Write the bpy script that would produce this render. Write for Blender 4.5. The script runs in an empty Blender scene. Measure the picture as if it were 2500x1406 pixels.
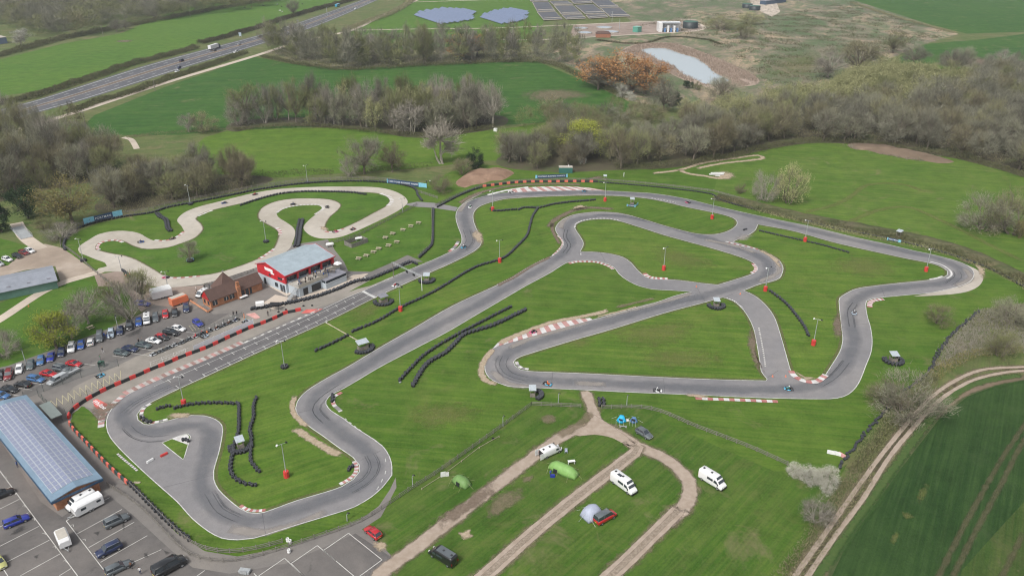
import bpy, bmesh, math, random
from math import radians, sin, cos, tan, pi, atan2, hypot, sqrt
from mathutils import Vector, Matrix, noise as mnoise
random.seed(7)
SC = bpy.context.scene
# ---------------- camera ----------------
CH, PITCH, F, PCX, PCY = 110.0, radians(25.9), 1944.0, 1250.0, 703.0
cam = bpy.data.cameras.new('camera'); camo = bpy.data.objects.new('camera', cam)
SC.collection.objects.link(camo); SC.camera = camo
camo.location = (0, 0, CH); camo.rotation_euler = (radians(90)-PITCH, 0, 0)
cam.sensor_fit = 'HORIZONTAL'; cam.sensor_width = 36.0; cam.lens = 36.0*F/2500.0
cam.clip_start = 1; cam.clip_end = 6000
# ---------------- world, sun, exposure ----------------
SUN_EL, SUN_AZ = radians(52), radians(215)
w = bpy.data.worlds.new('World'); SC.world = w; w.use_nodes = True
nt = w.node_tree; nt.nodes.clear()
sky = nt.nodes.new('ShaderNodeTexSky'); sky.sky_type = 'NISHITA'; sky.sun_disc = False
sky.sun_elevation = SUN_EL; sky.sun_rotation = SUN_AZ; sky.dust_density = 4; sky.air_density = 1.0; sky.ozone_density = 1.0
hs = nt.nodes.new('ShaderNodeHueSaturation'); hs.inputs['Saturation'].default_value = 0.22
bg = nt.nodes.new('ShaderNodeBackground'); bg.inputs['Strength'].default_value = 0.135
wo = nt.nodes.new('ShaderNodeOutputWorld')
nt.links.new(sky.outputs[0], hs.inputs['Color']); nt.links.new(hs.outputs[0], bg.inputs[0]); nt.links.new(bg.outputs[0], wo.inputs[0])
sl = bpy.data.lights.new('sun', 'SUN'); sl.energy = 1.9; sl.angle = radians(11); sl.color = (1, 0.97, 0.92)
so = bpy.data.objects.new('sun', sl); SC.collection.objects.link(so); so.location = (0, 0, 300)
_sd = Vector((sin(SUN_AZ)*cos(SUN_EL), cos(SUN_AZ)*cos(SUN_EL), sin(SUN_EL)))
so.rotation_euler = _sd.to_track_quat('Z', 'Y').to_euler()
SC.view_settings.view_transform = 'Standard'; SC.view_settings.look = 'None'
SC.view_settings.exposure = 0.33; SC.view_settings.gamma = 1
SC.render.engine = 'CYCLES'; SC.cycles.filter_width = 1.15; SC.cycles.max_bounces = 4; SC.cycles.diffuse_bounces = 2; SC.cycles.glossy_bounces = 2
SC.cycles.transparent_max_bounces = 12; SC.cycles.transmission_bounces = 2
# ---------------- helpers ----------------
def G(px, py, z=0.0):
    x = (px-PCX)/F; y = -(py-PCY)/F
    dy = cos(PITCH)+y*sin(PITCH); dz = -sin(PITCH)+y*cos(PITCH)
    t = (z-CH)/dz
    return Vector((x*t, dy*t, z))
def P(s):
    """'x,y x,y | x,y' -> list of pixel pairs; '|' marks a sharp corner (the point before it)."""
    out = []
    for tok in s.split():
        if tok == '|': out.append(out[-1])
        else:
            a, b = tok.split(','); out.append((float(a), float(b)))
    return out
def toG(s, z=0.0):
    return [G(a, b, z) for a, b in (P(s) if isinstance(s, str) else s)]
def smooth(pts, closed=False, step=2.0):
    """Catmull-Rom through world points; a repeated point is a corner."""
    pts = [Vector(p) for p in pts]
    n = len(pts); out = []
    rng = range(n) if closed else range(n-1)
    for i in rng:
        p1, p2 = pts[i], pts[(i+1) % n]
        d = (p2-p1).length
        if d < 1e-4: continue
        p0 = pts[(i-1) % n] if (closed or i > 0) else p1
        p3 = pts[(i+2) % n] if (closed or i+2 < n) else p2
        if (p0-p1).length < 1e-4: p0 = p1-(p2-p1)
        if (p3-p2).length < 1e-4: p3 = p2+(p2-p1)
        m1 = (p2-p0); m2 = (p3-p1)
        m1 = m1/ max(m1.length, 1e-6)*d; m2 = m2/max(m2.length, 1e-6)*d
        k = max(1, int(d/step))
        for j in range(k):
            t = j/k; t2 = t*t; t3 = t2*t
            out.append(p1*(2*t3-3*t2+1)+m1*(t3-2*t2+t)+p2*(-2*t3+3*t2)+m2*(t3-t2))
    if not closed: out.append(pts[-1])
    return out
def resample(pts, step):
    out = [pts[0].copy()]; acc = 0.0
    for a, b in zip(pts, pts[1:]):
        d = (b-a).length
        if d < 1e-9: continue
        s = step-acc
        while s <= d:
            out.append(a.lerp(b, s/d)); s += step
        acc = d-(s-step)
    return out
def plen(pts): return sum((b-a).length for a, b in zip(pts, pts[1:]))
MATS = {}
def newmat(name):
    m = bpy.data.materials.new(name); m.use_nodes = True
    return m, m.node_tree, m.node_tree.nodes['Principled BSDF']
def ramp(nt, src, stops):
    r = nt.nodes.new('ShaderNodeValToRGB'); e = r.color_ramp.elements
    while len(e) < len(stops): e.new(0.5)
    for k, (p, c) in enumerate(stops):
        e[k].position = p; e[k].color = (*c, 1) if len(c) == 3 else c
    nt.links.new(src, r.inputs[0]); return r
def pos(nt, scale=(1, 1, 1), rot=0.0, objc=False):
    if objc:
        g = nt.nodes.new('ShaderNodeTexCoord'); s = g.outputs['Object']
    else:
        g = nt.nodes.new('ShaderNodeNewGeometry'); s = g.outputs['Position']
    if rot:
        r = nt.nodes.new('ShaderNodeMapping'); r.inputs['Rotation'].default_value = (0, 0, rot)
        nt.links.new(s, r.inputs[0]); s = r.outputs[0]
    m = nt.nodes.new('ShaderNodeMapping'); m.inputs['Scale'].default_value = scale
    nt.links.new(s, m.inputs[0]); return m.outputs[0]
def noise(nt, vec, scale, detail=3, rough=0.55, dist=0.0):
    n = nt.nodes.new('ShaderNodeTexNoise'); n.inputs['Scale'].default_value = scale
    n.inputs['Detail'].default_value = detail; n.inputs['Roughness'].default_value = rough; n.inputs['Distortion'].default_value = dist
    nt.links.new(vec, n.inputs['Vector']); return n.outputs['Fac']
def mix(nt, fac, a, b, mode='MIX'):
    m = nt.nodes.new('ShaderNodeMix'); m.data_type = 'RGBA'; m.blend_type = mode
    for sock, v in ((m.inputs[0], fac), (m.inputs[6], a), (m.inputs[7], b)):
        if isinstance(v, bpy.types.NodeSocket): nt.links.new(v, sock)
        elif isinstance(v, (int, float)): sock.default_value = v
        else: sock.default_value = (*v, 1)
    return m.outputs[2]
def mth(nt, op, a, b=0.0, c=None):
    m = nt.nodes.new('ShaderNodeMath'); m.operation = op
    for k, v in enumerate((a, b, c)):
        if v is None: continue
        if isinstance(v, bpy.types.NodeSocket): nt.links.new(v, m.inputs[k])
        else: m.inputs[k].default_value = v
    return m.outputs[0]
def plain(name, col, rough=0.6, var=0.12, scale=1.5, metal=0.0, coat=0.0, spec=0.5):
    """A painted, plastic, metal, timber... surface: base colour with a little procedural dirt and wear."""
    if name in MATS: return MATS[name]
    m, nt, b = newmat(name)
    f = noise(nt, pos(nt, objc=True), scale, 4, 0.6)
    hi = tuple(min(1, c*(1+var)) for c in col); lo = tuple(c*(1-var) for c in col)
    r = ramp(nt, f, [(0.3, lo), (0.7, hi)])
    nt.links.new(r.outputs[0], b.inputs['Base Color'])
    b.inputs['Roughness'].default_value = rough; b.inputs['Metallic'].default_value = metal
    b.inputs['Coat Weight'].default_value = coat; b.inputs['Specular IOR Level'].default_value = spec
    MATS[name] = m; return m
def grass(name, cols, stripe=0.0, amp=0.5, big=0.012, tan_amt=0.0, sw=0.7, sl=0.03):
    """Turf: three greens mixed by broad and fine noise, with mowing streaks along the direction `stripe`."""
    if name in MATS: return MATS[name]
    m, nt, b = newmat(name)
    p0 = pos(nt)
    n1 = noise(nt, p0, big*2.2, 4, 0.6); n2 = noise(nt, p0, 0.16, 4, 0.65); n3 = noise(nt, p0, 1.7, 3, 0.7)
    st = noise(nt, pos(nt, (sl, sw, 1), -stripe), 1.0, 3, 0.6)
    c = mix(nt, ramp(nt, n1, [(0.38, (0, 0, 0)), (0.62, (1, 1, 1))]).outputs[0], cols[0], cols[1])
    sr = ramp(nt, st, [(0.40, (0, 0, 0)), (0.62, (amp, amp, amp))]).outputs[0]
    c = mix(nt, sr, c, cols[2])
    st2 = noise(nt, pos(nt, (sl*2, sw*3.2, 1), -stripe), 1.0, 2, 0.6)
    k = mth(nt, 'ADD', mth(nt, 'MULTIPLY', n2, 0.42), mth(nt, 'ADD', mth(nt, 'MULTIPLY', n3, 0.33), mth(nt, 'MULTIPLY', st2, 0.25)))
    c = mix(nt, 1.0, c, ramp(nt, k, [(0.36, (0.66, 0.68, 0.62)), (0.5, (1, 1, 1)), (0.64, (1.36, 1.27, 1.20))]).outputs[0], 'MULTIPLY')
    n5 = noise(nt, p0, 0.06, 6, 0.75, 1.0)
    c = mix(nt, ramp(nt, n5, [(0.54, (0, 0, 0)), (0.68, (0.42, 0.42, 0.42))]).outputs[0], c, tuple(x*y for x, y in zip(cols[2], (1.25, 0.98, 1.35))))
    if tan_amt:
        n4 = noise(nt, p0, 0.07, 5, 0.7, 0.6)
        c = mix(nt, ramp(nt, n4, [(0.62-tan_amt*0.25, (0, 0, 0)), (0.80-tan_amt*0.2, (0.75, 0.75, 0.75))]).outputs[0], c, (0.21, 0.165, 0.10))
    nt.links.new(c, b.inputs['Base Color']); b.inputs['Roughness'].default_value = 0.9; b.inputs['Specular IOR Level'].default_value = 0.15
    bp = nt.nodes.new('ShaderNodeBump'); bp.inputs['Strength'].default_value = 0.5; bp.inputs['Distance'].default_value = 0.15
    nt.links.new(n3, bp.inputs['Height']); nt.links.new(bp.outputs[0], b.inputs['Normal'])
    MATS[name] = m; return m
def paving(name, c1, c2, c3, big=0.05, crack=0.0, rough=0.85, stainc=None):
    """Tarmac, concrete or beaten earth: broad patches, fine grain, some stains."""
    if name in MATS: return MATS[name]
    m, nt, b = newmat(name)
    p0 = pos(nt)
    n1 = noise(nt, p0, big, 5, 0.6, 0.4); n2 = noise(nt, p0, 0.35, 4, 0.7); n3 = noise(nt, p0, 5.0, 2, 0.6)
    c = ramp(nt, n1, [(0.36, c1), (0.5, c2), (0.66, c3)]).outputs[0]
    c = mix(nt, 1.0, c, ramp(nt, mth(nt, 'ADD', mth(nt, 'MULTIPLY', n2, 0.6), mth(nt, 'MULTIPLY', n3, 0.4)), [(0.3, (0.84, 0.84, 0.84)), (0.7, (1.14, 1.14, 1.14))]).outputs[0], 'MULTIPLY')
    if stainc:
        n4 = noise(nt, p0, 0.22, 4, 0.75, 0.8)
        c = mix(nt, ramp(nt, n4, [(0.60, (0, 0, 0)), (0.70, (0.6, 0.6, 0.6))]).outputs[0], c, stainc)
    nt.links.new(c, b.inputs['Base Color']); b.inputs['Roughness'].default_value = rough; b.inputs['Specular IOR Level'].default_value = 0.3
    MATS[name] = m; return m
def patchmat(name, c1, c2, nscale=0.5, hard=0.25, maxa=1.0, rot=0.0, sc=(1, 1, 1), amp=2.2):
    """A worn patch lying on the ground: covers where its edge attribute plus noise is high, clear elsewhere."""
    if name in MATS: return MATS[name]
    m, nt, b = newmat(name)
    a = nt.nodes.new('ShaderNodeAttribute'); a.attribute_name = 'edge'
    p0 = pos(nt, sc, rot); n = noise(nt, p0, nscale, 5, 0.7, 0.3)
    k = mth(nt, 'ADD', a.outputs['Fac'], mth(nt, 'MULTIPLY', mth(nt, 'SUBTRACT', n, 0.5), amp))
    al = ramp(nt, k, [(max(0, 0.45-hard), (0, 0, 0)), (min(1, 0.45+hard), (maxa, maxa, maxa))]).outputs[0]
    c = ramp(nt, noise(nt, p0, nscale*2.5, 3, 0.6), [(0.35, c1), (0.65, c2)]).outputs[0]
    nt.links.new(c, b.inputs['Base Color']); nt.links.new(al, b.inputs['Alpha']); b.inputs['Roughness'].default_value = 0.9
    b.inputs['Specular IOR Level'].default_value = 0.2
    MATS[name] = m; return m
def link(o, parent=None):
    SC.collection.objects.link(o)
    if parent is not None: o.parent = parent
    return o
def tag(o, label=None, cat=None, group=None, kind=None):
    if label: o['label'] = label
    if cat: o['category'] = cat
    if group: o['group'] = group
    if kind: o['kind'] = kind
    return o
def empty(name, loc=(0, 0, 0), rz=0.0, label=None, cat=None, group=None):
    o = bpy.data.objects.new(name, None); o.location = loc; o.rotation_euler = (0, 0, rz); o.empty_display_size = 0.2
    link(o); return tag(o, label, cat, group)
def copy_tree(o, parent=None):
    c = o.copy(); SC.collection.objects.link(c)
    if parent is not None: c.parent = parent
    for ch in list(o.children): copy_tree(ch, c)
    return c
class MB:
    def __init__(s): s.v = []; s.f = []; s.m = []
    def add(s, vs, fs, mi=0):
        n = len(s.v); s.v += [tuple(v) for v in vs]; s.f += [tuple(i+n for i in f) for f in fs]; s.m += [mi]*len(fs)
    def box(s, x0, x1, y0, y1, z0, z1, mi=0, M=None):
        vs = [Vector((x, y, z)) for z in (z0, z1) for y in (y0, y1) for x in (x0, x1)]
        if M is not None: vs = [M @ v for v in vs]
        s.add(vs, [(0, 2, 3, 1), (4, 5, 7, 6), (0, 1, 5, 4), (2, 6, 7, 3), (0, 4, 6, 2), (1, 3, 7, 5)], mi)
    def tube(s, pts, rad, n=6, mi=0, cap=True):
        pts = [Vector(p) for p in pts]; rings = []
        if isinstance(rad, (int, float)): rad = [rad]*len(pts)
        for i, p in enumerate(pts):
            t = (pts[min(i+1, len(pts)-1)]-pts[max(i-1, 0)])
            t = t.normalized() if t.length > 1e-9 else Vector((0, 0, 1))
            u = t.cross(Vector((0, 0, 1)))
            if u.length < 1e-3: u = t.cross(Vector((1, 0, 0)))
            u.normalize(); v = t.cross(u)
            rings.append([p+(u*cos(2*pi*k/n)+v*sin(2*pi*k/n))*rad[i] for k in range(n)])
        vs = [q for r in rings for q in r]; fs = []
        for i in range(len(pts)-1):
            for k in range(n):
                a = i*n+k; b = i*n+(k+1) % n; fs.append((a, b, b+n, a+n))
        if cap: fs += [tuple(range(n))[::-1], tuple(range((len(pts)-1)*n, len(pts)*n))]
        s.add(vs, fs, mi)
    def lathe(s, prof, n=12, c=(0, 0, 0), mi=0, M=None, closed=False):
        vs = []
        for r, z in prof:
            for k in range(n):
                v = Vector((c[0]+r*cos(2*pi*k/n), c[1]+r*sin(2*pi*k/n), c[2]+z)); vs.append(M @ v if M is not None else v)
        fs = []; m = len(prof)
        for i in range(m if closed else m-1):
            for k in range(n):
                a = i*n+k; b = i*n+(k+1) % n; c2 = ((i+1) % m)*n
                fs.append((a, b, c2+(k+1) % n, c2+k))
        s.add(vs, fs, mi)
    def prism(s, poly, z0, z1, mi=0, mtop=None):
        n = len(poly); vs = [(p[0], p[1], z0) for p in poly]+[(p[0], p[1], z1) for p in poly]
        s.add(vs, [(i, (i+1) % n, n+(i+1) % n, n+i) for i in range(n)], mi)
        s.add(vs[n:], [tuple(range(n))], mi if mtop is None else mtop)
    def poly(s, pts, mi=0): s.add(pts, [tuple(range(len(pts)))], mi)
    def loft(s, secs, mi=0, caps=True):
        n = len(secs[0]); vs = [v for r in secs for v in r]; fs = []
        for i in range(len(secs)-1):
            for k in range(n):
                a = i*n+k; b = i*n+(k+1) % n; fs.append((a, b, b+n, a+n))
        if caps: fs += [tuple(range(n))[::-1], tuple(range((len(secs)-1)*n, len(secs)*n))]
        s.add(vs, fs, mi)
    def mesh(s, name, mats):
        me = bpy.data.meshes.new(name); me.from_pydata(s.v, [], s.f); 
        mats = mats if isinstance(mats, (list, tuple)) else [mats]
        for m in mats: me.materials.append(m)
        if any(s.m): me.polygons.foreach_set('material_index', s.m)
        return me
    def build(s, name, mats, parent=None, shade=False, fix=True):
        me = s.mesh(name, mats)
        if fix:
            bm = bmesh.new(); bm.from_mesh(me); bmesh.ops.recalc_face_normals(bm, faces=bm.faces); bm.to_mesh(me); bm.free()
        if shade: me.polygons.foreach_set('use_smooth', [True]*len(me.polygons))
        return link(bpy.data.objects.new(name, me), parent)
def sheet(name, pts, m, z, kind='structure'):
    pts = [(p[0], p[1], z) for p in pts]
    me = bpy.data.meshes.new(name); bm = bmesh.new()
    f = bm.faces.new([bm.verts.new(p) for p in pts]); bm.normal_update()
    if f.normal.z < 0: f.normal_flip()
    bmesh.ops.triangulate(bm, faces=[f], ngon_method='EAR_CLIP'); bm.to_mesh(me); bm.free()
    me.materials.append(m); o = link(bpy.data.objects.new(name, me)); o['kind'] = kind; return o
def offs(pts, d, closed=False):
    n = len(pts); out = []
    for i, p in enumerate(pts):
        a = pts[(i-1) % n] if closed or i > 0 else p; b = pts[(i+1) % n] if closed or i < n-1 else p
        t = b-a
        if t.length < 1e-9: t = Vector((1, 0, 0))
        t.normalize(); out.append(Vector((p.x-t.y*d, p.y+t.x*d, p.z)))
    return out
def ribbon(name, pts, w0, w1, mats, z, closed=False, pattern=None, edge=False, kind='structure', add_to=None):
    """A strip between offsets w0 and w1 of a line; pattern = run length of each material in turn."""
    mb = add_to or MB(); L = offs(pts, w0, closed); R = offs(pts, w1, closed); n = len(pts)
    if edge:
        Mid = offs(pts, (w0+w1)/2, closed)
        me = bpy.data.meshes.new(name); vs = []; ed = []
        for i in range(n):
            e = 0.0 if (not closed and i in (0, n-1)) else 1.0
            for q, k in ((L[i], 0), (L[i].lerp(Mid[i], 0.7), e), (R[i].lerp(Mid[i], 0.7), e), (R[i], 0)):
                vs.append((q.x, q.y, z)); ed.append(k)
        fs = [(i*4+k, ((i+1) % n)*4+k, ((i+1) % n)*4+k+1, i*4+k+1) for i in range(n if closed else n-1) for k in range(3)]
        me.from_pydata(vs, [], fs); at = me.attributes.new('edge', 'FLOAT', 'POINT'); at.data.foreach_set('value', ed)
        me.materials.append(mats); o = link(bpy.data.objects.new(name, me)); o['kind'] = kind; return o
    acc = 0.0
    for i in range(n if closed else n-1):
        j = (i+1) % n; mi = 0
        if pattern: mi = int(acc/pattern) % len(mats); acc += (pts[j]-pts[i]).length
        mb.add([(L[i].x, L[i].y, z), (L[j].x, L[j].y, z), (R[j].x, R[j].y, z), (R[i].x, R[i].y, z)], [(0, 1, 2, 3)], mi)
    if add_to: return None
    o = mb.build(name, mats); o['kind'] = kind; return o
def blob(name, pts, m, z, inner=0.22, kind='structure'):
    """A worn patch with soft, ragged edges."""
    pts = smooth(pts, True, 1.5); c = sum(pts, Vector())/len(pts); n = len(pts)
    vs = [(p.x, p.y, z) for p in pts]+[((c.lerp(p, inner)).x, (c.lerp(p, inner)).y, z) for p in pts]+[(c.x, c.y, z)]
    fs = [(i, (i+1) % n, n+(i+1) % n, n+i) for i in range(n)]+[(n+i, n+(i+1) % n, 2*n) for i in range(n)]
    me = bpy.data.meshes.new(name); me.from_pydata(vs, [], fs)
    at = me.attributes.new('edge', 'FLOAT', 'POINT'); at.data.foreach_set('value', [0.0]*n+[1.0]*(n+1))
    me.materials.append(m); o = link(bpy.data.objects.new(name, me)); o['kind'] = kind; return o
def hgt(px, py, hpx):
    """real height of something standing at ground point (px,py) whose top shows hpx pixels higher"""
    g = G(px, py); lo, hi = 0.0, 60.0
    for _ in range(30):
        m = (lo+hi)/2; z = m-CH; u = g.y*sin(PITCH)+z*cos(PITCH); d = g.y*cos(PITCH)-z*sin(PITCH)
        if PCY-F*u/d > py-hpx: lo = m
        else: hi = m
    return lo
def wpx(px, py, wp):
    return (G(px+wp/2, py)-G(px-wp/2, py)).length
def head(p, q):
    """heading of the world direction that runs from pixel p to pixel q on the ground"""
    a, b = G(*p), G(*q); return atan2(b.y-a.y, b.x-a.x)
# ---------------- ground, fields, water ----------------
GR = [(0.054, 0.118, 0.013), (0.073, 0.137, 0.017), (0.118, 0.165, 0.032)]
M_base = grass('rough_grass', [(0.075, 0.120, 0.032), (0.105, 0.125, 0.045), (0.150, 0.150, 0.070)], 0.3, 0.4, 0.02, 0.35)
M_field_a = grass('meadow_grass', [(0.074, 0.150, 0.020), (0.060, 0.136, 0.018), (0.100, 0.168, 0.030)], radians(25), 0.35, 0.006)
M_field_b = grass('young_wheat', [(0.028, 0.088, 0.015), (0.040, 0.104, 0.018), (0.062, 0.124, 0.026)], radians(8), 0.5, 0.008, 0.12, 0.25, 0.012)
M_field_c = grass('pasture', [(0.068, 0.138, 0.016), (0.084, 0.150, 0.020), (0.115, 0.166, 0.030)], radians(5), 0.4, 0.008)
M_crop = grass('dark_crop', [(0.019, 0.048, 0.012), (0.027, 0.059, 0.015), (0.038, 0.075, 0.021)], radians(57), 0.6, 0.012, 0.0, 0.9, 0.03)
M_crop2 = grass('olive_crop', [(0.034, 0.070, 0.014), (0.046, 0.080, 0.018), (0.070, 0.092, 0.028)], radians(57), 0.6, 0.012, 0.18, 0.7, 0.02)
M_inf = grass('infield_turf', GR, radians(30), 0.5, 0.010)
M_inf2 = grass('infield_turf_flat_cut', GR, radians(-6), 0.6, 0.010)
M_inf3 = grass('infield_turf_steep_cut', [(0.052, 0.118, 0.013), (0.070, 0.138, 0.016), (0.120, 0.200, 0.034)], radians(85), 0.6, 0.012)
M_out = grass('outfield_turf', [(0.049, 0.109, 0.012), (0.067, 0.128, 0.016), (0.105, 0.156, 0.030)], radians(-8), 0.5, 0.010, 0.05)
M_mead = grass('meadow_turf', [(0.058, 0.122, 0.015), (0.078, 0.142, 0.020), (0.125, 0.165, 0.040)], radians(-14), 0.5, 0.012, 0.08)
M_camp = grass('campsite_turf', [(0.042, 0.098, 0.012), (0.058, 0.113, 0.016), (0.098, 0.132, 0.032)], radians(48), 0.45, 0.02, 0.22)
M_kart2 = grass('practice_turf', [(0.050, 0.116, 0.014), (0.065, 0.134, 0.018), (0.100, 0.155, 0.030)], radians(20), 0.35, 0.02, 0.05)
def scrubmat(name):
    m, nt, b = newmat(name); p0 = pos(nt, (1, .55, 1), radians(12)); n1 = noise(nt, p0, 0.016, 6, 0.65, 1.2); n2 = noise(nt, p0, 0.045, 6, 0.75, 1.5); n3 = noise(nt, p0, 0.5, 4, 0.8)
    c = ramp(nt, n1, [(0.34, (0.065, 0.105, 0.036)), (0.44, (0.125, 0.125, 0.070)), (0.52, (0.20, 0.165, 0.115)), (0.60, (0.33, 0.255, 0.165)), (0.68, (0.135, 0.115, 0.085))]).outputs[0]
    c = mix(nt, ramp(nt, n2, [(0.47, (0, 0, 0)), (0.56, (0.8, 0.8, 0.8))]).outputs[0], c, (0.07, 0.115, 0.038))
    c = mix(nt, 1.0, c, ramp(nt, n3, [(0.3, (0.6, 0.6, 0.6)), (0.7, (1.4, 1.4, 1.4))]).outputs[0], 'MULTIPLY')
    nt.links.new(c, b.inputs['Base Color']); b.inputs['Roughness'].default_value = 0.95; return m
M_scrub = scrubmat('dry_scrub')
M_tar = paving('track_tarmac', (0.178, 0.175, 0.182), (0.205, 0.198, 0.202), (0.238, 0.225, 0.220), 0.035)
M_yard = paving('yard_tarmac', (0.150, 0.142, 0.134), (0.178, 0.165, 0.154), (0.208, 0.190, 0.172), 0.03, stainc=(0.12, 0.11, 0.105))
M_lot = paving('car_park_tarmac', (0.098, 0.092, 0.090), (0.130, 0.120, 0.114), (0.160, 0.146, 0.136), 0.06, stainc=(0.07, 0.065, 0.063))
M_conc = paving('track_concrete', (0.365, 0.330, 0.280), (0.415, 0.378, 0.325), (0.455, 0.418, 0.366), 0.05)
M_pit = paving('pit_concrete', (0.205, 0.188, 0.165), (0.25, 0.228, 0.20), (0.29, 0.262, 0.23), 0.05)
M_grav = paving('beaten_gravel', (0.27, 0.215, 0.17), (0.33, 0.27, 0.215), (0.39, 0.325, 0.27), 0.06)
M_road = paving('road_tarmac', (0.078, 0.081, 0.093), (0.093, 0.096, 0.108), (0.112, 0.113, 0.124), 0.02)
M_path = paving('path_stone', (0.40, 0.34, 0.28), (0.48, 0.41, 0.34), (0.54, 0.47, 0.40), 0.05)
M_soil = paving('bare_soil', (0.13, 0.095, 0.065), (0.165, 0.120, 0.085), (0.21, 0.155, 0.11), 0.08)
M_mound = paving('mound_soil', (0.20, 0.125, 0.085), (0.25, 0.16, 0.11), (0.30, 0.20, 0.14), 0.2)
M_line = paving('road_paint', (0.40, 0.40, 0.385), (0.52, 0.52, 0.50), (0.62, 0.62, 0.60), 0.8)
M_lineb = paving('worn_paint', (0.42, 0.41, 0.38), (0.52, 0.51, 0.48), (0.58, 0.57, 0.54), 0.8)
M_kw = paving('kerb_white', (0.44, 0.42, 0.41), (0.54, 0.53, 0.52), (0.62, 0.61, 0.60), 0.6)
M_kr = paving('kerb_red', (0.32, 0.12, 0.11), (0.38, 0.16, 0.15), (0.40, 0.22, 0.20), 0.5)
M_kb = paving('kerb_brown', (0.22, 0.12, 0.10), (0.26, 0.16, 0.14), (0.30, 0.19, 0.17), 0.5)
M_krf = paving('kerb_faded_red', (0.34, 0.17, 0.155), (0.40, 0.22, 0.205), (0.42, 0.26, 0.24), 0.6)
M_dw = paving('kerb_dirty_white', (0.32, 0.29, 0.27), (0.40, 0.37, 0.35), (0.46, 0.44, 0.42), 0.6)
M_yel = paving('yellow_paint', (0.38, 0.345, 0.22), (0.45, 0.41, 0.27), (0.50, 0.46, 0.31), 0.8)
D_dust = patchmat('pale_dust', (0.33, 0.26, 0.18), (0.44, 0.36, 0.27), 0.6, 0.3, 0.9)
D_mud = patchmat('brown_mud', (0.15, 0.115, 0.085), (0.22, 0.17, 0.13), 0.7, 0.3, 0.75)
D_soft = patchmat('worn_turf', (0.17, 0.14, 0.09), (0.24, 0.19, 0.13), 0.35, 0.3, 0.6)
D_rub = patchmat('rubbered_line', (0.10, 0.115, 0.14), (0.14, 0.15, 0.165), 0.10, 0.5, 0.33)
D_pale = patchmat('dusty_tarmac', (0.30, 0.27, 0.245), (0.34, 0.31, 0.28), 0.12, 0.4, 0.65)
D_faint = patchmat('faint_wear', (0.15, 0.17, 0.045), (0.20, 0.19, 0.075), 0.5, 0.5, 0.40, amp=2.8)
D_oil = patchmat('oil_stain', (0.05, 0.05, 0.052), (0.08, 0.076, 0.072), 1.1, 0.4, 0.6)
D_grn = patchmat('grass_regrowth', (0.075, 0.13, 0.03), (0.11, 0.15, 0.045), 1.6, 0.2, 0.9)
D_wear = patchmat('worn_edge', (0.13, 0.13, 0.055), (0.17, 0.155, 0.08), 0.8, 0.35, 0.55)
D_trk = patchmat('track_gravel', (0.30, 0.24, 0.19), (0.37, 0.305, 0.25), 0.25, 0.16, 1.0, amp=1.1)
D_trk2 = patchmat('track_stones', (0.22, 0.175, 0.13), (0.36, 0.30, 0.245), 0.9, 0.25, 0.85)
D_grn2 = patchmat('strip_regrowth', (0.05, 0.10, 0.025), (0.08, 0.12, 0.035), 0.5, 0.3, 0.85)
Z = dict(field=0.02, site=0.04, yard=0.06, tar=0.08, isle=0.11, mark=0.135, dirt=0.125, dirt2=0.15, top=0.17)
# the ground: one large sheet
gm = MB(); 
gm.add([(-3500, -300, 0), (3500, -300, 0), (3500, 5500, 0), (-3500, 5500, 0)], [(0, 1, 2, 3)]); g0 = gm.build('ground', M_base); g0['kind'] = 'structure'
def seg(p, q, wd, mbx, z=Z['mark']+0.008, mi=0):
    a, b = (G(*p), G(*q)); t = (b-a); t.normalize(); n = Vector((-t.y, t.x, 0))*wd/2
    mbx.add([(a+n).xy[:]+(z,), (b+n).xy[:]+(z,), (b-n).xy[:]+(z,), (a-n).xy[:]+(z,)], [(0, 1, 2, 3)], mi)
def field(name, s, m, z=Z['field'], sm=False):
    pts = toG(s); pts = smooth(pts, True, 4) if sm else pts
    return sheet(name, pts, m, z)
field('field', '-700,330 0,236 150,214 370,148 480,108 640,58 780,20 900,-20 560,-40 420,30 290,84 150,108 0,146 -700,200', M_field_a)
field('field', '540,-30 560,10 640,8 830,-30', M_field_c, 0.03)
field('field', '180,330 230,282 400,214 620,139 700,155 840,170 1080,156 1260,148 1310,150 1420,196 1530,246 1560,270 1320,300 1250,305 950,305 560,318 440,330', M_field_b)
field('field', '380,430 500,336 560,318 800,312 960,322 1040,328 1210,318 1330,300 1400,340 1300,400 1200,392 1010,412 760,428 700,434', M_field_c)
field('field', '2040,-30 2080,0 2270,60 2360,83 2520,78 3300,60 3200,-60', M_field_b)
field('field', '2260,108 2400,96 2500,84 3100,60 3100,150 2500,150 2330,145 2230,165 2180,150', M_field_b, 0.03)
field('field', '2080,205 2240,155 2340,165 2500,170 2600,300 2300,260', M_field_c, 0.025)
field('field', '860,76 1020,0 1100,-20 1350,-20 1325,60 1320,100 960,125 840,96', M_field_a, 0.036)
field('field', '1480,0 1560,-25 2040,-25 2080,0 2340,84 2250,110 2050,200 1900,262 1700,275 1530,246 1420,175 1330,135 1400,95 1540,52', M_scrub, 0.034)
field('field', '640,130 860,76 880,80 1320,98 1700,82 1560,128 1420,168 1310,150 1080,155 840,170 700,150', grass('dry_grass', [(0.125, 0.125, 0.06), (0.16, 0.14, 0.085), (0.09, 0.13, 0.04)], 0.2, 0.6, 0.02, 0.35), 0.031)
field('meadow', '1600,410 1760,385 1880,358 2000,344 2110,350 2330,384 2560,440 2900,560 2800,760 2500,700 2330,625 1960,540 1740,476 1620,446 1480,440', M_mead, 0.03)
field('grass_verge', '0,740 60,716 140,690 190,660 300,700 350,735 250,815 120,860 0,900 -160,960 -300,860', M_kart2, 0.03)
field('grass_verge', '-100,590 0,582 90,606 60,640 -100,670', M_kart2, 0.045)
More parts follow.
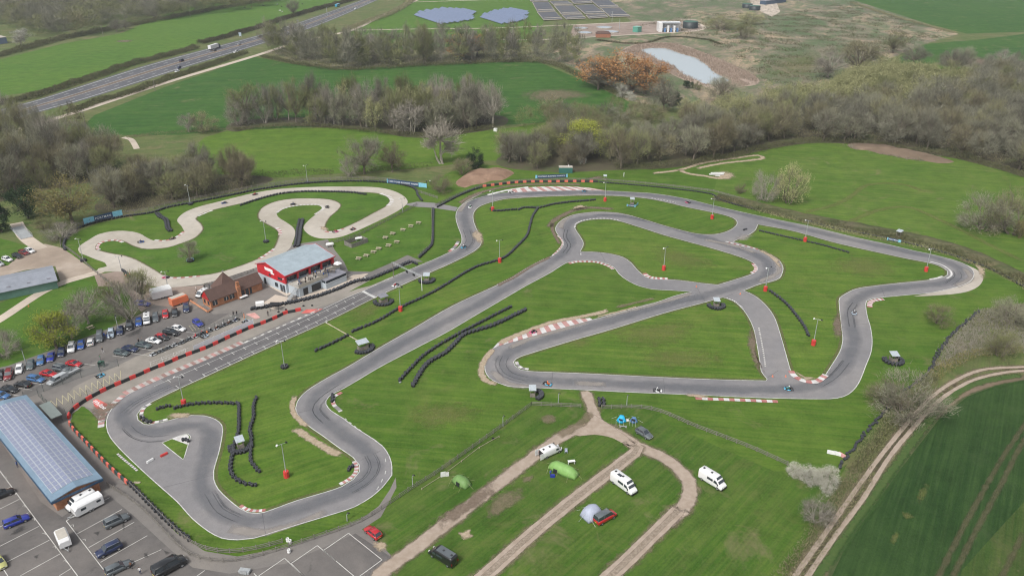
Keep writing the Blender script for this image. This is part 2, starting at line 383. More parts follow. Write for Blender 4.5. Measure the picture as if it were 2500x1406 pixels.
M_litter = paving('leaf_litter', (0.060, 0.052, 0.032), (0.085, 0.075, 0.045), (0.075, 0.090, 0.035), 0.08)
field('woodland_floor', '1505,416 1640,410 1780,387 1880,364 1985,350 2105,354 2200,366 2335,388 2430,412 2580,448 2760,330 2600,215 2400,200 2180,250 1960,280 1740,318 1560,345 1480,350 1380,338 1280,360 1212,400 1340,420', M_litter, 0.046, True)
field('woodland_floor', '-60,335 120,350 230,384 292,414 300,434 180,452 60,476 -60,505', M_litter, 0.046, True)
field('woodland_floor', '242,490 330,450 420,428 640,430 668,440 560,470 470,486 380,504 300,520 240,520', M_litter, 0.047, True)
field('woodland_floor', '565,322 640,310 760,310 900,319 1010,337 1120,329 1228,308 1225,284 1100,282 900,288 700,288 575,298', M_litter, 0.046, True)
# site turf: inside the perimeter
field('grass', '140,610 170,575 240,545 370,520 460,497 560,478 750,447 880,441 1010,452 1060,440 1140,400 1300,410 1500,412 1760,400 1740,478 1960,545 2330,628 2520,710 2500,740 2400,752 2310,830 2265,912 2160,1010 2040,1150 1890,1150 1640,1040 1600,1000 1440,992 1300,990 1180,1060 960,1230 700,1360 520,1370 430,1320 300,1190 150,1040 230,960 500,830 700,760 620,640 250,700 140,660', M_out, 0.04)
field('grass', '1180,1060 1300,990 1440,992 1600,1000 1640,1020 1920,1140 2030,1160 2070,1130 2000,1260 1930,1406 1880,1500 880,1500 960,1380 880,1295 960,1225', M_camp, 0.035)
field('field_margin', '1895,1500 1960,1340 2040,1180 2140,1080 2200,980 2268,905 2400,860 2700,840 2700,1500', grass('margin_grass', [(0.07, 0.10, 0.03), (0.11, 0.11, 0.05), (0.09, 0.14, 0.035)], radians(60), 0.5, 0.03, 0.35), 0.032)
field('crop_field', '1990,1520 2010,1440 2062,1330 2130,1232 2200,1135 2290,1020 2360,965 2430,938 2500,925 2800,905 3000,1600', M_crop, 0.055, True)
field('crop_field', '2300,1520 2350,1390 2440,1290 2560,1160 2800,1100 2900,1520', M_crop2, 0.065)
field('bare_soil', '1972,1440 2050,1320 2115,1222 2182,1125 2250,1040 2330,962 2382,934 2452,918 2520,912 2600,910 2600,925 2500,928 2430,942 2362,968 2292,1024 2204,1138 2136,1232 2066,1332 2010,1450', M_soil, 0.06)
for nm, s in (('wheel_rut', '1905,1460 1941,1406 2016,1300 2089,1196 2146,1118 2209,1040 2269,974 2308,944 2359,916 2410,901 2500,896 2620,892'),
              ('wheel_rut', '1935,1460 1972,1406 2042,1305 2107,1217 2172,1115 2237,1036 2275,995 2321,957 2382,926 2449,910 2500,905 2620,900')):
    ribbon(nm, smooth(toG(s), step=2), -0.7, 0.7, D_trk, 0.075, edge=True); ribbon(nm, smooth(toG(s), step=2), -1.5, 1.5, D_soft, 0.068, edge=True)
for s in ('2255,1480 2340,1310 2440,1130 2500,1040 2560,960', '2290,1480 2370,1320 2440,1190 2500,1075 2570,985', '2430,1440 2500,1300'):
    ribbon('wheel_rut', smooth(toG(s), step=3), -0.7, 0.7, patchmat('crop_rut', (0.09, 0.085, 0.045), (0.13, 0.115, 0.065), 0.35, 0.5, 0.55), 0.085, edge=True)
# beaten earth tracks of the campsite
def tracks(s, wd, z, rut=False, nm='dirt_track'):
    L = smooth(toG(s), step=2.0)
    ribbon(nm, L, -wd/2-0.9, wd/2+0.9, D_soft, z-0.006, edge=True)
    if rut:
        ribbon(nm, L, -wd/2-.2, wd/2+.2, D_trk2, z, edge=True)
        for q in (-1, 1): ribbon('wheel_rut', offs(L, q*wd*.30), -wd*.19, wd*.19, D_trk, z+0.012, edge=True)
    else: ribbon(nm, L, -wd/2-.35, wd/2+.35, D_trk, z, edge=True)
tracks('900,1425 948,1385 1020,1333 1100,1270 1200,1193 1300,1117 1362,1072 1412,1048 1468,1042 1510,1058 1555,1088 1610,1112 1652,1140 1680,1172 1685,1205 1664,1245 1620,1282', 3.6, 0.075)
tracks('1664,1238 1600,1300 1520,1378 1440,1450', 3.3, 0.081, True)
tracks('1530,1075 1556,1093 1530,1120 1462,1172 1380,1236 1300,1302 1190,1400 1130,1450', 3.4, 0.087, True)
tracks('1428,950 1437,975 1448,1005 1462,1040', 3.0, 0.093)
blob('dirt_track', (toG('1385,1060 1425,1036 1450,1010 1466,1020 1500,1042 1556,1086 1540,1092 1500,1072 1450,1062 1410,1066')), D_trk, 0.099, .8)
ribbon('dirt_patch', smooth(toG('1360,1068 1420,1032 1446,1004'), step=1.5), -1.5, 1.5, D_soft, 0.104, edge=True)
for s, m in (('1180,1230 1235,1190 1290,1200 1240,1250 1190,1270', D_soft), ('1115,1300 1150,1290 1160,1310 1130,1322', D_dust), ('1270,1165 1305,1160 1300,1178 1275,1180', D_soft),
             ('905,1320 935,1315 950,1345 925,1350', D_dust), ('1310,1020 1355,1010 1360,1030 1325,1038', D_soft), ('1050,1270 1140,1220 1200,1170 1230,1190 1120,1270 1060,1300', D_mud)):
    blob('dirt_patch', toG(s), m, 0.105)
# the yard: paddock, car parks, service road
YARD = '-500,1010 -200,962 -50,908 20,893 75,873 150,846 230,816 300,789 345,766 375,742 372,712 400,706 500,694 560,674 625,655 700,600 800,585 840,640 850,662 905,664 960,640 995,623 1034,640 1055,636 1000,668 900,712 830,745 700,800 480,895 320,962 270,1000 252,1040 205,992 176,1010 176,1032 240,1105 330,1192 430,1300 500,1345 580,1358 700,1335 802,1300 880,1268 925,1235 952,1195 966,1165 968,1190 930,1262 884,1292 925,1325 968,1368 940,1406 900,1520 -500,1520'
sheet('paddock', toG(YARD), M_yard, Z['yard'])
sheet('car_park', toG('-400,1045 0,1075 100,1225 152,1262 250,1195 330,1262 420,1345 470,1385 560,1400 700,1375 868,1302 968,1368 900,1520 -400,1520'), M_lot, Z['yard']+0.012)
sheet('car_park', toG('-200,985 0,930 100,884 300,798 385,765 470,757 500,745 520,768 560,765 430,840 280,885 240,880 180,905 60,968 -200,1050'), M_lot, Z['yard']+0.012)
sheet('pit_apron', toG('262,1008 320,953 480,880 620,822 735,766 890,712 1000,664 940,668 870,690 760,730 610,762 560,790 470,822 330,872 180,945 150,985 176,1010 205,992'), M_pit, Z['yard']+0.018)
sheet('gravel_yard', toG('20,648 75,602 110,596 150,605 170,618 240,668 200,682 150,695 135,650 60,660 0,676 -150,720 -150,680'), M_grav, Z['yard'])
sheet('gravel_yard', toG('230,672 300,660 372,705 378,742 345,762 300,700 240,700'), paving('brown_yard', (0.22, 0.17, 0.14), (0.27, 0.21, 0.175), (0.32, 0.26, 0.22), 0.08), Z['yard']+0.006)
sheet('gravel_yard', toG('372,705 500,697 490,722 478,742 430,752 378,745'), MATS['brown_yard'], Z['yard']+0.024)
ribbon('path', smooth(toG('-120,850 0,780 100,715 160,688 240,665 262,655'), step=3), -1.7, 1.7, M_path, Z['yard']+0.012)
ribbon('path', smooth(toG('40,545 62,580 100,608'), step=3), -2.2, 2.2, M_path, Z['yard']+0.02)
sheet('path', toG('640,742 672,720 722,730 700,745 668,757'), M_path, Z['yard']+0.03)
sheet('path', toG('650,683 640,690 700,724 712,716'), M_path, Z['yard']+0.03)
sheet('path', toG('722,728 810,700 862,672 900,668 880,682 800,715 730,740'), M_path, Z['yard']+0.03)
sheet('picnic_lawn', toG('815,608 860,600 900,560 985,528 1028,508 1050,520 1053,560 1050,604 1030,620 995,621 955,640 905,660 862,658 840,640'), M_kart2, Z['yard']+0.03)
sheet('grass_verge', toG('850,714 872,706 905,698 978,667 1058,634 1040,640 1012,640 1002,646 970,655 905,684'), M_out, Z['isle'])
sheet('grass_verge', smooth(toG('180,1012 | 200,992 | 215,1000 245,1030 262,1060 293,1098 345,1148 397,1196 433,1228 470,1268 509,1299 542,1316 582,1321 640,1315 672,1301 727,1284 797,1263 867,1240 905,1222 | 898,1236 868,1258 802,1292 700,1328 600,1348 520,1342 480,1325 430,1296 350,1216 240,1112 182,1052 172,1030'), True, 3), M_out, Z['isle'])
# ---------------- the main circuit ----------------
OUT = '258.5,1038 262,1055 269,1069 291.5,1096 343.6,1146.7 395.6,1193.6 432,1226 468.5,1266.5 507.6,1297.7 541,1314.6 580,1319 620,1315 672,1299 727,1282 797,1261 867,1238 909,1213 | 935,1190 958,1160 | 958,1139 952,1115 937.5,1092 919,1076 893,1059.5 863,1040 837.6,1020.5 809,1002.6 797,987 797,979 804,969 819.7,959 842.7,947.5 876,928 927,897.6 1029.6,843.8 1093.6,810.6 1157.6,773 1260,713 1286,698 1342,668 1383,643 1404,638 1434.6,636.4 1465,639.5 1496,652 1511,670 1529,684 1557,698 1593,707 1624,709 1688,712.8 | 1649.6,722 1598,740 1547,754 1496,768 1445,781 1393.6,795 1317,815.7 1240,838 1209,846 1190,868 1184.5,885 1183,903 1193.5,923 1216.5,936 1240,943.7 1342,949 1419,952.6 1547,959 1649.6,963 1860,972 2003,975 2044,973 2072.5,963 2095.5,938.6 2116,890 2127.5,859 2130,831 2126,800 2118.6,774.7 2114.7,751.7 2116,736 2126,731 2154,727 2218,721 2269.6,716 2321,705.6 2354,696 2371,686 2378,675 2377,662.6 2362,648.5 2333.6,637 2275,621.6 2231,612.6 2167,597 2090,580.6 2039,568 1975,552.5 1911,539.7 1854.6,528 1803,516.6 1726.6,498.7 1675,486 1598.6,473.6 1547,470 1483,466.5 1439.7,464 1393.6,464.7 1317,467 1260,469 1234,471 1183,480 1152.5,489 1132,498.7 1119,509 1113,522 1113,537 1118,555 1124,570 1127,583 1125.6,593.5 1116.6,606 1093.6,618 1055,635.7 978,667.7 912,698 886,711 | 840,730 784,757 700,792 620,828 512,874 400,922 315,961.6 284,984.6 263.7,1012.8'
ISL = {
'A': ('640,856.6 512,915.5 435,951 376,979.5 348,995 335.4,1012.8 338,1025.6 350.7,1034.6 363.5,1037 397,1030.7 435,1020.5 468.5,1014 499,1015 527,1024 542.7,1038.4 545,1050 544,1061 536,1102.5 523,1149 523,1170 533.6,1193.6 559.6,1219.6 585.7,1240.4 606.5,1250.8 628,1253 646,1250 724,1222 776,1206.6 833.5,1188 862,1170 876.4,1152 876.4,1136 862,1118 828,1094.7 789,1066 752,1040 727.5,1015 721,997.4 725,982 737.8,964 760.8,946 799,923 850.4,895 927,849 1004,805.4 1106,746.6 1240,684 1304,647 1350,624 1368,609 1375.7,593.5 1368,582 1356.5,565 1357.8,552.5 1373,537 1398.7,525.6 1444.8,519 1483,518.7 1521.6,523 1573,537 1624,552.5 1688,569 1713.6,573 1747,572.5 1772.5,566.6 1790,557.6 1799,547 1795.5,537 1780,529.4 1752,521.8 1675,506 1598.6,488.5 1547,482 1470,478 1368,479.5 1240,486 1209,492 1173,504 1157.6,519 1156,537 1162.7,557.6 1173,578 1175.5,593.4 1168,606 1145,621.6 1093.6,647 1029.6,675 917,727 799,785', M_inf),
'D': ('1260.5,877 1273,870.7 1393.6,833.6 1496,804 1624,764.5 1721,739 1765,727 | 1790,736 1811,754 1826,774.7 1839,803 1846.7,838.7 1854.4,884.8 1858,907.8 1872,925.8 | 1870,929.6 | 1752,927 1598,920.6 1419,911.7 1291,906.6 1270.7,902.7 1258,893 1254.5,884', M_inf2),
'E': ('1404,557.6 1406,550 1419,542 1445,537 1483,536 1509,539.7 1560,555 1624,575.5 1726.6,603.7 1803,626.7 1831,638 1846.7,649.8 1848,660 1836.5,669 1803,680.5 1752,696 | 1713.6,692 1649.6,684 1611,683 1585.6,680.5 1567.7,670 1552,655 1539.5,640.8 1521.6,629 1496,621.6 1457.6,616.5 1416.6,615 | 1424,601 1424,591 1416.6,578', M_inf2),
'F': ('1850.6,548.6 | 1937,565 2039,593.4 2141.6,616.5 2218,633 2269.6,643 2295,651 2312,662.6 2312,671.5 2300,678 2269.6,684 2193,692 2131,699 2090,705.6 2065,717 2049,728.6 2048,744 2053,795 2056.6,823 2056,836 2049.4,859 2026,897.6 2016,913 2003,927 1988,932 1970,931 1949.6,924.5 1934,911.7 1929,900 1919,864 1898,792.6 1888,769.6 1873,749 1860,736 1841.6,722 1816,710 | 1854.4,695 1885.6,687.7 1903.5,680 1910,668 1912.5,657 1908.6,644.6 1893,629 1860,614 1841.6,606 1790,591 | 1803,584.5 1829,574 1844,562.7', M_inf2),
'G': ('397,1081.6 | 442.5,1063.4 458,1060 464.6,1066 | 447.7,1122 |', M_inf)}
outer = smooth(toG(OUT), True, 1.6); sheet('race_track', outer, M_tar, Z['tar'])
isl = {}
for k, (s, m) in ISL.items():
    isl[k] = smooth(toG(s), True, 1.6); sheet('grass_island', isl[k], m, Z['isle'])
# painted white edge lines
def signed(p): return sum(a.x*b.y-b.x*a.y for a, b in zip(p, p[1:]+p[:1]))
mb = MB()
for k, p in isl.items():
    s = 1 if signed(p) < 0 else -1
    ribbon('l', p, 0.0, 0.18*s, M_line, Z['mark'], True, add_to=mb)
s = -1 if signed(outer) < 0 else 1
cut = [q for q in outer]
ribbon('l', cut, 0.02*s, 0.20*s, M_line, Z['mark'], True, add_to=mb)
o = mb.build('edge_line', M_line); o['kind'] = 'structure'
# kerbs
def kerb(s, w0, w1, run=1.4, mats=None, z=Z['mark']+0.01, sm=True, nm='kerb'):
    L = toG(s); L = smooth(L, step=0.5) if sm else L
    run *= 0.62 if M_tar not in (mats or []) else 0.42
    L = resample(L, run/4.0)
    return ribbon(nm, L, w0, w1, mats or [M_kr, M_kw], z, pattern=run)
kerb('1445,779 1393,793 1317,813 1260,830 1225,841 1205,850', 0.2, -0.2, 3.0)
# big striped run-off kerbs
def stripkerb(inn, out_, n, mats, z=Z['mark']+0.012, skew=0.0):
    a = smooth(toG(inn), step=1); b = smooth(toG(out_), step=1)
    la, lb = plen(a), plen(b); a = resample(a, la/(n*4+0.01)); b = resample(b, lb/(n*4+0.01)); k = min(len(a), len(b))-1
    mb = MB()
    for i in range(k):
        mi = (i//4) % len(mats)
        mb.add([(a[i].x, a[i].y, z), (a[i+1].x, a[i+1].y, z), (b[i+1].x, b[i+1].y, z), (b[i].x, b[i].y, z)], [(0, 1, 2, 3)], mi)
    o = mb.build('kerb', mats); o['kind'] = 'structure'; return o
stripkerb('1447,781 1393,796 1317,817 1240,839 1205,849', '1440,777 1373,784 1317,799 1240,823 1215,838', 21, [M_kw, M_krf])
stripkerb('1240,471 1317,468 1394,466 1440,465 1483,467', '1240,464 1291,458.5 1342,456 1394,456.3 1440,459.5', 20, [M_kw, M_krf])
kerb('1193,478 1234,468 1260,463.5 1295,458.5', 0.0, 1.5, 4, [M_kw])
kerb('1697,969 1740,971 1800,973 1860,975.5 1898,977', -0.1, -1.3, 2.1)
kerb('2116,750 2116,740 2124,733 2140,729.5 2154,728', -0.1, -1.6, 1.2)
kerb('1936,906 1942,916 1957,925.5 1975,930 1990,929.5 2003,921 2012,913', 0.3, -1.3, 2.0)
kerb('1405,556 1408,548 1420,541 1445,536 1483,535 1509,539', 0.0, 0.6, 1.6, [M_kw, M_tar])
kerb('1386,642 1404,638 1434,637 1465,640 1496,652 1502,658', -0.2, -1.4, 1.3)
kerb('1567,669 1578,677 1595,682 1611,683 1632,684', 0.1, 1.6, 1.3)
kerb('1841,644 1849,655 1846,664 1836,669', 0.0, -1.1, 1.4)
kerb('1841,800 1848,838 1853,870 1856,895', 1.1, 1.5, 1.3, [M_lineb, M_tar])
kerb('1772,729 1790,736 1805,748 1812,757', 0.2, 0.6, 1.0, [M_kw, M_tar])
kerb('1215,697 1250,680 1290,655 1330,634', 0.5, 0.0, 1.3, [M_kw, M_tar])
kerb('1350,625 1366,610 1375,595 1370,583 1361,575', 0.0, 0.5, 1.6, [M_kw, M_kr])
kerb('1590,485 1620,490 1650,496', 0.0, 0.5, 1.5, [M_kw, M_tar])
kerb('1770,591 1800,599 1830,605 1850,611', 0.0, 0.7, 1.6, [M_kw, M_kr])
kerb('1254,884 1257,892 1270,902 1290,906', 0.3, 1.2, 3, [M_kw, M_tar])
kerb('1100,616 1110,609 1118,600 1124,590', 0.1, 1.3, 3.2, [M_kr, M_kw, M_tar, M_tar])
kerb('830,956 812,966 806,975 808,990 820,1002 826,1008', 0.2, 1.2, 2.6, [M_kr, M_kw, M_tar, M_tar, M_kw])
kerb('833,1186 855,1174 872,1158 877,1142 870,1124', 0.1, 1.0, 1.0, [M_kw, M_kr])
kerb('582,1238 600,1248 625,1252 650,1249', 0.1, 0.9, 1.1)
kerb('292,1106 310,1122 330,1138 341,1148', -0.2, -0.7, 1.0, [M_lineb, M_tar])
kerb('364,984 350,992 341,1003 338,1016 345,1029 360,1036 385,1034 412,1027', 0.25, 1.1, 2.4, [M_kw, M_tar, M_kw, M_kr])
kerb('256,1042 258,1020 266,1005 281,990 310,966', 0.1, 1.5, 1.5, [M_kw, M_krf])
kerb('310,966 340,952 420,916 500,883 560,857 600,839', 0.3, 2.3, 1.6, [M_krf, M_dw, M_kb, M_dw])
kerb('600,839 660,813 720,786 784,757', 0.4, 0.95, 3.0, [M_lineb, M_tar])
kerb('2272,684 2290,681 2305,676', 0.1, 0.8, 2, [M_kw])
kerb('2268,642 2295,650 2311,662 2312,671 2300,679', 0.9, 1.5, 5, [M_kw])
# the triangle island kerb and the moveable blocks beside it
sheet('kerb', smooth(toG('420,1072 | 442,1064 457,1061 462,1066 | 458,1086 |'), True, 1), M_kw, Z['isle']+0.03)
# run-off apron on the far right bend
sheet('run_off', smooth(toG('2362,648 2380,656 2396,668 2400,683 2385,702 2350,715 2280,722 2230,724 | 2269,716 2321,705 2354,695 2371,686 2378,674 2376,662'), True, 1.5), paving('pale_runoff', (0.36, 0.32, 0.27), (0.40, 0.36, 0.31), (0.44, 0.40, 0.35), 0.1), Z['tar']-0.008)
sheet('access_road', toG('1018,493 1060,496 1075,498 1118,507 1112,516 1055,508 1012,505 985,500'), M_tar, Z['tar']-0.01)
# dirt and wear round the circuit
for s, m, in (('1398,505 1425,500 1438,508 1420,516 1395,516', D_dust),
              ('1150,570 1168,560 1182,585 1175,600 1160,590', D_dust), 
              
              ('1830,795 1848,815 1845,850 1852,890 1872,922 1850,915 1835,880 1822,840', D_mud), ('2032,775 2050,760 2056,830 2040,835 2030,800', D_mud),
              ('1700,962 1660,962 1690,970 1740,972', D_dust), 
              ('400,1015 440,1008 480,1008 470,1018 430,1024', D_dust), ('2375,640 2400,650 2408,668 2398,680 2385,655', D_dust), ('1938,905 1965,922 2000,924 1970,932', D_dust),
              ('1845,605 1880,618 1908,640 1912,660 1900,650 1870,622', D_dust), ('2400,640 2350,632 2330,634 2360,645', D_mud), 
              ('300,975 240,985 215,1000 250,1040 262,1010', D_mud), ('780,552 800,556 806,565 790,566', D_dust),
              ('1800,575 1840,572 1830,585 1790,590', D_pale)):
    blob('dirt_patch', toG(s), m, Z['dirt2'])
for s, wd, m in (('1215,842 1240,828 1290,808 1340,790 1400,777 1450,768 1490,757', 2.6, D_dust), ('1500,752 1560,738 1600,728', 2.0, D_soft), ('1212,700 1255,678 1300,650 1345,628', 1.8, D_mud),
                 ('1340,556 1352,540 1375,526 1400,515 1440,508 1500,512', 3.4, D_mud), ('1207,852 1188,872 1176,895 1176,915 1190,932 1215,940', 2.4, D_dust), ('1350,545 1348,560 1360,585 1368,598', 1.8, D_mud),
                 ('1120,498 1150,480 1190,466 1250,455 1350,450 1420,452', 3.0, D_mud), ('718,1045 740,1060 780,1085 820,1108 838,1116', 2.6, D_dust), ('722,965 714,985 716,1005 730,1025 752,1044', 1.9, D_dust),
                 ('1452,776 1500,764 1560,748', 1.0, D_dust), ('300,1178 330,1190 345,1210', 1.2, D_mud)):
    ribbon('dirt_patch', smooth(toG(s), step=1.5), -wd/2, wd/2, m, Z['dirt2'], edge=True)
for k in ('A', 'F', 'E', 'D'):
    s = -1 if signed(isl[k]) < 0 else 1
    ribbon('worn_grass', isl[k], 0.0, 0.9*s, D_wear, Z['isle']+0.012, True, edge=True)
for s, wd in (('2010,1440 2066,1330 2140,1230 2210,1130 2290,1028 2365,968 2440,942 2520,928', 1.6),): ribbon('crop_fringe', smooth(toG(s), step=2), -wd/2, wd/2, patchmat('fringe_green', (0.035, 0.085, 0.02), (0.05, 0.10, 0.026), 0.25, 0.45, 0.55), 0.078, edge=True)
for s in ('1985,1420 2058,1320 2125,1225 2195,1125 2262,1035 2335,960 2400,932 2500,915',): ribbon('grass_regrowth', smooth(toG(s), step=2), -1.4, 1.4, D_grn2, 0.071, edge=True)
for s, m in (('2200,1250 2215,1248 2235,1265 2210,1272', D_faint), ('2240,1200 2262,1178 2270,1185 2255,1225 2242,1235', D_faint), ('2170,1320 2190,1295 2198,1300 2180,1335', D_faint), ('1380,840 1420,850 1460,835 1430,825', D_faint), ('1500,800 1600,790 1700,780 1690,830 1600,850 1500,840', D_faint), ('1560,860 1700,850 1780,880 1700,900 1560,895', D_faint), ('1000,1000 1100,980 1180,1000 1120,1040 1020,1050', D_faint), ('850,760 900,740 960,730 930,760 860,790', D_faint), ('1600,600 1700,620 1760,650 1680,660 1600,640', D_faint), ('2100,620 2200,650 2150,680 2050,670 2020,640', D_faint)):
    blob('worn_grass', toG(s), m, Z['isle']+.02)
# skid marks, joints and patch repairs on the tarmac
D_skid = patchmat('skid_mark', (0.05, 0.052, 0.06), (0.085, 0.088, 0.095), 0.3, 0.45, 0.33)
random.seed(31)
for s in ('300,1010 330,985 390,955 450,928', '310,1040 330,1060 370,1072 420,1066', '840,940 790,975 775,1000 800,1030', '2060,880 2030,915 1990,940', '1230,870 1222,890 1240,915 1290,930', '2330,660 2335,675 2310,695', '1385,560 1382,580 1392,600 1380,620', '900,1110 912,1140 895,1170 850,1198', '1140,560 1148,590 1130,612', '510,1200 540,1245 590,1270', '2090,740 2078,760 2082,800', '1180,500 1220,486 1270,480', '1450,527 1520,530 1580,543', '880,720 700,805 560,865'):
    L0 = smooth(toG(s), step=1.5)
    for q in range(4):
        o_ = random.uniform(-1.6, 1.6); ribbon('skid_mark', offs(L0, o_), -.13, .13, D_skid, Z['tar']+0.022+q*.001, edge=True)
mbj = MB()
for x0, y0, x1, y1 in ((1463, 612, 1478, 640), (1700, 700, 1722, 738), (1810, 708, 1770, 726), (1862, 930, 1900, 905), (1620, 925, 1623, 960), (1350, 908, 1345, 948), (1040, 643, 1060, 672), (760, 1000, 722, 1010), (930, 1100, 880, 1125), (640, 1252, 650, 1313), (520, 1160, 400, 1190), (2050, 800, 2120, 790), (2150, 700, 2160, 725), (1400, 560, 1360, 560)):
    seg((x0, y0), (x1, y1), .09, mbj, Z['tar']+.028)
o = mbj.build('tarmac_joint', paving('joint_sealant', (.08, .08, .085), (.10, .10, .105), (.12, .12, .12), .5)); o['kind'] = 'structure'
# rubbered racing line and dusty shoulders, following the circuit
RL = '1175,480 1240,476 1340,472 1450,471 1560,475 1680,492 1860,535 2060,582 2200,612 2290,632 2335,652 2345,672 2310,690 2220,700 2130,712 2085,735 2075,770 2085,830 2070,880 2040,915 2000,938 1940,948 1800,952 1600,942 1400,932 1290,925 1235,905 1222,880 1245,860 1330,830 1480,786 1600,750 1720,722 1800,700 1860,680 1880,655 1860,630 1780,600 1640,555 1560,535 1480,527 1420,533 1388,548 1386,570 1392,595 1372,622 1300,668 1160,748 1000,830 870,905 800,945 770,968 762,990 790,1025 860,1075 905,1110 915,1140 895,1172 830,1206 700,1250 610,1275 550,1258 505,1215 490,1170 505,1110 515,1060 490,1038 440,1042 390,1055 330,1048 300,1022 305,995 350,968 500,900 700,812 900,714 1060,645 1130,612 1148,590 1140,560 1135,530 1142,505'
L = smooth(toG(RL), True, 3)
ribbon('racing_line', L, -2.4, 2.4, D_rub, Z['tar']+0.012, True, edge=True)
for s in ('1195,500 1240,487 1400,478 1480,477', '1400,935 1480,940', '1200,905 1240,938 1300,945', '1240,850 1300,825 1440,785', '1470,775 1600,742 1690,716', '1850,690 1900,665 1895,640', '1400,523 1375,540 1368,560',
          '1180,468 1140,492 1120,520', '1720,585 1790,600 1850,620', '560,1290 650,1300 800,1250', '640,830 800,768 900,725', '2330,700 2370,680 2355,655'):
    ribbon('dusty_shoulder', smooth(toG(s), step=2), -1.3, 1.3, D_pale, Z['tar']+0.018, edge=True)
# start line, grid slots
mb = MB()
seg((886, 712), (917, 728), 1.0, mb)
UPL = [(376, 944), (476, 901), (607, 845), (740, 785), (888, 714)]; LOL = [(400, 957), (496, 915), (654, 842), (780, 783), (903, 721)]
def yat(L_, x):
    for (x0, y0), (x1, y1) in zip(L_, L_[1:]):
        if x <= x1: return y0+(y1-y0)*(x-x0)/(x1-x0)
    return L_[-1][1]
sheet('race_track', toG('392,926 420,914 512,872 620,825 700,789 784,754 886,711 917,728 799,785 697,833.6 640,856.6 512,915.5 450,944 430,950'), paving('grid_tarmac', (0.115, 0.110, 0.112), (0.135, 0.129, 0.130), (0.155, 0.147, 0.146), 0.06), Z['tar']+0.02)
for L_, x, k in ((UPL, 411, 1.0), (LOL, 431, 1.0)):
    for (x0, y0), (x1, y1) in zip(L_[0 if L_ is UPL else 1:], L_[1 if L_ is UPL else 2:]): seg((x0, y0), (x1, y1), 0.13, mb)
    st = 33.0
    while x < 880:
        y = yat(L_, x); seg((x-2*k, y-1.5*k), (x+6.0*k, y+4.6*k), 0.17, mb); x += st; st *= .972; k *= .982
for q in range(9): seg((905+q*10, 702-q*4.3), (910+q*10, 699.8-q*4.3), 0.16, mb)
for q in range(8): seg((842+q*11+q*q*0.2, 1022+q*9), (847+q*11+q*q*0.2, 1026+q*9), 0.16, mb)
for a, b in (((941, 1120), (942, 1128)), ((942, 1150), (940, 1158)), ((934, 1170), (931, 1178)), ((925, 1188), (920, 1196))): seg(a, b, 0.18, mb)
o = mb.build('grid_marking', M_line); o['kind'] = 'structure'
# ---------------- the concrete practice track ----------------
K2O = '190.7,611 194.6,601 217.6,585.8 243,571.7 276.5,565 312,564.8 340.5,570.4 358.4,580.6 376,588 399,589.6 422,584.5 440,575.5 450.6,566.6 | 443,552.5 432.6,539.7 437.8,529.4 455.7,516.6 486.4,505 537.6,492 620,472 684,462 773.6,457 876,456.5 927,459 960.5,466.7 983.5,478 995,491 991,501 965.6,519 914,544.8 863,567.8 824.8,580.6 786.4,583 760.8,576.8 743,562.7 741.6,552.5 758,534.6 778.7,519 789,511 791.5,506 786,502 773.6,499 722,501 691.7,509 676,519 681,532 697,542 714.7,555 721,567.8 714.7,591 704.5,610 670,632 630,652 576,670 512,690.7 470,697 420,702 363.5,697 322.6,681 297,664 261,664 | 235.5,664 | 240,656 | 261,651 | 256,642 235.5,634.4 210,624 194.6,617.8'
K2I = '234,608.8 235.5,601 245.8,592 266,587 286.7,586 304.6,591 325,601 345.6,607.5 371,608.8 409.6,605 440,596 473.6,583 491.5,567.8 496.6,557.6 489,544.8 478.7,534.6 484,528 509,516.6 583.7,498.7 658,479.5 722,470.6 786,468 850.4,469 901.6,471 927,474 945,480.8 952.8,491 942.6,503.8 914.4,519 876,539.7 837.6,557.6 819.7,564 799,565 794,557.6 796.6,544.8 807,529.4 824.8,514 832.5,502.6 827,495 809.4,488.5 778.7,485.4 722,485.4 679,491 645.6,503.8 631.5,519 631.5,534.6 645.6,544.8 666,556 680,567.8 677.6,585.8 666,608.8 640.5,627 588.8,648.5 524.8,667.7 478.7,674 435,677.4 404.5,674 379,660 333,634.4 302,624 276.5,620 251,614'
k2o = smooth(toG(K2O), True, 1.6); k2i = smooth(toG(K2I), True, 1.6)
sheet('practice_track', k2o, M_conc, Z['tar']); sheet('grass_island', k2i, M_kart2, Z['isle'])
for L_ in (k2i,):
    ribbon('worn_grass', L_, -0.5, 0.5, D_wear, Z['isle']+0.012, True, edge=True)
kerb('304,591 286,586 266,587 246,592 236,600 234,608 240,612', 0.0, 1.1, 1.9, [M_kw, M_kr])
kerb('376,588 399,589.6 422,584.5 440,575.5 451,566', 0.9, -0.1, 2.3, [M_kw, M_kr])
kerb('405,672 412,676 435,677.4 478,674 490,673', -0.1, -1.0, 1.9, [M_kw, M_kr])
kerb('482,528 509,516.6 520,513', -0.9, 0.0, 2.2, [M_kw, M_conc])
kerb('927,474 945,480.8 953,491 948,499 942,504', -0.2, 1.5, 1.5, [M_kw, M_conc])
kerb('674,520 690,510 722,502.5 773,500 788,504 790,511 770,525', 0.3, -0.8, 1.2, [M_kw, M_conc])
kerb('672,558 680,567 679,575', 0.0, 1.2, 1.6, [M_kw, M_kr])
kerb('666,608 652,618 640,626 628,632', 0.0, 1.1, 1.8, [M_kw, M_kr])
kerb('795,560 802,566 825,562 838,558', 0.0, -1.0, 2.4, [M_kw, M_kr])
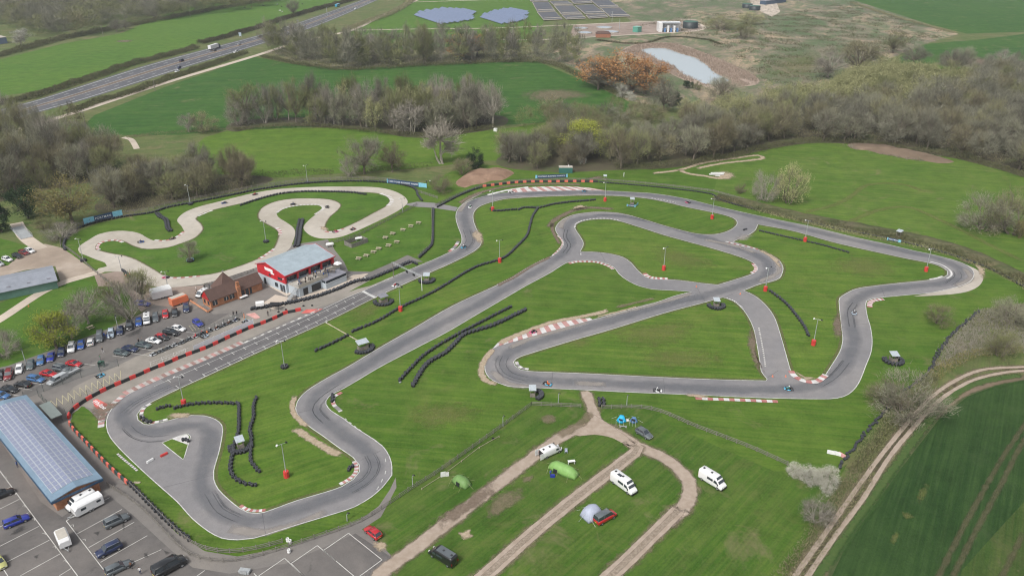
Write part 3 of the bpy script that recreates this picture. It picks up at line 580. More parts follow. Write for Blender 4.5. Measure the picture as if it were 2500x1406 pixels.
# ---------------- the dual carriageway and the farm track ----------------
def lerp_line(a, b, t): return [(x+(u-x)*t, y+(v-y)*t) for (x, y), (u, v) in zip(P(a), P(b))]
U = '-300,345 80,247 170,219 350,162 520,116 640,84 760,45 880,2 960,-28'
Lw = '-300,400 90,276 180,252 300,215 480,157 640,108 780,62 920,2 990,-28'
up, lw_ = smooth(toG(U), step=6), smooth(toG(Lw), step=6)
n = 60
def even(l, k): return resample(l, plen(l)/(k+0.001))[:k+1]
up, lw_ = even(up, n), even(lw_, n)
mb = MB(); mb2 = MB(); mb3 = MB(); mb4 = MB()
for i in range(n):
    mb.add([up[i].xy[:]+(0.05,), up[i+1].xy[:]+(0.05,), lw_[i+1].xy[:]+(0.05,), lw_[i].xy[:]+(0.05,)], [(0, 1, 2, 3)])
    def at(t, j): return up[j].lerp(lw_[j], t)
    for (t0, t1, m_) in ((0.07, 0.09, mb2), (0.445, 0.555, mb3), (0.91, 0.93, mb2), (0.42, 0.432, mb2), (0.57, 0.582, mb2)):
        zz = 0.07 if m_ is mb2 else 0.09
        m_.add([at(t0, i).xy[:]+(zz,), at(t0, i+1).xy[:]+(zz,), at(t1, i+1).xy[:]+(zz,), at(t1, i).xy[:]+(zz,)], [(0, 1, 2, 3)])
    for t in (0.25, 0.74):
        a, b = at(t, i), at(t, i+1); q = a.lerp(b, 0.35); nn = (at(t+0.012, i)-a)
        mb2.add([a.xy[:]+(0.07,), q.xy[:]+(0.07,), (q+nn).xy[:]+(0.07,), (a+nn).xy[:]+(0.07,)], [(0, 1, 2, 3)])
for m_, nm, mt in ((mb, 'road', M_road), (mb2, 'road_marking', M_line), (mb3, 'central_reservation', M_soil)):
    o = m_.build(nm, mt); o['kind'] = 'structure'
ribbon('path', smooth(toG('-200,385 0,330 200,270 400,204 620,138 700,112'), step=5), -2.6, 2.6, M_path, 0.06)
ribbon('path', smooth(toG('700,112 780,92 860,74 930,40 1020,0 1060,-20'), step=5), -2.4, 2.4, M_path, 0.06)
ribbon('path', smooth(toG('860,75 1000,72 1180,70 1300,66 1500,57 1700,48'), step=5), -1.7, 1.7, M_path, 0.066)
ribbon('path', smooth(toG('1010,6 1140,2 1290,-2'), step=5), -1.6, 1.6, M_path, 0.066)
ribbon('path', smooth(toG('1190,72 1200,95 1300,98 1500,88 1650,80 1710,74 1718,66 1690,52'), step=5), -1.7, 1.7, M_path, 0.072)
sheet('gravel_yard', toG('1400,62 1700,50 1718,66 1700,78 1480,88 1390,92'), MATS['brown_yard'], 0.055)
field('concrete_yard', '1820,-20 1885,-20 1905,30 1885,42 1840,20', M_path, 0.05)
ribbon('path', smooth(toG('300,336 318,340 328,352 334,364'), step=3), -1.4, 1.4, M_path, 0.05)
# pond
POND = '1565,123 1590,118 1625,119 1660,131 1700,143 1725,160 1745,178 1775,193 1782,197 1735,207 1700,196 1672,184 1640,160 1600,143'
rb = smooth(toG('1520,125 1560,108 1640,106 1720,130 1800,165 1850,192 1845,208 1780,214 1720,213 1660,192 1600,160 1560,140'), True, 4)
sheet('reed_bed', rb, paving('reed_floor', (0.28, 0.215, 0.17), (0.33, 0.255, 0.205), (0.38, 0.30, 0.24), 0.1), 0.05)
m, nt_, b = newmat('pond_water'); b.inputs['Base Color'].default_value = (0.36, 0.42, 0.45, 1); b.inputs['Roughness'].default_value = 0.04; b.inputs['Metallic'].default_value = 0.0
b.inputs['Specular IOR Level'].default_value = 1.0; b.inputs['IOR'].default_value = 2.6; M_water = m  # pale base colour carries the white sky reflection
pond = smooth(toG(POND), True, 4); sheet('water', pond, M_water, 0.08)
# bare earth mound, off-road strip
def mound(name, s, h, m, label=None):
    pts = smooth(toG(s), True, 3); c = sum(pts, Vector())/len(pts); n = len(pts); vs = []; R_ = 5
    for r in range(R_):
        t = r/R_
        for p in pts:
            q = p.lerp(c, t); hh = h*(1-(1-t)**2.2) + mnoise.noise(q*0.25)*0.5*t*h/3
            vs.append((q.x, q.y, max(0.0, hh)+0.03))
    vs.append((c.x, c.y, h)); fs = []
    for r in range(R_-1):
        for i in range(n): fs.append((r*n+i, r*n+(i+1) % n, (r+1)*n+(i+1) % n, (r+1)*n+i))
    for i in range(n): fs.append(((R_-1)*n+i, (R_-1)*n+(i+1) % n, R_*n))
    me = bpy.data.meshes.new(name); me.from_pydata(vs, [], fs); me.materials.append(m)
    me.polygons.foreach_set('use_smooth', [True]*len(fs)); o = link(bpy.data.objects.new(name, me)); o['kind'] = 'structure'; return o
def bank(name, s, wd, h, m):
    L = smooth(toG(s), step=2.5); vs = []; n = len(L); prof = [(-.5, 0), (-.3, .6), (-.12, .95), (.1, 1.0), (.3, .6), (.5, 0)]; k = len(prof)
    for i, p in enumerate(L):
        a = L[max(0, i-1)]; b = L[min(n-1, i+1)]; t = (b-a).normalized(); nn = Vector((-t.y, t.x, 0)); taper = min(1, i/4, (n-1-i)/4) if n > 9 else 1
        for u, z in prof:
            q = p+nn*u*wd; vs.append((q.x, q.y, .04+max(0, z*h*taper*(1+.35*mnoise.noise(q*.25)))))
    fs = [(i*k+j, (i+1)*k+j, (i+1)*k+j+1, i*k+j+1) for i in range(n-1) for j in range(k-1)]
    me = bpy.data.meshes.new(name); me.from_pydata(vs, [], fs); me.materials.append(m); me.polygons.foreach_set('use_smooth', [True]*len(fs)); o = link(bpy.data.objects.new(name, me)); o['kind'] = 'structure'; return o
bank('grass_bank', '1745,480 1800,492 1860,508 1960,532 2060,551 2200,577 2330,609 2430,650 2530,700', 9, 1.7, grass('bank_grass', [(0.050, 0.066, 0.024), (0.080, 0.085, 0.040), (0.125, 0.12, 0.070)], radians(-20), 0.6, 0.05, 0.3))
mound('earth_mound', '1112,449 1128,432 1150,417 1172,411 1196,413 1215,409 1240,414 1256,424 1243,432 1225,441 1200,442 1178,449 1155,452 1135,459', 2.2, M_mound)
mound('earth_bank', '2068,356 2085,349 2110,354 2140,352 2165,362 2200,368 2235,371 2262,380 2300,386 2330,396 2290,399 2250,392 2215,389 2180,381 2150,377 2120,368 2090,366', 2.2, M_soil)
for s in ('1590,424 1655,416 1720,398 1800,386 1850,380 1862,387 1830,392 1760,400 1700,412', '1655,414 1680,424 1720,430 1755,436 1790,432'):
    ribbon('dirt_track', smooth(toG(s), step=2), -1.6, 1.6, D_dust, 0.06, edge=True)
for s in ('1960,520 2040,500 2080,478 2120,452 2200,450 2260,470', '2040,555 2200,505 2300,540 2420,600 2500,640'):
    ribbon('worn_grass', smooth(toG(s), step=3), -1.6, 1.6, D_faint, 0.06, edge=True)
for s, m in (('1270,225 1380,215 1460,235 1400,245 1300,252', D_soft), ('1420,440 1470,428 1480,434 1440,442', D_mud), ('1740,420 1790,420 1788,440 1740,436', D_dust),
             ('280,100 320,98 322,103 285,104', D_mud), ('2280,135 2420,140 2440,170 2320,165', D_mud), ('1860,190 1880,150 1960,125 2040,128 2010,170 1940,200', D_faint)):
    blob('dirt_patch', toG(s), m, 0.055)
# car park bays
mb = MB()
lot = MB()
def bays(mbx, base0, base1, d0, d1, n, wd=0.13, spine=True):
    """n+1 lines from the spine base0-base1, each running by the pixel vector interpolated d0..d1"""
    if spine: seg(base0, base1, wd, mbx, Z['mark'])
    for i in range(n+1):
        t = i/n; x = base0[0]+(base1[0]-base0[0])*t; y = base0[1]+(base1[1]-base0[1])*t
        seg((x, y), (x+d0[0]+(d1[0]-d0[0])*t, y+d0[1]+(d1[1]-d0[1])*t), wd, mbx, Z['mark'])
seg((0, 1150), (192, 1409), 0.14, mb); seg((162, 1272), (262, 1402), 0.14, mb)
for a, b in (((25, 1190), (0, 1202)), ((48, 1219), (0, 1243)), ((70, 1252), (0, 1287)), ((96, 1285), (0, 1334)), ((121, 1319), (10, 1376)), ((148, 1352), (50, 1406)), ((174, 1388), (145, 1406)),
             ((162, 1272), (268, 1215)), ((188, 1304), (298, 1244)), ((217, 1337), (328, 1275)), ((246, 1373), (360, 1308)), ((262, 1402), (394, 1342)), ((455, 1425), (500, 1393)), ((0, 1376), (22, 1410))): seg(a, b, 0.14, mb)
for a, b in (((851, 1302), (933, 1367)), ((933, 1367), (860, 1420)), ((851, 1302), (790, 1344)), ((790, 1344), (880, 1420)), ((775, 1332), (711, 1376)), ((775, 1332), (820, 1370)), ((711, 1376), (760, 1425)), ((695, 1363), (632, 1406)), ((695, 1363), (745, 1410)), ((620, 1400), (640, 1420))): seg(a, b, 0.15, mb)
for x, y in ((12, 1166), (35, 1205), (58, 1236), (81, 1268), (107, 1303), (132, 1336), (158, 1370), (176, 1283), (205, 1318), (232, 1352)):
    for a, b in (((x-3, y), (x+3, y-2)), ((x+3, y-2), (x+4, y+3))): seg(a, b, 0.1, mb)
# upper row bay ticks
for i in range(15):
    x = 8+i*24.6+i*i*0.0; y0 = 934-i*10.5-(0.0 if i < 12 else (i-12)*-4)
    seg((x, y0), (x+4.5-i*0.27, y0-13), 0.14, mb)
for x, y in ((15, 962), (46, 948), (78, 935), (120, 922), (155, 905), (200, 888), (275, 869), (320, 863), (338, 851), (372, 855), (412, 842), (428, 826), (455, 811)): seg((x, y), (x+33, y+5), 0.13, mb)
for i in range(12):
    x = 352+i*17.5; y = 866-i*7.4; seg((x, y), (x+16, y+6), 0.12, mb)
for a, b in (((392, 879), (415, 872)), ((430, 864), (460, 850)), ((480, 842), (505, 830)), ((530, 820), (560, 806)), ((560, 771), (580, 776))): seg(a, b, 0.12, mb)
o = mb.build('bay_marking', M_lineb); o['kind'] = 'structure'
mb = MB()
tp = [(294, 905.6), (280, 912), (266.5, 918), (252.5, 923.5), (238, 929), (224, 934.8), (209.5, 940.7), (195, 946.8), (180.5, 953), (166, 959.2), (152, 965.5), (138, 972), (124, 978)]
for i, (x, y) in enumerate(tp):
    seg((x, y), (x+1.5, y+21.5+i*.2), 0.14, mb)
    if i: seg((x, y), (tp[i-1][0]+1.5, tp[i-1][1]+21.5), 0.12, mb)
for x in range(3): seg((462+x*7, 797-x*2.5), (472+x*7, 809-x*2.5), 0.1, mb)
seg((459, 798), (478, 792), 0.1, mb); seg((474, 810), (494, 803), 0.1, mb)
o = mb.build('hatch_marking', M_yel); o['kind'] = 'structure'
# red painted mats by the pits
M_rp = paving('red_paint', (0.50, 0.10, 0.09), (0.58, 0.14, 0.12), (0.62, 0.20, 0.18), 0.4)
sheet('painted_mat', smooth(toG('227,977 | 237,974 | 262,987 275,996 | 254,1007 | 236,998 229,988'), True, 1), M_rp, Z['mark'])
sheet('painted_mat', toG('735,766 748,756 790,755 770,764'), M_rp, Z['mark'])
sheet('painted_mat', toG('600,768 622,764 636,776 625,780'), paving('pink_paint', (0.50, 0.25, 0.22), (0.56, 0.30, 0.27), (0.60, 0.34, 0.31), 0.5), Z['mark'])
for s in ('296,826 320,812 345,800 355,790 340,818 318,826', '225,1300 245,1296 240,1310', '300,1262 305,1270 302,1300', '350,1350 362,1346 364,1362 352,1362', '372,1375 395,1372 390,1388', '395,1340 420,1350 405,1356', '100,1350 80,1358 90,1368', '215,1238 228,1246 215,1250', '60,1280 20,1310 70,1290'):
    blob('oil_stain', toG(s), D_oil, Z['mark']+0.02)
# ---------------- vegetation ----------------
def twigmat(name, c1, c2, c3):
    m, nt, b = newmat(name)
    oi = nt.nodes.new('ShaderNodeObjectInfo'); at = nt.nodes.new('ShaderNodeAttribute'); at.attribute_name = 'tone'
    c = mix(nt, at.outputs['Fac'], c1, c2); c = mix(nt, mth(nt, 'MULTIPLY', oi.outputs['Random'], 0.75), c, c3); br = ramp(nt, oi.outputs['Random'], [(0.0, (0.78, 0.78, 0.78)), (1.0, (1.28, 1.28, 1.28))]).outputs[0]; c = mix(nt, 1.0, c, br, 'MULTIPLY')
    nt.links.new(c, b.inputs['Base Color']); b.inputs['Roughness'].default_value = 0.85; b.inputs['Specular IOR Level'].default_value = 0.15
    return m
TW = {
 'grey': twigmat('grey_twigs', (0.100, 0.096, 0.072), (0.275, 0.262, 0.205), (0.205, 0.205, 0.135)),
 'brown': twigmat('brown_twigs', (0.115, 0.100, 0.058), (0.255, 0.222, 0.138), (0.190, 0.190, 0.100)),
 'olive': twigmat('olive_twigs', (0.115, 0.124, 0.050), (0.245, 0.248, 0.115), (0.200, 0.208, 0.098)),
 'willow': twigmat('willow_twigs', (0.19, 0.195, 0.085), (0.34, 0.335, 0.175), (0.28, 0.28, 0.135)),
 'lime': twigmat('lime_leaves', (0.165, 0.205, 0.026), (0.29, 0.32, 0.045), (0.26, 0.28, 0.05)),
 'hedge': twigmat('hedge_twigs', (0.048, 0.050, 0.024), (0.125, 0.115, 0.060), (0.085, 0.09, 0.04)),
 'reed': twigmat('reed_stalks', (0.29, 0.225, 0.175), (0.44, 0.35, 0.28), (0.36, 0.285, 0.225)),
 'orange': twigmat('orange_twigs', (0.34, 0.165, 0.065), (0.52, 0.275, 0.115), (0.40, 0.23, 0.095)),
 'white': twigmat('white_blossom', (0.18, 0.17, 0.125), (0.66, 0.65, 0.58), (0.40, 0.39, 0.32)),
 'dark': twigmat('evergreen_leaves', (0.014, 0.032, 0.014), (0.042, 0.072, 0.028), (0.022, 0.045, 0.018)),
 'gold': twigmat('golden_buds', (0.13, 0.115, 0.045), (0.24, 0.195, 0.085), (0.19, 0.175, 0.065)),
 'pale': twigmat('pale_twigs', (0.17, 0.155, 0.125), (0.30, 0.275, 0.235), (0.24, 0.215, 0.175))}
BARK = plain('bark', (0.15, 0.125, 0.095), 0.9, 0.35, 0.5)
BARKP = plain('pale_bark', (0.34, 0.31, 0.26), 0.9, 0.35, 0.5)
class Twigs:
    def __init__(s): s.v = []; s.f = []; s.t = []
    def sliver(s, p, d, L, w, tone):
        u = d.cross(Vector((random.gauss(0, 1), random.gauss(0, 1), random.gauss(0, 1))))
        if u.length < 1e-4: u = Vector((1, 0, 0))
        u.normalize(); n = len(s.v); q = p+d*L
        s.v += [tuple(p-u*w*0.5), tuple(p+u*w*0.5), tuple(q)]; s.f.append((n, n+1, n+2)); s.t += [tone]*3
    def leaf(s, p, r, tone):
        a = Vector((random.gauss(0, 1), random.gauss(0, 1), random.gauss(0, 1))).normalized(); b = a.orthogonal().normalized(); c = a.cross(b)
        n = len(s.v); s.v += [tuple(p+b*r), tuple(p+c*r*0.8), tuple(p-b*r), tuple(p-c*r*0.8)]; s.f.append((n, n+1, n+2, n+3)); s.t += [tone]*4
    def mesh(s, name, m):
        me = bpy.data.meshes.new(name); me.from_pydata(s.v, [], s.f)
        at = me.attributes.new('tone', 'FLOAT', 'POINT'); at.data.foreach_set('value', s.t); me.materials.append(m); return me
def rv(): return Vector((random.gauss(0, 1), random.gauss(0, 1), random.gauss(0, 1)))
def make_tree(kind, form, seed, H=12.0):
    """form: round / tall / bush / cone -> (trunk mesh, crown mesh) with nominal height 12 m"""
    random.seed(seed); tr = MB(); tw = Twigs()
    R, zc, rz_, th = {'round': (5.2, 6.9, 5.1, 2.4), 'tall': (2.7, 6.6, 5.4, 2.0), 'bush': (6.5, 5.2, 6.0, 0.6), 'cone': (2.6, 6.2, 5.8, 1.0), 'wide': (6.6, 7.2, 4.8, 2.6)}[form]
    base = Vector((0, 0, th)); lean = Vector((random.uniform(-.4, .4), random.uniform(-.4, .4), 0))
    ncl = {'round': 34, 'tall': 26, 'bush': 40, 'cone': 26, 'wide': 44}[form]
    stems = 1 if form in ('round', 'wide', 'cone') else (3 if form == 'tall' else 7)
    tops = []
    for i in range(stems):
        a = random.uniform(0, 2*pi); r = 0 if stems == 1 else (0.5 if form == 'tall' else 1.4)
        p0 = Vector((cos(a)*r*0.5, sin(a)*r*0.5, 0)); p1 = base+lean+Vector((cos(a)*r, sin(a)*r, random.uniform(0, 0.6)))
        rad = 0.34 if stems == 1 else 0.17
        tr.tube([p0, p0.lerp(p1, 0.5)+rv()*0.08, p1], [rad*1.25, rad, rad*0.8], 6); tops.append(p1)
        if form in ('tall', 'cone'):
            q = Vector((p1.x*1.5, p1.y*1.5, zc+rz_*0.75)); tr.tube([p1, p1.lerp(q, 0.5)+rv()*0.2, q], [rad*0.7, rad*0.42, 0.03], 5); tops.append(p1.lerp(q, 0.5))
    leafy = kind in ('lime', 'white', 'dark', 'gold', 'willow', 'orange')
    for k in range(ncl):
        while True:
            u = rv().normalized()*random.uniform(0.25, 1.0)**0.55
            if form == 'cone': u.x *= (1-max(0, u.z))*1.0; u.y *= (1-max(0, u.z))*1.0
            c = Vector((u.x*R, u.y*R, zc+u.z*rz_))
            if c.z > th*0.7: break
        tp = min(tops, key=lambda t: (t-c).length+abs(t.z-c.z)*0.2)
        mid = tp.lerp(c, 0.5)+Vector((0, 0, 0.4))+rv()*0.35
        rl = 0.15 if form != 'bush' else 0.08
        tr.tube([tp, mid, c], [rl, rl*0.6, 0.03], 4, cap=False)
        cr = random.uniform(1.0, 1.7)*(R/5.2)**0.5; out = (c-Vector((lean.x, lean.y, zc*0.55))).normalized(); tone0 = random.uniform(0.1, 0.9)
        for j in range(7):
            q = c+rv()*cr*0.6; tr.tube([mid.lerp(c, random.uniform(0.3, 1)), q], [0.05, 0.015], 3, cap=False)
        ns = 92 if not leafy else 46
        for j in range(ns):
            p = c+rv()*cr*0.55; d = (out*0.9+rv()*0.55+Vector((0, 0, 0.35))).normalized()
            if kind == 'willow' or kind == 'orange': d = (out*0.8+rv()*0.4+Vector((0, 0, 0.5))).normalized()
            tw.sliver(p, d, random.uniform(0.7, 1.7), random.uniform(0.05, 0.10), min(1, max(0, tone0+random.gauss(0, 0.22))))
        if leafy:
            nl = {'lime': 150, 'white': 62, 'dark': 190, 'gold': 70, 'willow': 42, 'orange': 45}[kind]
            for j in range(nl):
                p = c+rv()*cr*0.62; tw.leaf(p, random.uniform(0.10, 0.2)*(1.25 if kind in ('dark', 'white', 'orange', 'willow') else 1), min(1, max(0, tone0+random.gauss(0, 0.25))))
    return tr.mesh('trunk', BARKP if kind in ('pale', 'white') else BARK), tw.mesh('crown', TW[kind])
PROTO = {}
def proto(kind, form, v):
    key = (kind, form, v)
    if key not in PROTO:
        st = random.getstate(); PROTO[key] = make_tree(kind, form, hash(kind+form) % 1000*0+len(PROTO)*13+5); random.setstate(st)
    return PROTO[key]
NTREE = 0
def plant(loc, h, rad, kind, form, label, group=None, name='tree', cat='tree', v=None):
    global NTREE; NTREE += 1
    tme, cme = proto(kind, form, v if v is not None else random.randrange(3))
    R0 = {'round': 5.9, 'tall': 3.4, 'bush': 7.3, 'cone': 3.3, 'wide': 7.4}[form]
    e = empty(name, (loc[0], loc[1], 0), random.uniform(0, 2*pi), label, cat, group)
    e.scale = (rad/R0, rad/R0, h/12.3)
    link(bpy.data.objects.new('trunk', tme), e); link(bpy.data.objects.new('crown', cme), e); return e
def T(x, y, hp, wp, kind, form, label, group=None, name='tree', cat='tree'):
    g = G(x, y); return plant(g, hgt(x, y, hp), wpx(x, y-hp*0.4, wp)*0.60, kind, form, label, group, name, cat)
def inpoly(x, y, P_):
    c = False; n = len(P_)
    for i in range(n):
        a, b = P_[i], P_[i-1]
        if (a[1] > y) != (b[1] > y) and x < (b[0]-a[0])*(y-a[1])/(b[1]-a[1])+a[0]: c = not c
    return c
def scatter(s, sp, seed, jit=0.42):
    """jittered hexagonal points inside a ground polygon"""
    rnd = random.Random(seed); W = [(p.x, p.y) for p in toG(s)]
    x0, x1 = min(p[0] for p in W), max(p[0] for p in W); y0, y1 = min(p[1] for p in W), max(p[1] for p in W)
    out = []; y = y0; r = 0
    while y < y1:
        x = x0+(sp/2 if r % 2 else 0)
        while x < x1:
            a, b = x+rnd.uniform(-jit, jit)*sp, y+rnd.uniform(-jit, jit)*sp
            if inpoly(a, b, W): out.append((a, b))
            x += sp
        y += sp*0.87; r += 1
    return out
def inview(x, y):
    zz = -CH; d = y*cos(PITCH)-zz*sin(PITCH); u = y*sin(PITCH)+zz*cos(PITCH)
    px, py = PCX+F*x/d, PCY-F*u/d; return -90 < px < 2590 and py > -30
def wood(s, sp, hr, rr, mixk, label, group, seed, forms=('round', 'wide', 'round')):
    random.seed(seed); kinds = [k for k, n_ in mixk for _ in range(n_)]
    for x, y in scatter(s, sp, seed):
        if not inview(x, y): continue
        k = random.choice(kinds)
        WOODS.append([hypot(x, y), (x, y), random.uniform(*hr), random.uniform(*rr), k, random.choice(forms), label, group, random.randrange(3)])
WOODS = []
def grow_woods(limit):
    """the trees that show largest become objects; the rest far behind them is one object"""
    WOODS.sort(key=lambda t: -t[3]*t[2]/t[0]**2)
    for d, p, h, r, k, f, l, g, v in WOODS[:limit]: plant(p, h, r, k, f, l, g, v=v)
    vs = []; fs = []; tones = []; mi = []; kinds = []
    cache = {}
    for d, p, h, r, k, f, l, g, v in WOODS[limit:]:
        me = proto(k, f, v)[1]; key = me.name
        if key not in cache:
            co = [0.0]*(len(me.vertices)*3); me.vertices.foreach_get('co', co); tn = [0.0]*len(me.vertices); me.attributes['tone'].data.foreach_get('value', tn)
            cache[key] = (co, tn)
        co, tn = cache[key]
        if k not in kinds: kinds.append(k)
        R0 = {'round': 5.9, 'tall': 3.4, 'bush': 7.3, 'cone': 3.3, 'wide': 7.4}[f]; a = random.uniform(0, 2*pi); ca, sa = cos(a)*r/R0, sin(a)*r/R0; hz = h/12.3; dt = random.uniform(-0.25, 0.25)
        polys = me.polygons; step = 3
        for q in range(0, len(polys), step):
            ix = polys[q].vertices; n = len(vs); c0 = ix[0]; cx, cy, cz = co[c0*3:c0*3+3]
            for i in ix:
                x, y, z = co[i*3:i*3+3]; x = cx+(x-cx)*1.6; y = cy+(y-cy)*1.6; z = cz+(z-cz)*1.3
                vs.append((p[0]+x*ca-y*sa, p[1]+x*sa+y*ca, z*hz)); tones.append(min(1, max(0, tn[i]+dt)))
            fs.append(tuple(range(n, n+len(ix)))); mi.append(kinds.index(k))
    me = bpy.data.meshes.new('distant_trees'); me.from_pydata(vs, [], fs); me.polygons.foreach_set('material_index', mi)
    at = me.attributes.new('tone', 'FLOAT', 'POINT'); at.data.foreach_set('value', tones)
    for k in kinds: me.materials.append(TW[k])
    o = link(bpy.data.objects.new('distant_trees', me)); tag(o, 'mass of bare trees deep inside and behind the woods', None, None, 'stuff')
# woods: the nearest and largest trees are objects of their own
wood('1510,413 1640,407 1780,385 1880,361 1985,347 2105,352 2200,364 2335,386 2430,410 2560,446 2620,330 2560,235 2400,215 2180,262 1960,285 1740,322 1560,350 1480,380', 11.5, (12, 19), (6.4, 9.0), (('grey', 7), ('brown', 2), ('olive', 1)),
     'bare grey brown tree in the dense wood behind the right hand meadow', 'trees of the dense wood on the right', 11)
wood('1640,300 1850,262 2050,225 2200,200 2360,220 2200,262 1960,285 1760,318', 10.5, (11, 15), (6.5, 9.5), (('willow', 5), ('olive', 2)),
     'pale yellow green willow in the belt behind the dense right hand wood', 'willows behind the right hand wood', 12, ('bush', 'round'))
wood('1990,275 2050,232 2090,196 2180,176 2300,200 2400,206 2440,235 2300,262 2150,285', 10, (11, 16), (7, 10.5), (('willow', 6), ('olive', 2)),
     'pale yellow green willow in the belt behind the dense right hand wood', 'willows behind the right hand wood', 24, ('bush', 'round'))
wood('2330,215 2420,190 2560,180 2700,230 2560,250', 11, (12, 17), (6, 9), (('grey', 5), ('brown', 1)),
     'bare grey brown tree in the dense wood behind the right hand meadow', 'trees of the dense wood on the right', 21)
wood('-60,330 120,345 230,380 290,410 300,432 180,448 60,472 -60,500', 10.5, (14, 21), (5.5, 8.5), (('grey', 4), ('olive', 4), ('pale', 1), ('brown', 3)),
     'bare tree in the wood at the left edge below the dual carriageway', 'trees of the wood at the left edge', 13)
wood('-60,300 40,300 120,312 200,330 230,350 120,330 -60,320', 11, (13, 18), (4, 6), (('pale', 3), ('olive', 2), ('brown', 2)),
     'slender bare tree beside the farm track at the left edge', 'slender trees beside the farm track', 23, ('tall', 'round'))
wood('245,485 330,448 420,425 520,425 640,428 668,440 560,466 470,482 380,500 300,515 240,515', 9.5, (11, 17), (5.5, 8.2), (('grey', 4), ('brown', 4), ('olive', 3)),
     'bare tree in the wood directly behind the concrete practice track', 'trees of the wood behind the practice track', 14)
wood('570,318 640,308 760,308 900,316 1010,334 1120,326 1225,306 1220,286 1100,284 900,290 700,290 580,298', 8, (16, 26), (5.2, 8.0), (('pale', 4), ('grey', 4), ('olive', 4), ('willow', 2)),
     'tall bare tree in the row between the wheat field and the pasture', 'trees between the wheat field and the pasture', 15, ('round', 'tall', 'bush', 'round'))
wood('1270,326 1380,320 1480,322 1610,304 1590,285 1400,290 1290,300', 10, (10, 14), (6, 8.5), (('brown', 3), ('olive', 3), ('grey', 2)),
     'bushy bare tree in the row left of the dense wood', 'trees in the row left of the dense wood', 16, ('bush', 'round'))
wood('1205,407 1340,414 1480,406 1510,380 1480,345 1380,340 1280,360 1215,385', 9, (10, 15), (5.5, 8), (('grey', 5), ('brown', 2), ('olive', 3)),
     'bare tree in the copse behind the green hut', 'trees of the copse behind the green hut', 17)
wood('640,132 700,152 830,172 1000,164 1200,156 1320,154 1420,170 1410,150 1300,136 1000,140 800,140 680,118', 11, (20, 29), (5, 8.5), (('pale', 2), ('grey', 4), ('olive', 4)),
     'tall slender bare tree in the belt below the solar farm', 'trees of the belt below the solar farm', 18, ('tall', 'tall', 'round'))
wood('-60,60 120,95 260,88 200,66 420,50 620,20 700,6 560,-14 200,-14 -60,-6', 18, (15, 23), (10, 15), (('grey', 5), ('brown', 1), ('olive', 3)),
     'bare tree in the far wood in the top left corner', 'trees of the far wood top left', 19)
print('WOODS', len(WOODS)); grow_woods(214)
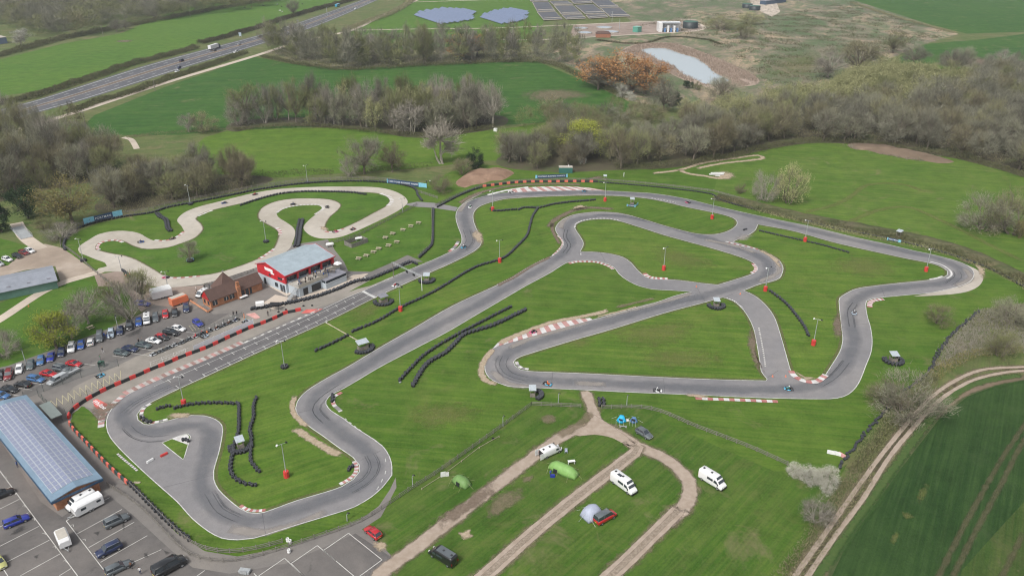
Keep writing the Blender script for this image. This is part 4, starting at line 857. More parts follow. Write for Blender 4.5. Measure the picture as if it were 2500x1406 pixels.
for i, (x, y, h, w_, k, f, l) in enumerate([
    (140, 850, 82, 92, 'lime', 'round', 'round yellow green tree beside the upper row of parked cars'),
    (176, 826, 72, 76, 'pale', 'round', 'white blossoming tree behind the yellow green tree in the car park'),
    (216, 790, 84, 84, 'pale', 'round', 'grey bare tree on the grass above the parked cars with a bench below'),
    (316, 778, 96, 88, 'pale', 'bush', 'spreading olive brown tree nearest the white trailer by the gravel yard'),
    (352, 738, 80, 70, 'olive', 'round', 'brown bare tree standing over the dark blue car by the white trailer'),
    (270, 742, 58, 70, 'olive', 'bush', 'low bare tree left of the spreading tree by the gravel yard'),
    (12, 868, 66, 76, 'pale', 'bush', 'thin bare bush at the left edge on the car park lawn'),
    (465, 637, 48, 46, 'grey', 'round', 'small bare tree ringed by a pale blue band inside the practice track'),
    (1078, 400, 108, 78, 'pale', 'tall', 'tall bare fork trunked tree in the pasture edge beside the hedge'),
    (890, 425, 90, 92, 'grey', 'wide', 'gnarled oak behind the practice track with a broken limb'),
    (958, 420, 76, 62, 'brown', 'round', 'round bare oak to the right of the gnarled oak behind the practice track'),
    (855, 430, 52, 44, 'pale', 'bush', 'pale twiggy bush in front of the gnarled oak'),
    (1075, 470, 42, 56, 'brown', 'bush', 'round bare bush by the earth mound and the blue banner'),
    (1160, 412, 52, 36, 'dark', 'bush', 'dark ivy covered bush on the left of the earth mound'),
    (1130, 425, 42, 50, 'brown', 'bush', 'low brown thicket touching the earth mound'),
    (1425, 378, 84, 100, 'lime', 'round', 'bright lime green leafing tree in the copse above the track'),
    (1368, 330, 54, 64, 'brown', 'round', 'reddish brown bare tree behind the copse of the lime green tree'),
    (1867, 490, 82, 58, 'pale', 'bush', 'feathery pale green sapling clump on the meadow, left one'),
    (1925, 497, 96, 74, 'willow', 'bush', 'feathery pale green sapling clump on the meadow, right one'),
    (1808, 472, 24, 28, 'brown', 'bush', 'small round brown bush on the meadow near the rubber wall'),
    (2400, 562, 96, 112, 'grey', 'bush', 'large dense bare thicket at the right end of the meadow'),
    (2470, 572, 108, 120, 'brown', 'bush', 'whitish blossoming thicket at the right edge of the meadow'),
    (2488, 580, 48, 36, 'gold', 'bush', 'small golden bush at the right edge below the thicket'),
    (2210, 1018, 100, 150, 'grey', 'bush', 'wide bare shrub on the boundary at the right of the circuit'),
    (2165, 990, 60, 90, 'brown', 'bush', 'low brown shrub left of the wide bare shrub on the boundary'),
    (1992, 1272, 52, 84, 'pale', 'bush', 'leafless spiky shrub below the white blossom hedge'),
    (1938, 1158, 28, 40, 'white', 'bush', 'white blossom bush where the wooden fence ends'),
    (1975, 1176, 36, 52, 'white', 'bush', 'middle white blossom bush at the corner of the campsite'),
    (2020, 1188, 48, 52, 'white', 'bush', 'tallest white blossom bush at the corner of the campsite'),
    (2016, 1204, 28, 32, 'white', 'bush', 'small white blossom bush hanging over the wheel tracks'),
    (1955, 1166, 30, 40, 'white', 'bush', 'small white blossom bush second along from the end of the wooden fence'),
    (1998, 1180, 40, 44, 'white', 'bush', 'white blossom bush between the middle and the tallest one at the campsite corner'),
    (2290, 790, 45, 70, 'olive', 'bush', 'olive bush at the upper end of the right hand scrub strip'),
    (2440, 870, 60, 80, 'olive', 'bush', 'olive shrub in the scrub strip near the right edge'),
    (2465, 790, 60, 90, 'grey', 'bush', 'bare brown shrub at the right edge above the scrub strip'),
    (178, 545, 112, 128, 'gold', 'wide', 'large golden brown oak left of the long blue banner'),
    (70, 533, 78, 70, 'dark', 'round', 'dark green holly at the left of the golden brown oak'),
    (4, 566, 84, 42, 'dark', 'cone', 'dark conifer at the left edge beside the small bridge'),
    (150, 580, 38, 76, 'pale', 'bush', 'white blossom bush left of the long blue banner'),
    (110, 560, 30, 50, 'olive', 'bush', 'olive bush by the small bridge'),
    (52, 112, 42, 46, 'white', 'round', 'white blossom tree near the blue roofed shed top left'),
    (285, 78, 30, 34, 'grey', 'round', 'round grey tree on the far hedge above the meadow'),
    (308, 72, 24, 24, 'grey', 'round', 'small grey tree second from the left on the far hedge'),
    (380, 48, 34, 46, 'grey', 'round', 'broad grey tree on the far hedge'),
    (424, 36, 28, 40, 'olive', 'round', 'olive tree on the far hedge left of the yellow willow'),
    (424, 14, 24, 34, 'lime', 'round', 'yellow willow at the top edge'),
    (718, 40, 40, 30, 'grey', 'round', 'lone bare tree by the road hedge among the cows'),
    (600, 300, 92, 84, 'olive', 'round', 'big round bare tree at the left end of the field row'),
    (460, 322, 44, 38, 'pale', 'round', 'grey tree on the hedge of the dark green field'),
    (500, 322, 50, 66, 'willow', 'bush', 'yellow green sallow on the hedge of the dark green field'),
    (1120, 142, 62, 68, 'orange', 'tall', 'orange willow standing first in the belt below the solar farm'),
    (1165, 138, 54, 64, 'orange', 'round', 'orange willow standing second in the belt below the solar farm'),
    (1462, 210, 74, 104, 'orange', 'round', 'bright orange willow at the left of the pond'),
    (1512, 222, 96, 124, 'orange', 'round', 'largest orange willow beside the pond'),
    (1574, 230, 84, 110, 'orange', 'round', 'orange willow nearest to the pond'),
    (1460, 220, 74, 46, 'grey', 'tall', 'ivy clad tree in front of the orange willows'),
    (1540, 232, 60, 72, 'grey', 'round', 'grey tree in front of the orange willows'),
    (1518, 238, 34, 30, 'white', 'bush', 'white blossom bush in front of the orange willows'),
    (1540, 245, 22, 26, 'white', 'bush', 'small white blossom bush at the field corner'),
    (1762, 250, 60, 86, 'grey', 'wide', 'bare oak at the lower end of the pond'),
    (1620, 270, 74, 76, 'grey', 'round', 'bare oak between the pond and the field corner'),
    (1650, 258, 34, 24, 'dark', 'cone', 'small dark conifer between the pond and the dense wood'),
    (1680, 216, 22, 22, 'dark', 'bush', 'dark round bush on the lower bank of the pond'),
    (1702, 220, 22, 24, 'olive', 'bush', 'green round bush on the lower bank of the pond'),
    (1815, 95, 40, 54, 'olive', 'bush', 'rounded willow scrub right of the black tank'),
    (1760, 72, 36, 70, 'olive', 'bush', 'rounded willow scrub next to the black tank'),
    (1830, 60, 30, 60, 'willow', 'bush', 'yellowish willow scrub below the twin tanks'),
    (2020, 190, 66, 70, 'pale', 'round', 'pale bare tree on the edge of the dry scrub'),
    (2090, 185, 84, 96, 'brown', 'round', 'brown bare tree right of the pale tree on the dry scrub'),
    (2180, 130, 52, 54, 'olive', 'round', 'olive tree in the far hedge of the dry scrub'),
    (2230, 160, 46, 62, 'grey', 'wide', 'grey hedge oak by the far green field'),
    (2320, 178, 56, 58, 'grey', 'wide', 'twisted oak in front of the bare earth patch'),
    (2345, 175, 60, 50, 'grey', 'round', 'second twisted oak in front of the bare earth patch'),
    (2445, 170, 48, 60, 'pale', 'round', 'pale oak near the right edge above the wood'),
    (1390, 300, 34, 34, 'white', 'bush', 'white blossom tree behind the lime green tree'),
    (1420, 398, 26, 24, 'white', 'bush', 'white blossom bush to the right of the green hut'),
    (1320, 352, 24, 34, 'white', 'bush', 'white blossom bush in the copse left of the lime green tree')]):
    random.seed(500+i); T(x, y, h, w_, k, f, l, 'trees standing singly' if False else None, 'bush' if f == 'bush' else 'tree', 'bush' if f == 'bush' else 'tree')
random.seed(77)
# hedges: one mesh each
def hedge(s, wd, h, kind, label, dens=26, name='hedge', L=0.7, group=None, tw_w=0.10):
    pts = resample(smooth(toG(s), step=2), 1.0); t_ = Twigs(); tr = MB()
    for i, p in enumerate(pts[:-1]):
        d = (pts[i+1]-p).normalized(); nrm = Vector((-d.y, d.x, 0)); hh = h*(0.75+0.5*mnoise.noise(p*0.12)+0.2*mnoise.noise(p*0.5)); tone0 = 0.5+0.9*mnoise.noise(p*0.3)
        for j in range(dens):
            a = random.uniform(-1, 1); zt = random.random()**0.7*hh*(1-0.45*a*a)
            q = p+nrm*a*wd/2+d*random.random()+Vector((0, 0, zt*0.85))
            t_.sliver(q, (rv()*0.7+Vector((0, 0, 0.8))+nrm*a*0.5).normalized(), random.uniform(0.5, 1.2)*L, tw_w*random.uniform(0.7, 1.5), min(1, max(0, tone0+random.gauss(0, 0.25))))
    c = pts[len(pts)//2].copy(); me = t_.mesh('hedge', TW[kind]); me.transform(Matrix.Translation(-c))
    o = link(bpy.data.objects.new(name, me)); o.location = c; return tag(o, label, 'hedge', group)
def stuffveg(name, s, sp, h, kind, label, dens=5, L=0.6, wdt=0.10, spread=0.8, seed=3, patch=0.0, leafp=0.0):
    """ground cover nobody could count: one object"""
    random.seed(seed); t_ = Twigs()
    for x, y in scatter(s, sp, seed):
        if not inview(x, y): continue
        nz = mnoise.noise(Vector((x*0.06, y*0.06, seed)))
        if nz < patch-0.5: continue
        for j in range(dens):
            p = Vector((x+random.gauss(0, spread), y+random.gauss(0, spread), 0)); hh = h*(0.7+nz)*random.uniform(0.3, 1); d = (rv()*0.55+Vector((0, 0, 1))).normalized()
            if leafp and random.random() < leafp: t_.leaf(p+Vector((0, 0, hh)), wdt*1.6, random.random())
            else: t_.sliver(p+Vector((0, 0, random.random()*hh*0.5)), d, max(0.15, L*random.uniform(0.5, 1.3)), wdt, min(1, max(0, 0.5+nz+random.gauss(0, 0.25))))
    o = link(bpy.data.objects.new(name, t_.mesh(name, TW[kind]))); return tag(o, label, None, None, 'stuff')
hedge('-40,262 60,244 120,226 190,203 250,184 320,160 400,140 480,118', 8, 4.2, 'hedge', 'long brown hedge between the left meadow and the dual carriageway', 60, tw_w=0.30, L=1.4)
hedge('488,108 560,90 640,66 720,40 800,18 860,2 900,-15', 8, 4.6, 'hedge', 'olive hedge above the dual carriageway behind the lorry', 60, tw_w=0.32, L=1.5)
hedge('170,278 240,250 320,228 400,198 470,175 520,158 600,130', 7, 3.6, 'hedge', 'olive hedge between the dual carriageway and the farm track', 60, tw_w=0.28, L=1.3)
hedge('840,80 880,62 940,42 980,22 1010,0', 8, 5, 'brown', 'scrubby hedge between the far road and the farm track', 34, tw_w=0.28, L=1.5)
hedge('-40,148 60,122 150,98 240,80 330,62 430,44 540,22 620,8 700,-8', 9, 5.5, 'hedge', 'far hedge along the top of the left meadow', 60, tw_w=0.28, L=1.5)
hedge('310,338 380,330 450,326 520,322 600,314', 4, 2.2, 'brown', 'low hedge along the bottom of the dark green field', 26, tw_w=0.14)
hedge('620,432 700,428 760,424 820,424', 7, 3.2, 'hedge', 'hedge behind the practice track under the tall lamp', 34, tw_w=0.15)
hedge('870,424 940,416 1010,410 1060,412', 5, 3.6, 'hedge', 'hedge right of the gnarled oak', 30, tw_w=0.15)
hedge('2080,8 2150,32 2240,58 2330,82', 5, 1.8, 'brown', 'low hedge along the far green field', 22, tw_w=0.28, L=1.3)
hedge('1748,484 1800,497 1860,513 1960,536 2060,556 2200,583 2330,617 2430,657 2525,704', 5.5, 2.4, 'hedge', 'bramble hedge on the crest of the bank along the upper straight', 90, tw_w=0.13, L=0.8)
hedge('2110,1160 2010,1290 1960,1370 1900,1440', 5, 1.6, 'brown', 'bramble hedge beside the wheel tracks', 60, tw_w=0.09, L=0.6)
hedge('2275,915 2230,960 2180,1020 2130,1090 2085,1150', 4, 1.8, 'olive', 'bramble hedge along the right hand boundary', 60, tw_w=0.09, L=0.6)
hedge('2275,925 2310,900 2370,870 2440,860 2520,858', 3.5, 2.2, 'gold', 'clipped hedge curving along the field path on the right', 60, tw_w=0.09, L=0.6)
hedge('1500,412 1640,408 1780,386 1880,362 1990,347 2110,352 2200,366 2335,386 2440,412 2540,445', 6, 3.6, 'hedge', 'undergrowth hedge along the front of the dense wood', 60, tw_w=0.15, L=0.9)
hedge('570,320 680,312 800,312 960,330 1060,334 1210,312', 5, 3.4, 'hedge', 'undergrowth hedge along the foot of the middle tree row', 50, tw_w=0.16, L=0.9)
hedge('640,140 740,160 840,172 1080,160 1310,154 1420,190 1530,243', 6, 3.4, 'hedge', 'undergrowth hedge along the top of the dark green field', 40, tw_w=0.22, L=1.1)
stuffveg('undergrowth', '-60,330 230,375 290,410 180,445 60,470 -60,500', 2.2, 2.0, 'olive', 'brown undergrowth under the left woods', 8, 1.0, 0.16)
stuffveg('undergrowth', '230,500 300,450 420,425 640,430 600,470 460,492 300,525', 2.2, 2.0, 'brown', 'brown undergrowth behind the practice track', 8, 1.0, 0.16, seed=4)
stuffveg('undergrowth', '1490,400 1900,340 2110,340 2340,372 2560,430 2560,260 2000,270 1560,350', 3.0, 2.5, 'brown', 'dark undergrowth of the right hand wood', 8, 1.2, 0.22, 1.2, seed=5)
stuffveg('rough_grass', '1745,482 1860,505 1960,528 2060,548 2200,572 2330,602 2420,640 2520,690 2520,720 2440,668 2330,628 2190,592 2050,566 1860,520', 0.9, 1.9, 'willow', 'rough pale grass bank behind the rubber wall on the right', 9, 0.9, 0.14, 0.7, seed=6)
stuffveg('rough_grass', '1750,490 1860,515 2050,558 2190,585 2330,620 2440,660 2520,705 2500,690 2330,610 2060,552', 0.9, 2.0, 'hedge', 'dead stalks on the rough bank behind the rubber wall', 14, 0.8, 0.16, 0.7, seed=7)
stuffveg('scrub', '2390,762 2520,740 2540,860 2440,858 2370,868 2275,912 2315,835', 1.1, 1.0, 'pale', 'pale grass and bramble scrub on the right hand boundary', 22, 0.8, 0.11, 0.8, seed=8)
stuffveg('scrub', '2390,762 2520,740 2540,860 2440,858 2370,868 2275,912 2315,835', 1.5, 1.1, 'olive', 'green bramble patches on the right hand boundary', 10, 0.7, 0.13, 0.9, seed=9, patch=0.45, leafp=0.5)
stuffveg('reeds', '1520,125 1560,108 1640,106 1720,130 1800,165 1850,192 1845,208 1780,214 1782,197 1745,178 1725,160 1700,143 1660,131 1625,119 1590,118 1565,123 1600,143 1640,160 1672,184 1700,196 1735,207 1720,213 1660,192 1600,160 1560,140', 2.0, 1.6, 'reed', 'brown reeds round the pond', 10, 1.5, 0.25, 1.0, seed=10)
stuffveg('rough_grass', '1560,0 2060,0 2320,86 2050,190 1900,240 1800,190 1760,90 1560,60', 5.5, 0.9, 'pale', 'pale tussocks on the far dry scrub', 7, 1.0, 0.35, 2.0, seed=12, patch=0.4)
stuffveg('scrub', '2275,912 2240,950 2190,1010 2130,1080 2070,1150 2095,1160 2150,1085 2215,1010 2290,925', 0.9, 1.3, 'hedge', 'dark bramble band between the circuit and the field path', 16, 0.8, 0.12, 0.7, seed=15)
stuffveg('scrub', '2200,970 2140,1060 2060,1180 1960,1330 1900,1406 1925,1406 2000,1300 2075,1180 2140,1100 2210,1010', 0.8, 0.9, 'brown', 'bramble and dead grass beside the field path', 16, 0.6, 0.10, 0.6, seed=13)
stuffveg('undergrowth', '640,128 700,148 830,170 1080,158 1310,150 1420,170 1410,140 1300,125 900,130', 4.5, 2.0, 'pale', 'pale undergrowth below the far tree belt', 7, 1.4, 0.3, 1.8, seed=14)
stuffveg('scrub', '1560,64 1720,96 1800,150 1860,200 1930,240 2040,180 2200,120 2320,84 2080,4 1900,40 1740,30', 4.5, 1.5, 'hedge', 'dark bramble and dead scrub patches on the far wasteland', 12, 1.3, 0.34, 1.6, seed=16, patch=0.55)
stuffveg('scrub', '2066,358 2110,352 2165,362 2235,371 2300,385 2330,396 2290,400 2215,391 2150,379 2090,368', 1.6, 1.8, 'grey', 'dead scrub and rubble on the earth bank by the dense wood', 8, 1.0, 0.16, 0.9, seed=17, patch=0.3)
hedge('1455,100 1560,108 1640,92 1720,98 1760,110', 3, 1.6, 'hedge', 'dark hedge line between the sewage works and the pond', 30, tw_w=0.24, L=1.1)
hedge('1990,275 1900,262 1840,258 1780,262', 3, 1.6, 'hedge', 'dark ditch hedge from the pond to the willows', 30, tw_w=0.2, L=1.0)
# ---------------- materials of the objects ----------------
def paint(name, col): return plain('paint_'+name, col, 0.28, 0.06, 0.6, coat=0.6)
CC = {k: paint(k, c) for k, c in dict(white=(0.72, 0.72, 0.72), silver=(0.42, 0.44, 0.46), grey=(0.10, 0.115, 0.125), greygreen=(0.075, 0.10, 0.105), black=(0.012, 0.013, 0.015), navy=(0.012, 0.022, 0.07),
      blue=(0.02, 0.075, 0.30), midblue=(0.05, 0.14, 0.32), skyblue=(0.36, 0.43, 0.50), red=(0.42, 0.015, 0.022), darkred=(0.17, 0.012, 0.014), orange=(0.75, 0.20, 0.09), royal=(0.02, 0.035, 0.28), green=(0.03, 0.16, 0.08), cyan=(0.05, 0.32, 0.50), yellow=(0.42, 0.42, 0.16), pink=(0.60, 0.10, 0.22)).items()}
M_glass = plain('window_glass', (0.035, 0.045, 0.055), 0.08, 0.1, 0.5, spec=0.9)
M_tyre = plain('tyre_rubber', (0.014, 0.015, 0.018), 0.75, 0.25, 4); M_tyre2 = plain('weathered_rubber', (0.011, 0.012, 0.015), 0.8, 0.3, 3); M_tyre3 = plain('lit_top_rubber', (0.052, 0.055, 0.064), 0.7, 0.3, 3)
M_rim = plain('alloy_rim', (0.38, 0.39, 0.40), 0.35, 0.1, metal=0.6)
M_lens = plain('lamp_lens', (0.65, 0.67, 0.68), 0.15, 0.05); M_tail = plain('tail_lens', (0.30, 0.01, 0.01), 0.2, 0.05)
M_plate = plain('number_plate', (0.60, 0.50, 0.08), 0.5, 0.05); M_blk = plain('black_plastic', (0.02, 0.02, 0.022), 0.6, 0.2)
M_galv = plain('galvanised_steel', (0.42, 0.44, 0.45), 0.5, 0.15, metal=0.3); M_white = plain('white_paint', (0.70, 0.70, 0.69), 0.5, 0.1)
M_redp = plain('red_plastic', (0.56, 0.045, 0.04), 0.5, 0.18, 0.8); M_redf = plain('faded_red_plastic', (0.60, 0.14, 0.10), 0.55, 0.2, 0.8); M_wood = plain('weathered_timber', (0.20, 0.175, 0.15), 0.85, 0.3, 1.5)
M_woodp = plain('pale_timber', (0.42, 0.36, 0.27), 0.85, 0.25, 1.5); M_brick = None
def brick(name, c1, c2, mortar, s=1.6):
    m, nt, b = newmat(name); t = nt.nodes.new('ShaderNodeTexBrick'); t.inputs['Scale'].default_value = s
    g = nt.nodes.new('ShaderNodeTexCoord'); mp = nt.nodes.new('ShaderNodeMapping'); mp.inputs['Rotation'].default_value = (radians(90), 0, 0)
    nt.links.new(g.outputs['Object'], mp.inputs[0]); nt.links.new(mp.outputs[0], t.inputs['Vector'])
    for k, c in (('Color1', c1), ('Color2', c2), ('Mortar', mortar)): t.inputs[k].default_value = (*c, 1)
    t.inputs['Mortar Size'].default_value = 0.012
    f = noise(nt, pos(nt, objc=True), 0.8, 4)
    c = mix(nt, 1.0, t.outputs[0], ramp(nt, f, [(0.3, (0.75, 0.75, 0.75)), (0.7, (1.2, 1.2, 1.2))]).outputs[0], 'MULTIPLY')
    nt.links.new(c, b.inputs['Base Color']); b.inputs['Roughness'].default_value = 0.9; return m
M_brick = brick('orange_brick', (0.36, 0.135, 0.06), (0.44, 0.19, 0.09), (0.35, 0.28, 0.22))
def ribbed(name, col, freq=6.0, var=0.10, rough=0.5, axis=(1, 0, 0)):
    m, nt, b = newmat(name); wv = nt.nodes.new('ShaderNodeTexWave'); wv.inputs['Scale'].default_value = freq/ (2*pi)*2
    nt.links.new(pos(nt, objc=True), wv.inputs['Vector']); f = noise(nt, pos(nt, objc=True), 0.5, 5, 0.7)
    lo = tuple(c*(1-var) for c in col); hi = tuple(min(1, c*(1+var)) for c in col)
    c = mix(nt, wv.outputs['Fac'], lo, hi); c = mix(nt, 1.0, c, ramp(nt, f, [(0.3, (0.82, 0.82, 0.82)), (0.7, (1.12, 1.12, 1.12))]).outputs[0], 'MULTIPLY')
    nt.links.new(c, b.inputs['Base Color']); b.inputs['Roughness'].default_value = rough
    bp = nt.nodes.new('ShaderNodeBump'); bp.inputs['Strength'].default_value = 0.4; bp.inputs['Distance'].default_value = 0.03; nt.links.new(wv.outputs['Fac'], bp.inputs['Height']); nt.links.new(bp.outputs[0], b.inputs['Normal']); return m
M_roofg = ribbed('pale_sheet_roof', (0.31, 0.37, 0.41), 5, 0.02); M_redw = ribbed('red_cladding', (0.50, 0.02, 0.03), 8, 0.08); M_greyw = plain('pale_grey_wall', (0.44, 0.49, 0.53), 0.7, 0.06, 0.6)
M_tile = ribbed('brown_tiles', (0.105, 0.062, 0.050), 16, 0.12, 0.85); M_asb = ribbed('grey_corrugated', (0.24, 0.26, 0.30), 10, 0.14, 0.8); M_grnw = ribbed('green_cladding', (0.10, 0.20, 0.165), 10, 0.12, 0.7)
M_felt = plain('roof_felt', (0.20, 0.20, 0.23), 0.8, 0.2, 0.8); M_dark = plain('dark_opening', (0.025, 0.027, 0.03), 0.4, 0.2); M_pave = plain('pale_slab', (0.42, 0.39, 0.34), 0.8, 0.12, 1)
M_navyb = plain('navy_banner', (0.025, 0.06, 0.14), 0.5, 0.05); M_skyb = plain('sky_banner', (0.22, 0.52, 0.66), 0.5, 0.15, 1.2); M_mesh = plain('grey_mesh_panel', (0.36, 0.38, 0.39), 0.6, 0.15)
# ---------------- vehicles ----------------
def wheel(parent, x, y, r, wd, loc_z=None):
    mb = MB(); M = Matrix.Translation((x, y, r)) @ Matrix.Rotation(radians(90), 4, 'X')
    mb.lathe([(r*0.6, -wd/2), (r*0.93, -wd/2), (r, -wd*0.3), (r, wd*0.3), (r*0.93, wd/2), (r*0.6, wd/2)], 14, M=M)
    t = mb.build('wheel', M_tyre, parent, True)
    mb = MB(); mb.lathe([(0.001, -wd*0.40), (r*0.5, -wd*0.40), (r*0.62, -wd*0.46), (r*0.62, wd*0.46), (r*0.5, wd*0.40), (0.001, wd*0.40)], 10, M=M); mb.build('rim', M_rim, t); return t
def section(x, w, z0, z1, z2, tw=0.9):
    """one slice across a car body: sill, shoulder and top edge"""
    return [Vector(p) for p in ((x, -w*0.93, z0), (x, -w, (z0+z1)/2), (x, -w*0.985, z1), (x, -w*tw, z2), (x, w*tw, z2), (x, w*0.985, z1), (x, w, (z0+z1)/2), (x, w*0.93, z0))]
def make_vehicle(name, L, W, H, prof, cab, wb, r, roofcol=None, label='', glasscut=None, rails=False, cat='car'):
    """prof: (x fraction, half width fraction, top height); cab: x fractions of windscreen foot, roof front, roof rear, rear foot and belt height; front is +x"""
    e = empty(name, label=label, cat=cat); w = W/2; mb = MB(); z0 = 0.22*H/1.5 if H < 2 else 0.3
    secs = [section((fx-0.5)*L, w*fw, z0+(0.12 if fx in (0, 1) else 0), min(zt*0.86, zt-0.06), zt) for fx, fw, zt in prof]
    mb.loft(secs); body = mb.build('body', CC['grey'], e, True)
    sm = body.data; 
    a, b_, c, d, zb = cab; X = lambda f: (f-0.5)*L
    tw, bw = w*0.72 if H < 2 else w*0.86, w*0.91; zt = H-0.05
    ring0 = [Vector(p) for p in ((X(d), -bw*0.93, zb), (X(a), -bw*0.93, zb), (X(a), bw*0.93, zb), (X(d), bw*0.93, zb))]
    ring1 = [Vector(p) for p in ((X(c), -tw, zt), (X(b_), -tw, zt), (X(b_), tw, zt), (X(c), tw, zt))]
    mb = MB(); mb.loft([ring0, ring1]); mb.build('window', M_glass, e)
    mb = MB(); zc = zt+0.002                                     # roof panel with pillars
    rr = [Vector((p.x*1.0, p.y*1.03, zc)) for p in ring1]; rt = [Vector((p.x*0.985 if True else 0, p.y*0.93, H)) for p in ring1]
    mb.loft([rr, rt]); 
    roof = mb.build('roof', CC['grey'], e, True)
    mb = MB()
    for k in range(4):
        p, q = ring0[k], ring1[k]; mb.tube([p+Vector((0, 0, -0.03)), q+Vector((0, 0, 0.02))], 0.055 if H < 2 else 0.07, 4)
    if d < 0.15 and H < 2 or glasscut:
        for f in (glasscut or (0.30,)):
            for s in (-1, 1):
                mb.tube([Vector((X(f)-0.05, s*bw*0.94, zb)), Vector((X(f)+0.05, s*tw*1.01, zt))], 0.06, 4)
    mb.tube([Vector((X((a+d)/2), -bw*0.94, zb)), Vector((X((b_+c)/2), -tw*1.01, zt))], 0.035, 4); mb.tube([Vector((X((a+d)/2), bw*0.94, zb)), Vector((X((b_+c)/2), tw*1.01, zt))], 0.035, 4)
    mb.build('pillar', CC['grey'], e)
    if rails:
        mb = MB()
        for s in (-1, 1): mb.tube([(X(b_)-0.1, s*tw*0.95, H+0.01), (X(b_)-0.3, s*tw*0.95, H+0.06), (X(c)+0.3, s*tw*0.95, H+0.06), (X(c)+0.1, s*tw*0.95, H+0.01)], 0.025, 4)
        mb.build('roof_rail', M_galv, e)
    for fx in wb:
        for s in (-1, 1): wheel(e, X(fx), s*(w-0.10), r, 0.22)
    fz = prof[-2][2]*0.80; rz = prof[1][2]*0.82
    for s in (-1, 1):
        mb = MB(); mb.box(X(0.985), X(1.0)+0.015, s*w*0.55-0.16, s*w*0.55+0.16, fz-0.08, fz+0.07); mb.build('headlight', M_lens, e)
        mb = MB(); mb.box(X(0.0)-0.015, X(0.02), s*w*0.68-0.11, s*w*0.68+0.11, rz-0.13, rz+0.08); mb.build('tail_light', M_tail, e)
        mb = MB(); mb.box(X(a)-0.25, X(a)-0.10, s*(bw+0.10)-0.09, s*(bw+0.10)+0.09, zb+0.0, zb+0.15); mb.build('wing_mirror', M_blk, e)
    mb = MB(); mb.box(X(0)-0.02, X(0.01), -0.26, 0.26, z0+0.25, z0+0.36); mb.build('number_plate', M_plate, e)
    mb = MB(); mb.box(X(1)-0.02, X(1)+0.012, -0.26, 0.26, z0+0.12, z0+0.23); mb.build('number_plate', M_white, e)
    mb = MB(); mb.box(X(1)-0.03, X(1)+0.008, -w*0.55, w*0.55, z0+0.26, z0+0.40); mb.build('grille', M_blk, e)
    return e
VK = {
 'hatch': dict(L=4.1, W=1.78, H=1.48, prof=[(0, .80, .78), (.03, .95, .92), (.25, 1, .95), (.60, 1, .95), (.72, .99, .92), (.93, .93, .76), (.985, .82, .68), (1, .70, .60)], cab=(.72, .56, .12, .02, .92), wb=(.19, .80), r=.31),
 'saloon': dict(L=4.6, W=1.82, H=1.44, prof=[(0, .80, .82), (.03, .93, .94), (.22, 1, .95), (.60, 1, .93), (.70, .99, .90), (.93, .93, .76), (.985, .82, .66), (1, .70, .58)], cab=(.70, .55, .27, .12, .91), wb=(.20, .80), r=.32),
 'estate': dict(L=4.6, W=1.80, H=1.50, prof=[(0, .82, .85), (.02, .95, .95), (.22, 1, .96), (.60, 1, .94), (.71, .99, .91), (.93, .93, .77), (.985, .82, .67), (1, .70, .58)], cab=(.71, .56, .06, .01, .92), wb=(.20, .80), r=.32),
 'suv': dict(L=4.6, W=1.90, H=1.70, prof=[(0, .84, .98), (.02, .96, 1.08), (.22, 1, 1.10), (.60, 1, 1.08), (.72, .99, 1.05), (.93, .95, .96), (.985, .86, .84), (1, .76, .72)], cab=(.73, .59, .08, .01, 1.05), wb=(.19, .80), r=.37),
 'mpv': dict(L=4.9, W=1.92, H=1.95, prof=[(0, .86, 1.05), (.02, .97, 1.15), (.22, 1, 1.16), (.60, 1, 1.14), (.80, .99, 1.08), (.95, .93, .92), (.985, .84, .80), (1, .74, .68)], cab=(.84, .68, .04, .005, 1.12), wb=(.19, .80), r=.34),
 'coupe': dict(L=4.4, W=1.82, H=1.30, prof=[(0, .80, .80), (.03, .94, .90), (.22, 1, .86), (.60, 1, .84), (.70, .99, .82), (.93, .93, .68), (.985, .82, .58), (1, .70, .50)], cab=(.69, .52, .32, .10, .83), wb=(.19, .81), r=.33)}
PV = {}
for k, d in VK.items():
    PV[k] = make_vehicle('parked_car', label='car', rails=(k == 'suv'), **d)
def recolor(root, body, roof=None):
    for ch in root.children:
        base = ch.name.split('.')[0]
        if base in ('body', 'pillar', 'roof', 'door'):
            ch.material_slots[0].link = 'OBJECT'; ch.material_slots[0].material = roof if (roof and base in ('roof', 'pillar')) else body
USED = set()
def car(kind, col, p, q, label, group=None, roof=None, name='parked_car', scale=1.0, cat=None):
    """p = middle of the car on the ground, q = pixel offset pointing to its front"""
    src = PV[kind]
    if kind not in USED: USED.add(kind); o = src
    else: o = copy_tree(src)
    g = G(*p); o.location = (g.x, g.y, Z['yard']+0.02 if name == 'parked_car' else 0.1); o.rotation_euler = (0, 0, head(p, (p[0]+q[0], p[1]+q[1]))); o.scale = (scale,)*3
    recolor(o, CC[col], CC[roof] if roof else None); o.name = name; tag(o, label, cat or 'car', group); return o
GU = 'cars parked in the upper row along the lawn'
